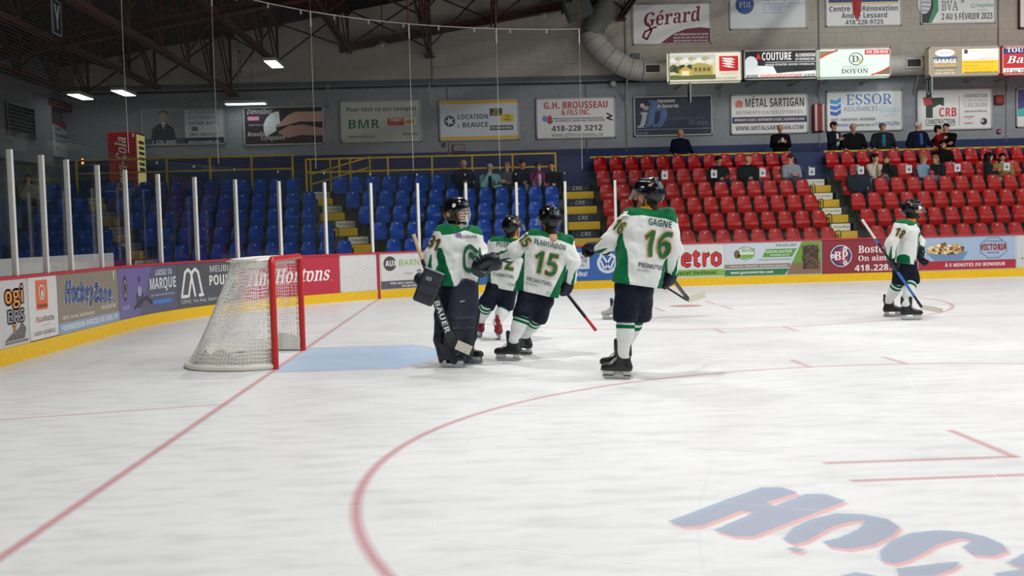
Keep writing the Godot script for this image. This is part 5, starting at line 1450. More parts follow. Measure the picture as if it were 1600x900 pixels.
func put_head(parent: Node3D, o: Vector3, at: Vector3, face: Vector3, tilt: float, kind := "plain"):
	var tr := Transform3D(yaw_basis(face, tilt).scaled(Vector3.ONE * 1.07), at - o + Vector3(0, -0.03, 0))
	var h := obj("head", proto_head(kind), vmat(0.55, 0.4), parent); h.transform = tr
	var p := proto_helmet()
	var n := obj("helmet", p[0], vmat(0.22, 0.5), parent); n.transform = tr
	var gl := StandardMaterial3D.new(); gl.transparency = BaseMaterial3D.TRANSPARENCY_ALPHA; gl.albedo_color = Color(0.6, 0.65, 0.7, 0.12); gl.roughness = 0.05
	obj("visor", p[1], gl, n); obj("chin_strap", p[2], hexm("15161a", 0.7), n)

const GREEN := Color("0d6640")
const CLOTH := Color("dfe2e0")
var jersey_noise: FastNoiseLite
# joints d: sa, sb shoulders (image left, image right), neck, hem, ea, wa, eb, wb arms, face; w width factor
func jersey(parent: Node3D, o: Vector3, d: Dictionary) -> Array:
	var s := Sdf.new()
	if jersey_noise == null:
		jersey_noise = FastNoiseLite.new(); jersey_noise.seed = 7; jersey_noise.frequency = 5.2; jersey_noise.fractal_octaves = 3
	s.noise = jersey_noise; s.amp = 0.026
	var w: float = d.get("w", 1.0)
	var neck: Vector3 = d.neck; var hem: Vector3 = d.hem; var sa: Vector3 = d.sa; var sb: Vector3 = d.sb
	var up := (neck - hem).normalized()
	var face: Vector3 = d.face; face = (face - up * face.dot(up)).normalized()
	var lat := (sb - sa); lat = (lat - up * lat.dot(up))
	lat = (lat - face * lat.dot(face)).normalized()
	var L := neck.distance_to(hem)
	var mid := (sa + sb) * 0.5
	var ch := hem.lerp(neck, 0.62)
	for e in [-1.0, 1.0]:
		s.cap(ch + lat * e * 0.085 * w, hem + lat * e * 0.1 * w - up * 0.08, 0.155 * w, 0.158 * w, 0.09, CLOTH, face, 1.1)
	s.cap(sa.lerp(mid, 0.12), sb.lerp(mid, 0.12), 0.09 * w, 0.09 * w, 0.09, CLOTH, face, 1.0)
	s.cap(mid.lerp(ch, 0.4) - lat * 0.1 * w, mid.lerp(ch, 0.4) + lat * 0.1 * w, 0.14 * w, 0.14 * w, 0.08, CLOTH, face, 1.1)
	s.cap(neck - up * 0.06, neck, 0.085, 0.062, 0.05, CLOTH)
	var nt := s.A.size()
	s.cap(sa, d.ea, 0.094 * w, 0.09 * w, 0.07, CLOTH); s.cap(d.ea, d.wa, 0.088 * w, 0.074 * w, 0.05, CLOTH)
	s.cap(sb, d.eb, 0.094 * w, 0.09 * w, 0.07, CLOTH); s.cap(d.eb, d.wb, 0.088 * w, 0.074 * w, 0.05, CLOTH)
	s.cuts = [[-up, -up.dot(hem)]]
	for q in [[d.ea, d.wa], [d.eb, d.wb]]:
		var fd: Vector3 = (q[1] - q[0]).normalized()
		s.holes.append([q[1] + fd * 0.09, q[1] + fd * 0.13, 0.085])
	var col := func(p: Vector3, j: int, c: Color) -> Color:
		var q := p - hem
		var t := q.dot(up) / L
		var a := absf((p - hem.lerp(mid, clampf(t, 0.0, 1.0))).dot(lat))
		if p.distance_to(neck) < 0.095 and t > 0.95: return Color("d79a26")
		if t > 0.865 + 0.05 * smoothstep(0.13, 0.0, a) * (1.0 if q.dot(face) > 0.0 else 0.0) - 0.25 * maxf(a - 0.12, 0.0) and a < 0.26: return GREEN
		if j < nt and t < 0.62 and a > lerpf(0.25, 0.15, clampf((0.62 - t) / 0.62, 0.0, 1.0)) * w * d.get("side", 1.0): return GREEN
		if j >= nt and j % 2 == nt % 2:
			var sh: Vector3 = sa if j == nt else sb
			if (p - sh).dot(up) > 0.045 and p.distance_to(sh) < 0.13: return GREEN
		if j >= nt and j % 2 != nt % 2:
			var A: Vector3 = s.A[j]; var D: Vector3 = s.D[j]
			var f := (p - A).dot(D) / D.length_squared()
			var side := D.normalized().cross(Vector3.UP).normalized()
			var ang := atan2((p - A).dot(side), (p - A).dot(side.cross(D.normalized())))
			if f > 0.05 and fposmod(ang * 5.0 / TAU, 1.0) < clampf(f, 0.0, 1.0) * 0.5: return GREEN
		return c
	var m := vmat(0.8, 0.25); m.rim_enabled = true; m.rim = 0.15
	var jo := obj("jersey", s.build(0.0145, o, col), m, parent)
	return [jo, s, up, lat, face, mid]
func on_cloth(j: Array, o: Vector3, c: Vector3, x: Vector3, y: Vector3, n: Vector3):
	var s: Sdf = j[1]
	var act := PackedInt32Array()
	for k in s.A.size():
		if s.one(c, k) < 0.34: act.append(k)
	pparent = j[0]; psub = 0.022; pglow = 0.0; prough = 0.7
	pmap = func(u: float, v: float, w: float) -> Vector3:
		var p := c + x * u + y * v + n * 0.32
		for k in 14:
			var e := s.ev(p, act)
			if e < 0.003: break
			p -= n * e * 0.92
		return p + n * (w * 0.8 + 0.009) - o
func pants(parent: Node3D, o: Vector3, ha: Vector3, ka: Vector3, hb: Vector3, kb: Vector3, col := Color("151a2b"), r := 0.122):
	var s := Sdf.new()
	s.noise = jersey_noise; s.amp = 0.012
	s.cap(ha.lerp(hb, 0.12), hb.lerp(ha, 0.12), r * 0.95, r * 0.95, 0.05, col)
	s.cap(ha + Vector3.UP * 0.05, hb + Vector3.UP * 0.05, r * 0.7, r * 0.7, 0.05, col)
	for q in [[ha, ka], [hb, kb]]:
		var dn: Vector3 = (q[1] - q[0]).normalized()
		s.cap(q[0].lerp((ha + hb) * 0.5, 0.12), q[1] + dn * 0.03, r * 0.93, 0.12, 0.04, col)
		s.holes.append([q[1] + dn * 0.2, q[1] + dn * 0.34, 0.155])
	obj("pants", s.build(0.0135, o), vmat(0.6, 0.3), parent)
func sock(parent: Node3D, o: Vector3, k: Vector3, a: Vector3):
	var s := Sdf.new()
	var d := a - k
	s.noise = jersey_noise; s.amp = 0.008
	s.cap(k, k + d * 0.3, 0.078, 0.08, 0.04, CLOTH); s.cap(k + d * 0.25, k + d * 0.5, 0.081, 0.076, 0.04, CLOTH); s.cap(k + d * 0.5, a, 0.076, 0.066, 0.04, CLOTH)
	var L := d.length()
	obj("sock", s.build(0.012, o, func(p: Vector3, _j: int, c: Color) -> Color:
		var t := (p - k).dot(d) / L / L
		return GREEN if (t > 0.10 and t < 0.19) or (t > 0.25 and t < 0.34) or t < 0.02 else c), vmat(0.85, 0.2), parent)
func stick(label: String, pts: Array, tip, tape := "d8cfb8", shaft := "1b1c20", butt := 0.0, band := ""):
	var o: Vector3 = pts[0]
	var t := thing("hockey_stick", label, "hockey stick", o)
	var a := Vector3.ZERO; var b: Vector3 = pts[-1] - o
	var dir := (b - a).normalized()
	var g := G.new(); g.bar(a + dir * butt, b, 0.022, 0.032); obj("shaft", g, hexm(shaft, 0.35), t)
	if butt > 0.0:
		g = G.new(); g.tube([a, a + dir * 0.02, a + dir * butt], [0.02, 0.018, 0.017], 10); obj("grip_tape", g, hexm(tape, 0.8), t)
	if band != "":
		g = G.new(); g.bar(a + dir * (butt + 0.01), a + dir * (butt + 0.08), 0.024, 0.034); obj("band", g, hexm(band, 0.35), t)
		g = G.new(); g.bar(b - dir * 0.62, b - dir * 0.2, 0.024, 0.034); obj("band", g, hexm(band, 0.35), t)
	if tip != null:
		var e: Vector3 = tip - o
		var bl := G.new()
		var n := 8
		var side := (e - b).cross(Vector3.UP).normalized()
		for k in n:
			var f := func(q: float) -> Vector3: return b.lerp(e, q) + side * (0.03 * q * q)
			var p0: Vector3 = f.call(float(k) / n); var p1: Vector3 = f.call(float(k + 1) / n)
			bl.bar(p0, p1 + (p1 - p0) * 0.05, 0.012, 0.062 + 0.012 * sin(PI * (k + 0.5) / n))
		obj("blade", bl, hexm("d5d0c0", 0.7), t)
		g = G.new(); g.bar(b - dir * 0.1, b + dir * 0.0, 0.026, 0.036); obj("heel", g, hexm("16171a", 0.5), t)
	return t

var jz := 0.0
func build_players():
	var J := func(px: float, py: float, dz := 0.0) -> Vector3: return onz(px, py, jz + dz)
	# --- number sixteen, seen from behind, arm out, looking along the rink
	var b := ice(966, 592); jz = b.z
	var t := thing("person", "player numbered 16 in white and green jersey, seen from behind, one arm held out", "person", b, "hockey players on the ice")
	var jd := {"neck": J.call(1013, 322), "hem": J.call(995.5, 446, 0.02), "sa": J.call(983, 343), "sb": J.call(1041, 341), "ea": J.call(957, 374, -0.06), "wa": J.call(939, 388, -0.22), "eb": J.call(1052, 389, 0.0), "wb": J.call(1047.5, 422, -0.16), "face": Vector3(-0.32, 0, -1)}
	var j := jersey(t, b, jd)
	on_cloth(j, b, jd.hem.lerp(jd.neck, 0.5), j[3], j[2], -j[4])
	T("GAGNE", 0.07, 0.2, 0.062, "174c46", {"w": 0.235, "l": 0.004})
	T("16", 0.075, -0.1, 0.25, "0d6640", {"w": 0.285, "l": 0.009, "ld": 0.005, "line": ["d79a26", 0.009]})
	T("PROMUTUEL", 0.055, -0.21, 0.042, "1e2430", {"w": 0.3, "l": 0.009}); T("ASSURANCE", -0.03, -0.25, 0.022, "3a404c", {"f": "sans", "w": 0.14, "l": 0.009}); T("CCM", 0.19, -0.34, 0.03, "0d6640", {"l": 0.009})
	var am: Vector3 = jd.sa.lerp(jd.ea, 0.5); var ay: Vector3 = (jd.sa - jd.ea).normalized(); var an := Vector3(-0.35, 0.25, 1).normalized()
	on_cloth(j, b, am, ay.cross(an).normalized(), ay, an); T("16", 0.0, -0.05, 0.12, "0d6640", {"w": 0.12, "l": 0.009, "ld": 0.005, "line": ["d79a26", 0.006]})
	on_cloth(j, b, jd.sa + Vector3(0, 0.03, 0), Vector3.RIGHT, Vector3.UP, an); P([Vector2(-0.06, -0.02), Vector2(0.04, -0.03), Vector2(0.0, 0.0), Vector2(0.02, 0.02), Vector2(-0.03, 0.03)], "e9ece9", 0.005)
	var al := put_skate(t, b, ice(966, 592), Vector3(-0.85, 0, -0.45)); var ar := put_skate(t, b, ice(962, 582), Vector3(-0.85, 0, -0.5), 0.1)
	pants(t, b, J.call(979, 449), J.call(977, 490), J.call(1004, 452, -0.03), J.call(1000, 486, -0.16))
	sock(t, b, J.call(977.5, 492), al); sock(t, b, J.call(998, 488, -0.18), ar)
	put_head(t, b, J.call(1013, 300), Vector3(-0.9, 0, -0.45), 0.0)
	put_glove(t, b, jd.wa, Vector3(-0.75, 0.12, -0.6), Vector3(0.1, -1, 0.1), 1.0); put_glove(t, b, jd.wb, Vector3(-0.1, -0.9, -0.3), Vector3(-0.6, 0, -0.7), 1.0)
	stick("dark stick with pale blade held low by the player numbered 16", [J.call(1039, 419, -0.26), J.call(1075, 468, -0.75)], J.call(1097, 460, -0.95), "d8cfb8", "3a2a2a")
	# --- number fifteen, striding, seen from behind
	b = ice(795, 563); jz = b.z
	t = thing("person", "player numbered 15 in white and green jersey, seen from behind, leaning into a stride", "person", b, "hockey players on the ice")
	jd = {"neck": J.call(861, 358), "hem": J.call(839, 459), "sa": J.call(836, 371), "sb": J.call(884, 380, -0.02), "ea": J.call(806, 392, -0.05), "wa": J.call(789, 402, -0.25), "eb": J.call(893, 411, 0.0), "wb": J.call(889, 437, -0.12), "face": Vector3(0.1, 0, -1)}
	j = jersey(t, b, jd)
	on_cloth(j, b, jd.hem.lerp(jd.neck, 0.5), j[3], j[2], -j[4])
	T("PLAMONDON", 0.03, 0.17, 0.06, "174c46", {"w": 0.36, "l": 0.004, "rot": 0.0})
	T("15", 0.03, -0.14, 0.245, "0d6640", {"w": 0.27, "l": 0.009, "ld": 0.005, "line": ["d79a26", 0.009]})
	T("PROMUTUEL", 0.0, -0.25, 0.042, "1e2430", {"w": 0.29, "l": 0.009}); T("ASSURANCE", -0.08, -0.29, 0.022, "3a404c", {"f": "sans", "w": 0.14, "l": 0.009}); T("CCM", 0.15, -0.35, 0.03, "0d6640", {"l": 0.009})
	am = jd.sa.lerp(jd.ea, 0.45); ay = (jd.sa - jd.ea).normalized(); an = Vector3(-0.3, 0.35, 1).normalized()
	on_cloth(j, b, am, ay.cross(an).normalized(), ay, an); T("15", 0.0, -0.05, 0.12, "0d6640", {"w": 0.13, "l": 0.009, "ld": 0.005, "line": ["d79a26", 0.006]})
	al = put_skate(t, b, ice(795, 564), Vector3(-0.85, 0, -0.4), 0.0); ar = put_skate(t, b, ice(819, 553), Vector3(-0.6, 0, -0.7), -0.15)
	pants(t, b, J.call(823, 464), J.call(818, 487, 0.06), J.call(851, 470, -0.02), J.call(842, 490, -0.08))
	sock(t, b, J.call(817, 490, 0.06), al); sock(t, b, J.call(841, 493, -0.08), ar)
	put_head(t, b, J.call(858, 341), Vector3(-0.55, 0, -0.9), -0.05)
	put_glove(t, b, jd.wa, Vector3(-0.6, 0.0, -0.6), Vector3(0, -1, 0), 1.0); put_glove(t, b, jd.wb, Vector3(-0.3, -0.9, -0.1), Vector3(-0.5, 0, -0.8), 1.0)
	stick("dark stick with a red butt end held by the player numbered 15", [J.call(931, 516, 0.1), J.call(846, 408, -0.5)], null, "b3202c", "26242a", 0.2)
	# --- player behind the goaltender's glove, seen from behind
	b = ice(765, 530); jz = b.z
	t = thing("person", "player in red skates and white and green jersey, seen from behind, beside the goaltender", "person", b, "hockey players on the ice")
	jd = {"neck": J.call(800, 368), "hem": J.call(788, 452), "sa": J.call(774, 381), "sb": J.call(821, 384, -0.05), "ea": J.call(762, 402, -0.05), "wa": J.call(750, 412, -0.25), "eb": J.call(829, 408, -0.05), "wb": J.call(822, 428, -0.25), "face": Vector3(0.25, 0, -1)}
	j = jersey(t, b, jd)
	on_cloth(j, b, jd.hem.lerp(jd.neck, 0.5), j[3], j[2], -j[4])
	T("POIRIER", -0.02, 0.2, 0.065, "174c46", {"w": 0.28, "l": 0.004}); T("12", -0.01, -0.1, 0.24, "0d6640", {"w": 0.25, "l": 0.009, "ld": 0.005, "line": ["d79a26", 0.009]})
	T("PROMUTUEL", 0.0, -0.2, 0.042, "1e2430", {"w": 0.29, "l": 0.009}); T("CCM", 0.12, -0.3, 0.03, "0d6640", {"l": 0.009})
	al = put_skate(t, b, ice(745, 527), Vector3(-0.45, 0, -0.85), 0.15, "red"); ar = put_skate(t, b, ice(780, 530), Vector3(-0.1, 0, -1), -0.1, "red")
	pants(t, b, J.call(772, 450), J.call(762, 472, 0.05), J.call(796, 453), J.call(791, 474, 0.0))
	sock(t, b, J.call(761, 474, 0.05), al); sock(t, b, J.call(790, 476), ar)
	put_head(t, b, J.call(801, 353), Vector3(0.85, 0, -0.6), 0.0)
	put_glove(t, b, jd.wa, Vector3(-0.5, -0.3, -0.6), Vector3(0, -1, 0), 1.0); put_glove(t, b, jd.wb, Vector3(-0.3, -0.7, -0.4), Vector3(-0.5, 0, -0.8), 1.0)
	# --- player hidden behind number sixteen: a skate and a stick show
	b = ice(985, 499); jz = b.z
	t = thing("person", "player almost hidden behind number 16, one pale skate showing", "person", b, "hockey players on the ice")
	jd = {"neck": J.call(1012, 346), "hem": J.call(1003, 418), "sa": J.call(993, 358), "sb": J.call(1031, 358), "ea": J.call(990, 382, -0.1), "wa": J.call(1003, 402, -0.25), "eb": J.call(1035, 384, -0.1), "wb": J.call(1028, 405, -0.2), "face": Vector3(0.1, 0, -1)}
	j = jersey(t, b, jd)
	al = put_skate(t, b, ice(956, 499), Vector3(-0.9, 0, 0.2), 0.0, "pale"); ar = put_skate(t, b, ice(990, 499), Vector3(-0.6, 0, -0.8))
	pants(t, b, J.call(995, 424), J.call(982, 452), J.call(1012, 424), J.call(1004, 456)); sock(t, b, J.call(981, 454), al); sock(t, b, J.call(1003, 458), ar)
	put_head(t, b, J.call(1013, 334), Vector3(0.2, 0, -1), 0.0)
	put_glove(t, b, jd.wa, Vector3(0.5, -0.6, -0.3), Vector3(0, -1, 0), 1.0); put_glove(t, b, jd.wb, Vector3(0.1, -0.9, -0.2), Vector3(-0.6, 0, -0.7), 1.0)
	stick("black lettered stick of the hidden player reaching out past number 16", [J.call(1006, 427, 0.2), J.call(1073, 469, 0.2)], null, "d8cfb8", "202126")
	# --- number eighteen, skating along the far side, side view
	b = ice(1410, 497); jz = b.z
	t = thing("person", "bearded player with 18 on the sleeve, side view, before the wine red advert", "person", b, "hockey players on the ice")
	jd = {"neck": J.call(1424, 343), "hem": J.call(1414, 412), "sa": J.call(1407, 354, 0.2), "sb": J.call(1424, 355, -0.2), "ea": J.call(1393, 381, 0.24), "wa": J.call(1393, 400, 0.24), "eb": J.call(1436, 379, -0.25), "wb": J.call(1438, 395, -0.12), "face": Vector3(0.9, 0, 0.5), "w": 0.96, "side": 1.3}
	j = jersey(t, b, jd)
	am = jd.sa.lerp(jd.ea, 0.4); ay = (jd.sa - jd.ea).normalized(); an = Vector3(-0.1, 0.1, 1).normalized()
	on_cloth(j, b, am, ay.cross(an).normalized(), ay, an); T("18", 0.02, -0.06, 0.13, "16402c", {"w": 0.15, "l": 0.009, "ld": 0.005, "line": ["c9962a", 0.006]})
	on_cloth(j, b, jd.hem.lerp(jd.neck, 0.5), Vector3(0.6, 0, -0.8), Vector3.UP, Vector3(0.8, 0, 0.6)); condor(0.03, -0.03, 0.1)
	al = put_skate(t, b, ice(1395, 495), Vector3(1, 0, 0.05)); ar = put_skate(t, b, ice(1423, 500), Vector3(1, 0, 0.12))
	pants(t, b, J.call(1409, 414), J.call(1406, 437), J.call(1420, 414), J.call(1424, 436)); sock(t, b, J.call(1405, 438), al); sock(t, b, J.call(1424, 438), ar)
	put_head(t, b, J.call(1426, 326), Vector3(1, 0, 0.12), 0.0, "beard")
	var grip := put_glove(t, b, jd.wa, Vector3(0.05, -1, 0.05), Vector3(0.9, 0, 0.2), 1.0); put_glove(t, b, jd.wb, Vector3(0.1, -0.95, 0.1), Vector3(0.8, 0, 0.3), -1.0)
	stick("black and blue stick with white grip and blade, held by the player numbered 18", [J.call(1347, 343, 0.3), J.call(1440, 480, 0.42)], J.call(1471, 485, 0.42), "dfe0de", "17181c", 0.34, "2a6fc0")
	goalie()
func condor(u: float, v: float, r: float):
	C(u, v, r, "0d5a3a", 0.004, r * 0.68, 1.75, 0.55, TAU - 0.4)
	var bird := [[-0.25, 0.75], [0.2, 0.8], [0.6, 0.45], [0.25, 0.5], [0.65, 0.1], [0.25, 0.15], [0.4, -0.2], [0.1, -0.6], [-0.02, -0.15], [-0.25, 0.15]]
	var pl: Array = []
	for q in bird: pl.append(Vector2(u + q[0] * r * 0.75 + r * 0.12, v + q[1] * r * 0.95))
	P(pl, "0d5a3a", 0.005)

func goalie():
	var b := ice(716, 571); jz = b.z
	var J := func(px: float, py: float, dz := 0.0) -> Vector3: return onz(px, py, jz + dz)
	var t := thing("person", "goaltender in white and green jersey with dark leg pads, blocker, catching glove and caged mask", "person", b, "hockey players on the ice")
	var jd := {"neck": J.call(716, 352), "hem": J.call(714, 446, 0.0), "sa": J.call(693, 368, 0.06), "sb": J.call(737, 369, -0.08), "ea": J.call(677, 400, 0.06), "wa": J.call(676, 424, 0.14), "eb": J.call(749, 396, 0.0), "wb": J.call(753, 410, 0.16), "face": Vector3(0.62, 0, 0.75), "w": 1.08}
	var j := jersey(t, b, jd)
	var fr: Vector3 = j[4]
	on_cloth(j, b, jd.hem.lerp(jd.neck, 0.5) , Vector3(fr.z, 0, -fr.x), Vector3.UP, fr)
	condor(0.03, -0.03, 0.09)
	T("CONDORS", 0.02, 0.19, 0.032, "1d4a40", {"w": 0.2, "l": 0.004}); R(-0.13, 0.21, -0.06, 0.25, "7a5aa0", 0.004)
	var am: Vector3 = jd.sa.lerp(jd.ea, 0.45); var ay: Vector3 = (jd.sa - jd.ea).normalized(); var an := Vector3(-0.35, 0.1, 1).normalized()
	on_cloth(j, b, am, ay.cross(an).normalized(), ay, an); T("31", -0.02, -0.06, 0.13, "16402c", {"w": 0.14, "l": 0.009, "ld": 0.005, "line": ["c9962a", 0.006]})
	# mask and cage
	var ha: Vector3 = J.call(714, 331); var face := Vector3(0.85, 0, 0.4)
	var tr := Transform3D(yaw_basis(face, 0.0), ha - b)
	var h := obj("head", proto_head("plain"), vmat(0.55, 0.4), t); h.transform = tr
	var s := Sdf.new()
	var c := Color("11141d")
	s.cap(Vector3(-0.03, 0.04, 0), Vector3(0.03, 0.04, 0), 0.124, 0.12, 0.02, c, Vector3(0, 0, 1), 1.08)
	s.cap(Vector3(-0.06, -0.01, 0), Vector3(-0.05, -0.07, 0), 0.1, 0.085, 0.03, c)
	for e in [-1.0, 1.0]: s.cap(Vector3(0.0, 0.03, e * 0.1), Vector3(0.03, -0.08, e * 0.085), 0.03, 0.024, 0.02, c)
	s.cap(Vector3(0.03, -0.12, -0.07), Vector3(0.03, -0.12, 0.07), 0.024, 0.024, 0.02, c); s.cap(Vector3(0.08, -0.125, -0.03), Vector3(0.08, -0.125, 0.03), 0.022, 0.022, 0.03, c)
	s.holes = [[Vector3(0.07, -0.03, -0.04), Vector3(0.2, -0.03, -0.04), 0.065], [Vector3(0.07, -0.03, 0.04), Vector3(0.2, -0.03, 0.04), 0.065], [Vector3(0.07, -0.03, 0.0), Vector3(0.2, -0.03, 0.0), 0.08]]
	var mk := obj("mask", s.build(0.0075, Vector3.ZERO, func(p: Vector3, _j: int, k: Color) -> Color:
		if Vector2(p.x + 0.06, p.y + 0.03).length() < 0.025: return Color("b9962c")
		if p.y > 0.1 and absf(p.z) < 0.03 and absf(p.x - 0.05) < 0.03: return Color("d9d6c4")
		if Vector2(p.x - 0.02, p.y - 0.07).length() < 0.022 and p.z > 0.0: return Color("e0ddcc")
		return k), vmat(0.2, 0.5), t)
	mk.transform = tr
	var g := G.new()
	for k in 6:
		var y := 0.055 - k * 0.032
		var pts: Array = []
		for e in 13:
			var a := lerpf(-1.2, 1.2, e / 12.0)
			pts.append(Vector3(0.035 + cos(a) * (0.115 - absf(y + 0.03) * 0.2), y, sin(a) * 0.098))
		g.tube(pts, 0.0036, 6)
	for k in 5:
		var a := -0.9 + k * 0.45
		g.tube([Vector3(0.035 + cos(a) * 0.1, 0.065, sin(a) * 0.095), Vector3(0.04 + cos(a) * 0.117, -0.03, sin(a) * 0.1), Vector3(0.035 + cos(a) * 0.1, -0.115, sin(a) * 0.09)], 0.0036, 6)
	obj("cage", g, hexm("d9dadb", 0.3, 0.3), mk)
	var dg := Sdf.new(); dg.cap(Vector3(0.075, -0.17, -0.05), Vector3(0.075, -0.17, 0.05), 0.045, 0.045, 0.01, Color("9a9d9c"), Vector3(1, 0, 0), 2.2); obj("throat_guard", dg.build(0.009), vmat(0.6, 0.3), mk)
	# pants, pads, skates
	pants(t, b, J.call(702, 450, 0.02), J.call(700, 486, 0.02), J.call(726, 450, -0.05), J.call(728, 488, -0.02), Color("151a2b"), 0.155)
	var al := put_skate(t, b, ice(706, 574), Vector3(0.85, 0, 0.4)); var ar := put_skate(t, b, ice(733, 568), Vector3(0.85, 0, 0.35))
	var pad := func(called: String, top: Vector3, knee: Vector3, shin: Vector3, toe: Vector3, n: Vector3, w: float):
		var p := Sdf.new()
		var dk := Color("262c39"); var ed := Color("171b26")
		var lat := n.cross(Vector3.UP).normalized()
		for e in [-1.0, 1.0]:
			p.cap(top + lat * e * w * 0.45, knee + lat * e * w * 0.5, 0.075, 0.085, 0.03, dk, n, 1.5)
			p.cap(knee + lat * e * w * 0.5, shin + lat * e * w * 0.5, 0.085, 0.085, 0.03, dk, n, 1.4)
			p.cap(shin + lat * e * w * 0.5, toe + lat * e * w * 0.35, 0.085, 0.07, 0.03, dk, n, 1.3)
		p.cap(top, knee, 0.1, 0.11, 0.03, dk, n, 2.2); p.cap(knee, shin, 0.11, 0.11, 0.03, dk, n, 2.2)
		p.cap(knee - lat * w * 0.85 + n * 0.02, shin - lat * w * 0.85 + n * 0.02, 0.032, 0.032, 0.008, ed)
		for q in [0.25, 0.6]: p.cap(knee.lerp(shin, q) - lat * w * 0.6 + n * 0.065, knee.lerp(shin, q) + lat * w * 0.6 + n * 0.065, 0.016, 0.016, 0.006, dk)
		var po := obj("leg_pad", p.build(0.0135, b), vmat(0.45, 0.4), t)
		pparent = po; psub = 0.03; prough = 0.4
		var act := p.all(); var ctr := top.lerp(knee, 0.55)
		var yy := (top - shin).normalized(); var xx := yy.cross(n).normalized()
		pmap = func(u: float, v: float, ww: float) -> Vector3:
			var r := ctr + xx * u + yy * v + n * 0.3
			for k in 24:
				var e := p.ev(r, act)
				if e < 0.0015: break
				r -= n * e * 0.85
			return r + n * (ww + 0.002) - b
		T("B", -0.07, 0.0, 0.06, "9aa0a8", {"rot": -1.4})
	var n1 := Vector3(0.35, 0, 0.94).normalized()
	pad.call("near", J.call(726, 449, 0.12), J.call(724, 487, 0.12), J.call(718, 530, 0.1), J.call(720, 559, 0.14), n1, 0.19)
	pad.call("far", J.call(699, 455, 0.0), J.call(698, 492, 0.0), J.call(697, 530, 0.02), J.call(700, 561, 0.06), Vector3(0.3, 0, 0.95).normalized(), 0.11)
	# blocker: padded board on the stick hand
	var bl := Node3D.new(); bl.name = "blocker"; t.add_child(bl, true)
	var y := (J.call(678, 426) - J.call(660, 472)) as Vector3; y = y.normalized()
	var nn := Vector3(0.12, 0.1, 1).normalized(); var x := y.cross(nn).normalized(); nn = x.cross(y)
	bl.transform = Transform3D(Basis(x, y, nn), J.call(669, 449, 0.3) - b)
	g = G.new(); g.box(Vector3.ZERO, Vector3(0.225, 0.37, 0.06), Basis.IDENTITY, 0.02); obj("board", g, mat(Color("262c39"), 0.5), bl)
	g = G.new(); g.box(Vector3(-0.0, 0.19, 0.0), Vector3(0.225, 0.02, 0.068), Basis.IDENTITY, 0.008); obj("binding", g, hexm("8d939a", 0.5), bl)
	for k in 2:
		g = G.new(); g.box(Vector3(0, 0.04 - k * 0.12, 0.031), Vector3(0.2, 0.012, 0.006)); obj("seam", g, hexm("1b202b", 0.5), bl)
	pparent = bl; psub = 0.0; pmap = plane_map(Vector3(0, 0, 0.031), Vector3.RIGHT, Vector3.UP, Vector3.BACK); T("B", -0.06, 0.09, 0.06, "9aa0a8", {"rot": -1.57})
	var hg := obj("glove", proto_glove(1.0), vmat(0.6, 0.4), bl); hg.transform = Transform3D(Basis(Vector3(0, -1, 0), Vector3(1, 0, 0), Vector3(0, 0, 1)), Vector3(0.0, 0.05, -0.06))
	# catching glove
	var cg := Sdf.new()
	var k0 := Color("14171f"); var k1 := Color("2a2e38")
	var cc: Vector3 = J.call(757, 414, 0.28)
	var mn := Vector3(0.35, -0.15, 0.9).normalized()
	cg.cap(cc + Vector3(-0.04, -0.02, 0), cc + Vector3(0.06, 0.03, 0), 0.105, 0.1, 0.03, k0, mn, 1.7)
	cg.cap(cc + Vector3(-0.1, -0.06, 0.02), cc + Vector3(-0.02, -0.09, 0.02), 0.04, 0.05, 0.03, k1)
	cg.cap(cc + Vector3(0.09, 0.06, -0.04), cc + Vector3(0.12, 0.0, -0.05), 0.075, 0.07, 0.03, k0)
	for k in 5:
		var a := -0.6 + k * 0.42
		cg.cap(cc + Vector3(0.02, 0.0, 0.03), cc + Vector3(cos(a + 2.0) * 0.12, sin(a + 2.0) * 0.1, 0.04), 0.022, 0.018, 0.012, k1)
	cg.cap(cc + Vector3(-0.12, -0.03, 0.04), cc + Vector3(0.02, 0.1, 0.03), 0.022, 0.022, 0.012, k1)
	cg.holes = [[cc + mn * 0.1 + Vector3(-0.04, -0.03, 0), cc + mn * 0.1 + Vector3(0.0, 0.0, 0), 0.055]]
	obj("catching_glove", cg.build(0.0095, b), vmat(0.3, 0.5), t)
	# goal stick with wide paddle
	var o: Vector3 = J.call(646, 366, 0.22)
	var st := thing("goal_stick", "white-lettered dark goaltender stick with wide paddle and taped blade", "hockey stick", o)
	var p1: Vector3 = J.call(678, 460, 0.24) - o; var p2: Vector3 = J.call(706, 535, 0.26) - o; var p3: Vector3 = J.call(735, 548, 0.28) - o
	g = G.new(); g.bar(Vector3.ZERO + p1 * 0.42, p1, 0.025, 0.034); obj("shaft", g, hexm("23242a", 0.4), st)
	g = G.new(); g.tube([Vector3.ZERO, p1 * 0.02, p1 * 0.42], [0.024, 0.02, 0.019], 10); obj("grip_tape", g, hexm("cdb892", 0.8), st)
	var pd := (p2 - p1).normalized(); var px := pd.cross(Vector3(0, 0, 1)).normalized() * -1.0
	g = G.new(); g.box((p1 + p2) / 2, Vector3(0.088, p1.distance_to(p2), 0.024), Basis(px, -pd, px.cross(-pd)), 0.008); obj("paddle", g, hexm("2b2e36", 0.4), st)
	g = G.new(); g.bar(p2 - (p3 - p2) * 0.1, p3, 0.02, 0.095, Vector3.UP); obj("blade", g, hexm("1b1c20", 0.5), st)
	g = G.new(); g.bar(p2.lerp(p3, 0.25), p2.lerp(p3, 1.02), 0.024, 0.1, Vector3.UP); obj("blade_tape", g, grainy(Color("cfc8b8"), Color("e0dac8"), 3.0, 0.8, 91), st)
	pparent = st; psub = 0.0; prough = 0.4
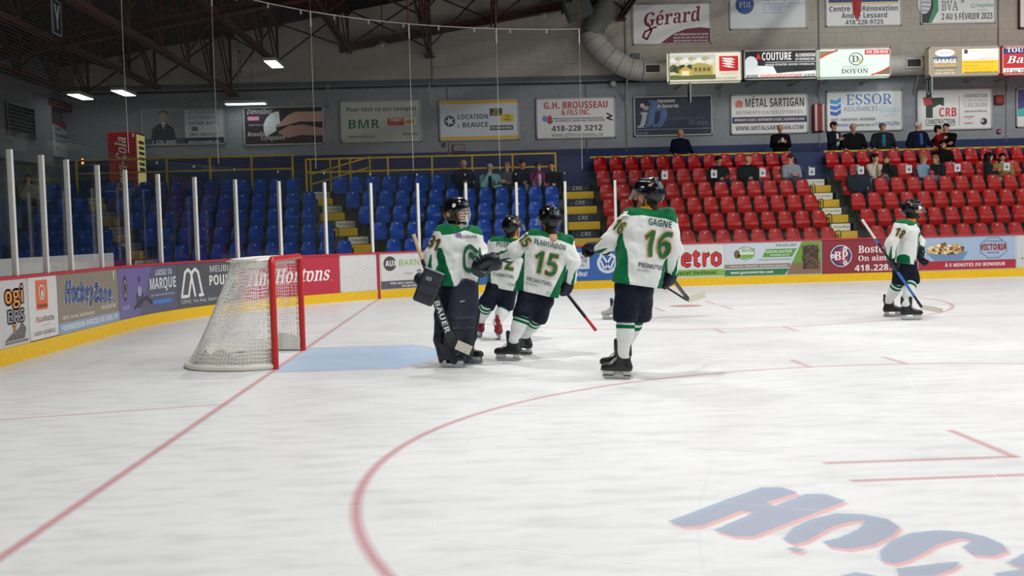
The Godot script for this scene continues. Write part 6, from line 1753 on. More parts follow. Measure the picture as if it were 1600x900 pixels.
	pmap = plane_map((p1 + p2) / 2 + Vector3(0, 0, 0.014), pd, px * -1.0 if px.x < 0.0 else px, Vector3(0, 0, 1))
	T("BAUER", -0.02, -0.028, 0.056, "e4e5e6", {"w": 0.36, "l": 0.002})

# ---------- spectators ----------
var hand_mesh: ArrayMesh
func hand() -> ArrayMesh:      # wrist at origin, fingers along +y, thumb at +x
	if hand_mesh: return hand_mesh
	var s := Sdf.new()
	s.cap(Vector3(0, 0.0, 0), Vector3(0, 0.03, 0), 0.027, 0.03, 0.015, SKIN); s.cap(Vector3(-0.018, 0.055, 0), Vector3(0.018, 0.055, 0), 0.026, 0.026, 0.02, SKIN, Vector3(0, 0, 1), 1.5)
	for k in 4:
		var x := -0.03 + k * 0.02; var l: float = [0.055, 0.07, 0.075, 0.06][k]
		s.cap(Vector3(x, 0.08, 0), Vector3(x * 1.15, 0.08 + l * 0.55, -0.01), 0.0105, 0.0095, 0.005, SKIN); s.cap(Vector3(x * 1.15, 0.08 + l * 0.55, -0.01), Vector3(x * 1.1, 0.08 + l * 0.8, -0.038), 0.0095, 0.008, 0.004, SKIN)
	s.cap(Vector3(0.03, 0.03, 0), Vector3(0.052, 0.065, -0.012), 0.013, 0.011, 0.008, SKIN); s.cap(Vector3(0.052, 0.065, -0.012), Vector3(0.05, 0.09, -0.025), 0.011, 0.009, 0.005, SKIN)
	hand_mesh = s.build(0.007)
	return hand_mesh
var eye_mesh: ArrayMesh
func eyes() -> ArrayMesh:
	if eye_mesh: return eye_mesh
	var s := Sdf.new()
	for e in [-1.0, 1.0]: s.cap(Vector3(0.094, 0, e * 0.03), Vector3(0.094, 0, e * 0.04), 0.008, 0.008, 0.002, Color("3a2a22"))
	eye_mesh = s.build(0.005)
	return eye_mesh
# o: stand/sit, head place, facing; colours: coat, legs, hair; arms: lap, crossed, chin, rail, phone, pocket
func spectator(label: String, head: Vector3, face: Vector3, o: Dictionary) -> Array:
	var sit: bool = o.get("sit", true)
	var up := Vector3.UP
	var f := Vector3(face.x, 0, face.z).normalized()
	var body_f: Vector3 = o.get("body", f)
	body_f = Vector3(body_f.x, 0, body_f.z).normalized()
	var r := up.cross(body_f) * -1.0      # the person's right-hand side
	var base := Vector3(head.x, o.floor, head.z)
	var coat: Color = Color(o.coat); var leg: Color = Color(o.get("legs", "20232c")); var hc := Color(o.get("hair", "2c221c"))
	var t := thing("person", label, "person", base, o.get("group", "spectators in the stand"))
	var s := Sdf.new()
	var sk := SKIN.lerp(Color("a87a62"), o.get("tan", 0.0))
	var w: float = o.get("w", 1.0)
	var neck := head - up * 0.14 - f * 0.01
	var sh := neck - up * 0.07
	var hip := (sh - up * 0.47) if sit else (sh - up * 0.50)
	hip += body_f * o.get("lean", 0.0) * -1.0
	# head and neck
	s.cap(head + f * -0.015 + up * 0.03, head + f * 0.015 + up * 0.025, 0.092, 0.086, 0.03, sk); s.cap(head + f * 0.022 - up * 0.035, head + f * 0.055 - up * 0.085, 0.061, 0.04, 0.03, sk)
	s.cap(head + f * 0.098 + up * 0.005, head + f * 0.115 - up * 0.027, 0.01, 0.015, 0.012, sk)
	var fr := up.cross(f) * -1.0
	for e in [-1.0, 1.0]:
		s.cap(head + fr * e * 0.092 - up * 0.02, head + fr * e * 0.096 + up * 0.012, 0.016, 0.019, 0.008, sk)
	s.cap(head + f * 0.094 - up * 0.06 - fr * 0.014, head + f * 0.094 - up * 0.06 + fr * 0.014, 0.009, 0.009, 0.006, Color("9a5f58"))
	s.cap(head - up * 0.05 - f * 0.02, sh, 0.05, 0.058, 0.03, sk)
	# trunk
	for e in [-1.0, 1.0]: s.cap(sh + r * e * 0.095 * w - up * 0.1, hip + r * e * 0.085 * w, 0.14 * w, 0.145 * w, 0.07, coat, body_f, 1.2)
	s.cap(sh - r * 0.19 * w - up * 0.04, sh + r * 0.19 * w - up * 0.04, 0.072, 0.072, 0.06, coat)
	if o.has("shirt"): s.cap(sh + body_f * 0.115 * w - up * 0.06, sh + body_f * 0.14 * w - up * 0.34, 0.042, 0.042, 0.006, Color(o.shirt))
	s.cap(neck - up * 0.045, sh - up * 0.01, 0.064, 0.08, 0.02, Color(o.get("collar", o.coat)))
	# legs
	var knees: Array = []
	for e in [-1.0, 1.0]:
		var h: Vector3 = hip + r * e * 0.09
		var k: Vector3; var a: Vector3
		if sit:
			k = h + body_f * 0.42 + r * e * 0.04 + up * o.get("knee", 0.03); a = Vector3(k.x, o.floor + 0.09, k.z) + body_f * o.get("foot", 0.02)
		else:
			k = Vector3(h.x, (h.y + o.floor) * 0.5, h.z) + body_f * 0.03; a = Vector3(h.x, o.floor + 0.09, h.z) + r * e * 0.02
		knees.append(k)
		s.cap(h, k, 0.09, 0.068, 0.04, leg); s.cap(k, a, 0.064, 0.046, 0.03, leg)
		s.cap(a - up * 0.045 - body_f * 0.03, a - up * 0.05 + body_f * 0.15, 0.04, 0.036, 0.015, Color(o.get("shoes", "1c1b1c")))
	# arms
	var arms: Array = o.get("arms", ["lap", "lap"])
	var palms: Array = []
	for q in 2:
		var e := 1.0 if q == 0 else -1.0
		var S0: Vector3 = sh + r * e * 0.225 * w - up * 0.05
		var el: Vector3; var wr: Vector3
		match arms[q]:
			"crossed": el = S0 - up * 0.26 + body_f * 0.08 + r * e * 0.03; wr = el + body_f * 0.12 - r * e * 0.24 + up * (0.03 + 0.04 * q)
			"chin": el = S0 - up * 0.24 + body_f * 0.16; wr = head + f * 0.1 - up * 0.13 + r * e * 0.03
			"rail": el = S0 - up * 0.25 + body_f * 0.06 + r * e * 0.08; wr = el + body_f * 0.2 - up * 0.12
			"phone": el = S0 - up * 0.26 + body_f * 0.06 + r * e * 0.04; wr = el + body_f * 0.2 - r * e * 0.14 + up * 0.08
			"pocket": el = S0 - up * 0.27 - body_f * 0.05 + r * e * 0.09; wr = el - up * 0.2 + body_f * 0.1 - r * e * 0.06
			"hug": el = S0 - up * 0.12 + body_f * 0.2 + r * e * 0.05; wr = el + body_f * 0.22 - r * e * 0.1 + up * 0.05
			_: el = S0 - up * 0.26 + body_f * 0.1 + r * e * 0.05; wr = el + body_f * 0.2 - r * e * 0.12 - up * 0.02
		s.cap(S0, el, 0.074 * w, 0.064 * w, 0.04, coat); s.cap(el, wr, 0.06 * w, 0.04, 0.03, coat)
		palms.append([wr, (wr - el).normalized(), e])
	var bm := s.build(0.028, base)
	var st := SurfaceTool.new(); st.begin(Mesh.PRIMITIVE_TRIANGLES)
	st.append_from(bm, 0, Transform3D.IDENTITY)
	for p in palms:
		var y: Vector3 = p[1]
		var z := (-body_f - y * (-body_f).dot(y)).normalized() if absf(body_f.dot(y)) < 0.9 else up
		st.append_from(hand(), 0, Transform3D(Basis(y.cross(z).normalized(), y, z), p[0] + y * 0.025 - base))
	st.append_from(eyes(), 0, Transform3D(Basis(f, up, f.cross(up)), head + up * 0.012 - base))
	obj("body", st.commit(), vmat(0.8, 0.25), t)
	# hair or hat
	var h := Sdf.new()
	var kind: String = o.get("hat", "hair")
	if kind != "bald":
		h.cap(head + up * 0.045 - f * 0.03, head + up * 0.045 + f * 0.012, 0.099, 0.094, 0.02, hc)
		if kind == "hair": h.cap(head + up * 0.0 - f * 0.045, head - up * 0.03 - f * 0.045, 0.075, 0.06, 0.03, hc)
		if kind == "long":
			for e in [-1.0, 0.0, 1.0]: h.cap(head - f * 0.045 + fr * e * 0.055, head - f * 0.05 + fr * e * 0.075 - up * 0.23, 0.05, 0.035, 0.03, hc)
		if kind == "bun": h.cap(head - f * 0.06 + up * 0.12, head - f * 0.06 + up * 0.12, 0.045, 0.045, 0.02, hc); h.cap(head - f * 0.05, head - f * 0.05 - up * 0.03, 0.07, 0.06, 0.02, hc)
		if kind == "cap": h.cap(head + f * 0.08 + up * 0.062, head + f * 0.155 + up * 0.05, 0.05, 0.045, 0.012, Color(o.get("brim", o.get("hair", "20242c"))), up, 3.5)
		if kind == "hood": h.cap(head - f * 0.04 - up * 0.02, head - f * 0.045 - up * 0.13, 0.1, 0.1, 0.04, hc)
		h.cuts = [[(f * 0.75 - up).normalized(), (f * 0.75 - up).normalized().dot(head + up * 0.015 + f * 0.03)]] if kind in ["cap"] else []
		h.holes = [[head + f * 0.14 - up * 0.035, head + f * 0.2 - up * 0.06, 0.088]] if kind != "cap" else []
		obj("hat" if kind == "cap" else "hair", h.build(0.018, base), vmat(0.8, 0.3), t)
	if o.has("scarf"):
		var g := G.new()
		var pts: Array = []
		for k in 9: pts.append(neck - base - up * 0.02 + (f * cos(k * 0.785) + fr * sin(k * 0.785)) * 0.085)
		g.tube(pts, 0.035, 8); g.tube([neck - base + f * 0.09 - up * 0.03, neck - base + f * 0.14 - up * 0.2, neck - base + f * 0.15 - up * 0.4], 0.035, 8)
		obj("scarf", g, grainy(Color(o.scarf), Color(o.scarf).darkened(0.4), 8.0, 0.9, 95), t)
	if o.has("glasses"):
		var g := G.new()
		for e in [-1.0, 1.0]:
			var ring: Array = []
			for k in 10: ring.append(head - base + f * 0.1 + up * 0.012 + fr * (e * 0.032 + cos(k * 0.628) * 0.022) + up * sin(k * 0.628) * 0.016)
			g.tube(ring, 0.003, 4, true); g.tube([head - base + f * 0.1 + fr * e * 0.054 + up * 0.015, head - base + fr * e * 0.086 + up * 0.015], 0.003, 4)
		obj("glasses", g, hexm("1c1c1e", 0.4), t)
	return [t, base, palms]
func build_crowd():
	var fl := func(row: int) -> float: return TOPS[row] - 0.82
	var z5 := row_z(4) + 0.03
	var H := func(px: float, py: float, z: float) -> Vector3: return onz(px, py, z)
	var out := Vector3(0, 0, 1)
	# blue seats, fifth row
	var g5 := "spectators sitting behind the blue seats"
	spectator("grey-haired man in navy jacket sitting under the yellow rail", H.call(724, 256, z5), Vector3(0.5, 0, 1), {"floor": fl.call(4), "coat": "161b2c", "hair": "77736e", "hat": "bald", "group": g5, "w": 1.05})
	spectator("white-haired person in pale teal sleeves and navy vest, hand to the face", H.call(765, 263, z5), out, {"floor": fl.call(4), "coat": "7fb0b4", "shirt": "1c2438", "hair": "b5aea6", "arms": ["chin", "lap"], "group": g5, "w": 1.08})
	spectator("person in grey top with folded hands between teal and navy neighbours", H.call(791.5, 260, z5), Vector3(-0.2, 0, 1), {"floor": fl.call(4), "coat": "5a5f68", "hair": "8a6f58", "arms": ["crossed", "crossed"], "group": g5})
	spectator("dark-haired man in navy coat and grey trousers with hands in lap", H.call(816, 256.5, z5), Vector3(0.5, 0, 1), {"floor": fl.call(4), "coat": "171b2a", "legs": "6c7380", "hair": "2c241f", "group": g5, "w": 1.05})
	spectator("woman in magenta coat with hand at her mouth", H.call(841, 260, z5), Vector3(0.2, 0, 1), {"floor": fl.call(4), "coat": "7a2458", "hair": "4a3428", "arms": ["chin", "lap"], "group": g5, "shirt": "c9c4c8"})
	spectator("man in dark cap and brown-black jacket at the end of the blue row", H.call(861.5, 259.5, z5), Vector3(-0.3, 0, 1), {"floor": fl.call(4), "coat": "1e1a1c", "hair": "23242c", "hat": "cap", "group": g5, "w": 1.08})
	# by the end wall
	spectator("woman in beige-grey jacket alone among blue seats, hand to her mouth", H.call(43, 279, row_z(3) + 0.03), Vector3(0.6, 0, 0.9), {"floor": fl.call(3), "coat": "8d8578", "legs": "4a5a68", "hair": "2a211c", "hat": "long", "arms": ["chin", "lap"], "w": 1.05})
	# standing at the rail behind the red seats
	var gr := "people standing at the yellow rail"
	var zr := -19.0; var fr := 2.77
	spectator("balding man in navy sweater standing with both hands on the rail", H.call(1063, 208, zr), Vector3(0.7, 0, 0.7), {"sit": false, "floor": fr, "coat": "141a2e", "hat": "bald", "body": Vector3(0.25, 0, 1), "arms": ["rail", "rail"], "group": gr})
	var ph: Array = spectator("bearded man in black jacket standing and looking at a phone", H.call(1219, 201, zr - 0.3), Vector3(-0.1, 0, 1), {"sit": false, "floor": fr, "coat": "15151a", "hat": "bald", "arms": ["phone", "phone"], "group": gr})
	spectator("man in glasses with white shirt under an open dark jacket, standing", H.call(1303, 197, zr), Vector3(0.6, 0, 0.8), {"sit": false, "floor": fr, "coat": "1a2028", "shirt": "d9dadc", "glasses": true, "arms": ["phone", "pocket"], "group": gr, "w": 1.05})
	spectator("man in pale cap and black coat with grey collar, standing", H.call(1333, 200, zr), out, {"sit": false, "floor": fr, "coat": "17181c", "collar": "7d7f84", "hair": "a9a4a2", "hat": "cap", "arms": ["rail", "rail"], "group": gr, "w": 1.15})
	spectator("grey-haired man with teal sweater under a dark jacket, standing", H.call(1379, 199, zr), Vector3(-0.1, 0, 1), {"sit": false, "floor": fr, "coat": "23282f", "shirt": "2f7d98", "hair": "6c6966", "arms": ["rail", "rail"], "group": gr, "w": 1.1})
	spectator("man in white and green cap and navy jacket, standing", H.call(1435, 197, zr), Vector3(0.8, 0, 0.6), {"sit": false, "floor": fr, "coat": "171c2c", "shirt": "3a62a8", "hair": "c9ccc8", "brim": "1f5a40", "hat": "cap", "body": Vector3(0.3, 0, 1), "arms": ["pocket", "rail"], "group": gr, "w": 1.12})
	spectator("dark-haired woman in wine-red jacket, held by a man in black", H.call(1466, 203, zr), Vector3(0.8, 0, 0.5), {"sit": false, "floor": fr, "coat": "7a1620", "hair": "241c1a", "hat": "bun", "arms": ["chin", "phone"], "group": gr})
	spectator("man in black cap and coat with his arm round a woman in red", H.call(1478, 200, zr - 0.28), Vector3(-0.7, 0, 0.7), {"sit": false, "floor": fr, "coat": "141417", "collar": "5a1820", "hair": "17181b", "hat": "cap", "arms": ["hug", "hug"], "group": gr, "w": 1.12})
	# red seats
	var gs := "spectators sitting among the red seats"
	spectator("dark-haired man in black jacket sitting with clasped hands", H.call(1123, 251, z5), Vector3(0.35, 0, 1), {"floor": fl.call(4), "coat": "15171c", "legs": "2b3a48", "hair": "231d1a", "group": gs, "w": 1.08})
	spectator("bald bearded man in black jacket and blue jeans sitting", H.call(1169, 250, z5), Vector3(0.7, 0, 0.8), {"floor": fl.call(4), "coat": "14151a", "legs": "34465c", "hat": "bald", "body": Vector3(0.3, 0, 1), "group": gs, "w": 1.12})
	spectator("woman in grey hoodie sitting with folded arms beside the steps", H.call(1235, 248, z5), Vector3(-0.9, 0, 0.6), {"floor": fl.call(4), "coat": "8b95a0", "legs": "3a4658", "hair": "3a2c24", "hat": "bun", "body": Vector3(0.2, 0, 1), "arms": ["crossed", "crossed"], "group": gs})
	spectator("man in grey cap and dark jacket sitting low at the head of the steps", H.call(1340, 265, row_z(3) + 0.03), out, {"floor": fl.call(3), "coat": "262b36", "legs": "1e2740", "hair": "8d8b88", "hat": "cap", "arms": ["chin", "lap"], "group": gs, "w": 1.15})
	spectator("dark-haired woman in cream coat with patterned scarf, sitting", H.call(1367, 247, z5), Vector3(0.3, 0, 1), {"floor": fl.call(4), "coat": "c3bcae", "legs": "46536a", "hair": "1f1a18", "scarf": "b8a05a", "arms": ["chin", "lap"], "group": gs})
	spectator("brown-haired woman in black top with hand at her chin, sitting", H.call(1385.5, 249, z5), Vector3(-0.4, 0, 1), {"floor": fl.call(4), "coat": "1a1718", "legs": "4a4038", "hair": "5a3c28", "hat": "long", "arms": ["lap", "chin"], "group": gs})
	spectator("long-haired blonde woman in light blue jacket, sitting", H.call(1443, 248, z5), Vector3(0.9, 0, 0.5), {"floor": fl.call(4), "coat": "7f9ab4", "legs": "23262e", "hair": "8a6f50", "hat": "long", "body": Vector3(0.6, 0, 1), "group": gs})
	spectator("fair-haired woman in black top and jeans turning to her neighbour", H.call(1461, 249, z5), Vector3(-0.7, 0, 0.8), {"floor": fl.call(4), "coat": "1b191c", "legs": "5a7290", "shoes": "d6d4cf", "hair": "8a6446", "hat": "long", "knee": 0.12, "group": gs})
	spectator("black-haired woman in black jacket on the topmost red row", H.call(1473, 226, row_z(5) + 0.03), Vector3(-0.1, 0, 1), {"floor": fl.call(5), "coat": "17161a", "legs": "34404e", "hair": "161314", "hat": "long", "arms": ["chin", "lap"], "group": gs})
	spectator("dark-haired person with beige hooded vest bending forward in the red seats", H.call(1545, 245, z5), Vector3(0.8, 0, 0.6), {"floor": fl.call(4), "coat": "1e1c1e", "collar": "8d8068", "legs": "1f2026", "shoes": "cfcac0", "hair": "191517", "hat": "hood", "arms": ["phone", "phone"], "group": gs})
	spectator("long-dark-haired woman in mustard and white top, sitting", H.call(1566, 246, z5), Vector3(-0.3, 0, 1), {"floor": fl.call(4), "coat": "8d7f48", "legs": "a9a6a0", "hair": "1f1917", "hat": "long", "arms": ["phone", "phone"], "group": gs})
	var phn := thing("phone", "small pale phone held up by the standing man in black", "phone", (ph[2][0][0] + ph[2][1][0]) * 0.5 + Vector3(0, 0.07, 0.1))
	var g := G.new(); g.box(Vector3.ZERO, Vector3(0.075, 0.15, 0.01), Basis(Vector3.RIGHT, -0.5), 0.003); obj("case", g, hexm("c9c9c6", 0.4), phn)
	g = G.new(); g.box(Vector3(0, 0.0, -0.006), Vector3(0.066, 0.135, 0.002), Basis(Vector3.RIGHT, -0.5)); obj("screen", g, hexm("14161a", 0.15), phn)

# ---------- fittings on and under the roof ----------
func letter_sign(ch: String, x: float, z: float, y0: float, y1: float, side: float, label: String):
	var h := y1 - y0
	var t := thing("letter_sign", label, "sign", Vector3(x, (y0 + y1) / 2, z))
	var g := G.new(); g.box(Vector3.ZERO, Vector3(0.03, h, h * 0.62)); obj("plate", g, hexm("17223c", 0.5), t)
	g = G.new()
	for e in [-1, 1]:
		g.box(Vector3(0, e * h / 2, 0), Vector3(0.04, 0.02, h * 0.62)); g.box(Vector3(0, 0, e * h * 0.31), Vector3(0.04, h, 0.02))
	obj("edge", g, hexm("a9b4c4", 0.5), t)
	g = G.new(); g.tube([Vector3(0, h / 2, 0), Vector3(0, minf(roof_y(x) - (y0 + y1) / 2, h / 2 + (0.04 if side < 0.0 else 9.0)), 0)], 0.01, 5); obj("hanger", g, hexm("2a2624", 0.6), t)
	if ch != "":
		pparent = t; psub = 0.0; pglow = 0.0; pmap = plane_map(Vector3(side * 0.015, 0, 0), Vector3(0, 0, -side), Vector3.UP, Vector3(side, 0, 0))
		T(ch, 0, -h * 0.36, h * 0.72, "d8d4c4", {"w": h * 0.42})
func build_details():
	# round duct along the wall
	var zd := -20.08
	var t := thing("air_duct", "large white round air duct curving down the wall and running behind the lit signs", "duct", onz(1000, 108, zd))
	var o := t.position
	var path := [[925, 50], [928, 62], [938, 76], [952, 89], [968, 100], [985, 107], [1003, 110], [1060, 109.0]]
	var pts: Array = []
	for p in path: pts.append(onz(p[0], p[1], zd) - o)
	var yl: float = pts[-1].y
	pts.append(Vector3(onz(1462, 100, zd).x - o.x, yl, 0)); pts.append(Vector3(onz(1700, 100, zd).x - o.x, yl, 0))
	var g := G.new(); g.tube(pts, 0.34, 24); obj("pipe", g, grainy(Color("b9b7b0"), Color("c9c7c0"), 0.8, 0.5, 101), t)
	for k in range(1, 8):
		g = G.new()
		var d: Vector3 = (pts[k + 1] - pts[k - 1]).normalized() * 0.012
		g.tube([pts[k] - d, pts[k] + d], 0.346, 24); obj("seam", g, hexm("8f8d86", 0.5), t)
	var up: Array = []
	for p in [[925, 51, 0.0], [930, 38, 0.05], [944, 16, 0.2], [962, -12, 0.45], [985, -48, 0.8]]: up.append(onz(p[0], p[1], zd + p[2]) - o)
	g = G.new(); g.tube(up, 0.365, 24); obj("riser", g, grainy(Color("6f746c"), Color("7d827a"), 0.8, 0.6, 102), t)
	for px in [1017.0, 1421.0]:
		var q := Vector3(onz(px, 108, zd).x - o.x, yl, 0.31)
		g = G.new(); g.box(q, Vector3(0.5, 0.3, 0.1)); obj("vent_frame", g, hexm("c6c5c0", 0.5), t)
		g = G.new(); g.box(q + Vector3(0, 0, 0.046), Vector3(0.42, 0.22, 0.012)); obj("vent_grille", g, hexm("16191d", 0.6), t)
		for k in 5:
			g = G.new(); g.box(q + Vector3(0, -0.09 + k * 0.045, 0.054), Vector3(0.42, 0.008, 0.012)); obj("vent_slat", g, hexm("33373c", 0.5), t)
	g = G.new(); g.box(onz(992, 89, zd + 0.1) - o, Vector3(0.28, 0.2, 0.2), Basis.IDENTITY, 0.02); obj("junction_box", g, hexm("5b625e", 0.6), t)
	# dark heater unit beside the duct head
	t = thing("unit_heater", "dark grey unit heater slung under the roof beside the duct", "heater", onz(902, 12, -18.7))
	g = G.new(); g.box(Vector3.ZERO, Vector3(0.75, 0.62, 0.6), Basis(Vector3(0, 0, 1), 0.35), 0.03); obj("casing", g, hexm("5e655f", 0.6), t)
	g = G.new(); g.box(Vector3(0.35, 0.45, 0.0), Vector3(0.8, 0.5, 0.6), Basis(Vector3(0, 0, 1), 0.35), 0.03); obj("housing", g, hexm("23201f", 0.6), t)
	for e in [-0.25, 0.25]:
		g = G.new(); g.tube([Vector3(0.3 + e, 0.6, 0), Vector3(0.3 + e, roof_y(5.0) - t.position.y, 0)], 0.012, 5); obj("hanger", g, hexm("4a2a24", 0.6), t)
	# pendant lamps that are off
	for p in [[598.0, 72.0], [850.0, 26.0]]:
		var q := onz(p[0], p[1], -19.0)
		t = thing("pendant_lamp", "unlit white shallow-shaded lamp hanging before the pale block wall", "lamp", q, "unlit pendant lamps")
		g = G.new(); g.lathe([Vector2(0.02, 0.14), Vector2(0.08, 0.12), Vector2(0.17, 0.06), Vector2(0.21, 0.0), Vector2(0.2, 0.0), Vector2(0.0, 0.05)], 20, Vector3.ZERO); obj("shade", g, hexm("b9b4a6", 0.5), t)
		g = G.new(); g.tube([Vector3(0, 0.13, 0), Vector3(0, roof_y(q.x) - q.y, 0)], 0.012, 5); obj("stem", g, hexm("3a3532", 0.6), t)
		g = G.new(); g.lathe([Vector2(0.0, -0.03), Vector2(0.04, -0.01), Vector2(0.045, 0.03), Vector2(0.02, 0.06)], 10, Vector3.ZERO); obj("bulb", g, hexm("d9d6cc", 0.3), t)
	# lit trough lights
	for p in [[126.0, 152.0, -18.6, PI / 2], [193.0, 146.0, -18.6, PI / 2], [384.0, 163.0, -19.9, 0.0], [428.0, 101.0, -17.2, PI / 2]]:
		var q := onz(p[0], p[1], p[2])
		var b := Basis(Vector3.UP, p[3])
		t = thing("trough_light", "lit white trough light hanging over the walkway behind the blue seats", "lamp", q, "lit trough lights")
		t.basis = b
		g = G.new(); g.box(Vector3(0, 0.06, 0), Vector3(1.26, 0.09, 0.38), Basis.IDENTITY, 0.02); obj("casing", g, hexm("c9c9c2", 0.5), t)
		g = G.new(); g.box(Vector3(0, 0.008, 0), Vector3(1.18, 0.02, 0.32)); obj("diffuser_light", g, mat(Color(0.93, 1.0, 0.97), 0.5, 0.0, 2.2), t)
		for e in [-0.22, 0.22]:
			g = G.new(); g.tube([Vector3(e, 0.1, 0), Vector3(e, roof_y(q.x) - q.y - 0.02, 0)], 0.006, 4); obj("chain", g, hexm("3a3836", 0.6), t)
		var l := AreaLight3D.new(); l.name = "trough_glow"; l.area_size = Vector2(1.18, 0.32); l.light_energy = 0.25; l.light_color = Color(0.93, 1.0, 0.97); l.shadow_enabled = true
		l.transform = Transform3D(b * Basis(Vector3.RIGHT, -PI / 2), q + Vector3(0, -0.01, 0)); add_child(l)
	# vending machine
	var vq := onz(191, 235, -19.1)
	t = thing("vending_machine", "red drinks vending machine with white script on its side", "vending machine", Vector3(vq.x, 2.77, -19.5))
	var vh := onz(191, 206, -19.1).y - 2.77
	g = G.new(); g.box(Vector3(0, vh / 2, 0), Vector3(0.84, vh, 0.8), Basis.IDENTITY, 0.02); obj("cabinet", g, hexm("b3161e", 0.35), t)
	g = G.new(); g.box(Vector3(0.425, vh / 2 + 0.05, 0.0), Vector3(0.03, vh - 0.25, 0.72)); obj("front_light_panel", g, mat(Color("c9c27a"), 0.4, 0.0, 0.35), t)
	for k in 6:
		g = G.new(); g.box(Vector3(0.443, vh - 0.3 - k * 0.16, 0.0), Vector3(0.012, 0.1, 0.5)); obj("button", g, hexm(["8a2a20", "6f7a3a", "3a5a8a"][k % 3], 0.4), t)
	g = G.new(); g.box(Vector3(0.443, 0.35, 0.0), Vector3(0.014, 0.22, 0.5)); obj("delivery_flap", g, hexm("17171a", 0.4), t)
	pparent = t; psub = 0.0; pglow = 0.0; pmap = plane_map(Vector3(0, vh / 2, 0.4), Vector3.RIGHT, Vector3.UP, Vector3.BACK)
	T("Coca-Cola", 0.12, 0.0, 0.3, "e4dcdc", {"f": "serifbold", "sk": 0.3, "w": vh * 0.82, "rot": PI / 2}); R(0.31, vh / 2 - 0.16, 0.37, vh / 2 - 0.05, "d9cfcf", 0.003)
	# letters hung over the sections
	var y := onz(88, 27, -10.5)
	letter_sign("Y", y.x, -10.5, onz(88, 54, -10.5).y, onz(88, 1, -10.5).y, 1.0, "navy hanging plate with a pale letter Y under the dark roof")
	letter_sign("X", onz(373, 96, -19.3).x, -19.3, onz(373, 115, -19.3).y, onz(373, 77, -19.3).y, 1.0, "navy hanging plate with a pale letter X before the block wall")
	letter_sign("U", onz(1452, 136, -19.15).x, -19.15, onz(1452, 153, -19.15).y, onz(1452, 121, -19.15).y, -1.0, "navy hanging plate with a pale letter U below the garage light box")
	letter_sign("", onz(1077, 145, -19.15).x, -19.15, onz(1077, 161, -19.15).y, onz(1077, 131, -19.15).y, -1.0, "narrow navy hanging plate before the entwined-letter banner")
	# red pennant
	var pq := onz(1338, 5, -16.0)
	t = thing("pennant", "dark red pointed pennant hanging before the renovation-centre sign", "pennant", pq)
	g = G.new()
	var prof := [Vector2(-0.13, 0.5), Vector2(-0.11, -0.22), Vector2(0.02, -0.5), Vector2(0.13, -0.2), Vector2(0.12, 0.5)]
	for e in [-1.0, 1.0]:
		for k in 3:
			var a: Vector2 = prof[0]; var b2: Vector2 = prof[k + 1]; var c: Vector2 = prof[k + 2]
			var zz: float = e * 0.004
			if e < 0: g.tri(Vector3(a.x, a.y, zz), Vector3(b2.x, b2.y, zz + 0.02), Vector3(c.x, c.y, zz))
			else: g.tri(Vector3(a.x, a.y, zz), Vector3(c.x, c.y, zz), Vector3(b2.x, b2.y, zz + 0.02))
	obj("cloth", g, hexm("8a1c26", 0.8), t)
	g = G.new(); g.tube([Vector3(0, 0.5, 0), Vector3(0, roof_y(pq.x) - pq.y, 0)], 0.008, 4); obj("cord", g, hexm("b9b4a8", 0.7), t)
	# wall fittings
	t = thing("padded_post_cover", "red wall pad with two white upright stripes between two signs", "wall pad", onz(1279, 184, -20.42))
	g = G.new(); g.box(Vector3.ZERO, Vector3(0.38, 0.86, 0.14), Basis.IDENTITY, 0.03); obj("pad", g, hexm("8a1a20", 0.6), t)
	for e in [-0.1, 0.13]:
		g = G.new(); g.box(Vector3(e, 0, 0.072), Vector3(0.07, 0.84, 0.008)); obj("stripe", g, hexm("c9c6c0", 0.6), t)
	t = thing("alarm_box", "red square alarm box beside the construction sign", "alarm", onz(1561, 156, -20.45))
	g = G.new(); g.box(Vector3.ZERO, Vector3(0.3, 0.3, 0.1), Basis.IDENTITY, 0.02); obj("box", g, hexm("6a1c1e", 0.6), t)
	g = G.new(); g.box(Vector3(0, 0, 0.052), Vector3(0.2, 0.17, 0.01)); obj("bell", g, hexm("9a2a2a", 0.5), t)
	t = thing("alarm_pull", "tiny red alarm pull below the construction sign", "alarm", onz(1561, 205, -20.46))
	g = G.new(); g.box(Vector3.ZERO, Vector3(0.12, 0.14, 0.06), Basis.IDENTITY, 0.01); obj("box", g, hexm("8a1c20", 0.5), t)
	g = G.new(); g.box(Vector3(0, -0.01, 0.032), Vector3(0.08, 0.03, 0.01)); obj("handle", g, hexm("c9c6c0", 0.5), t)
	t = thing("framed_notice", "small framed white notice with red edge under the rental sign", "notice", onz(717, 231, -20.46))
	g = G.new(); g.box(Vector3.ZERO, Vector3(0.36, 0.24, 0.03)); obj("frame", g, hexm("7a3038", 0.6), t)
	g = G.new(); g.box(Vector3(0, 0, 0.014), Vector3(0.31, 0.19, 0.012)); obj("sheet", g, hexm("9a9ca2", 0.6), t)
	pparent = t; pmap = plane_map(Vector3(0, 0, 0.02), Vector3.RIGHT, Vector3.UP, Vector3.BACK)
	for k in 4: R(-0.12, 0.06 - k * 0.04, 0.12, 0.068 - k * 0.04, "5a5d66", 0.002, "print_line")
	t = thing("alarm_pull", "tiny dark red alarm pull beside the framed notice", "alarm", onz(694, 226, -20.46))
	g = G.new(); g.box(Vector3.ZERO, Vector3(0.1, 0.1, 0.06), Basis.IDENTITY, 0.01); obj("box", g, hexm("5a1c24", 0.5), t)
	g = G.new(); g.box(Vector3(0, -0.01, 0.032), Vector3(0.06, 0.02, 0.01)); obj("handle", g, hexm("8a8680", 0.5), t)
	t = thing("siren", "round white siren on the grey band beside the air duct", "siren", onz(958, 131, -20.4))
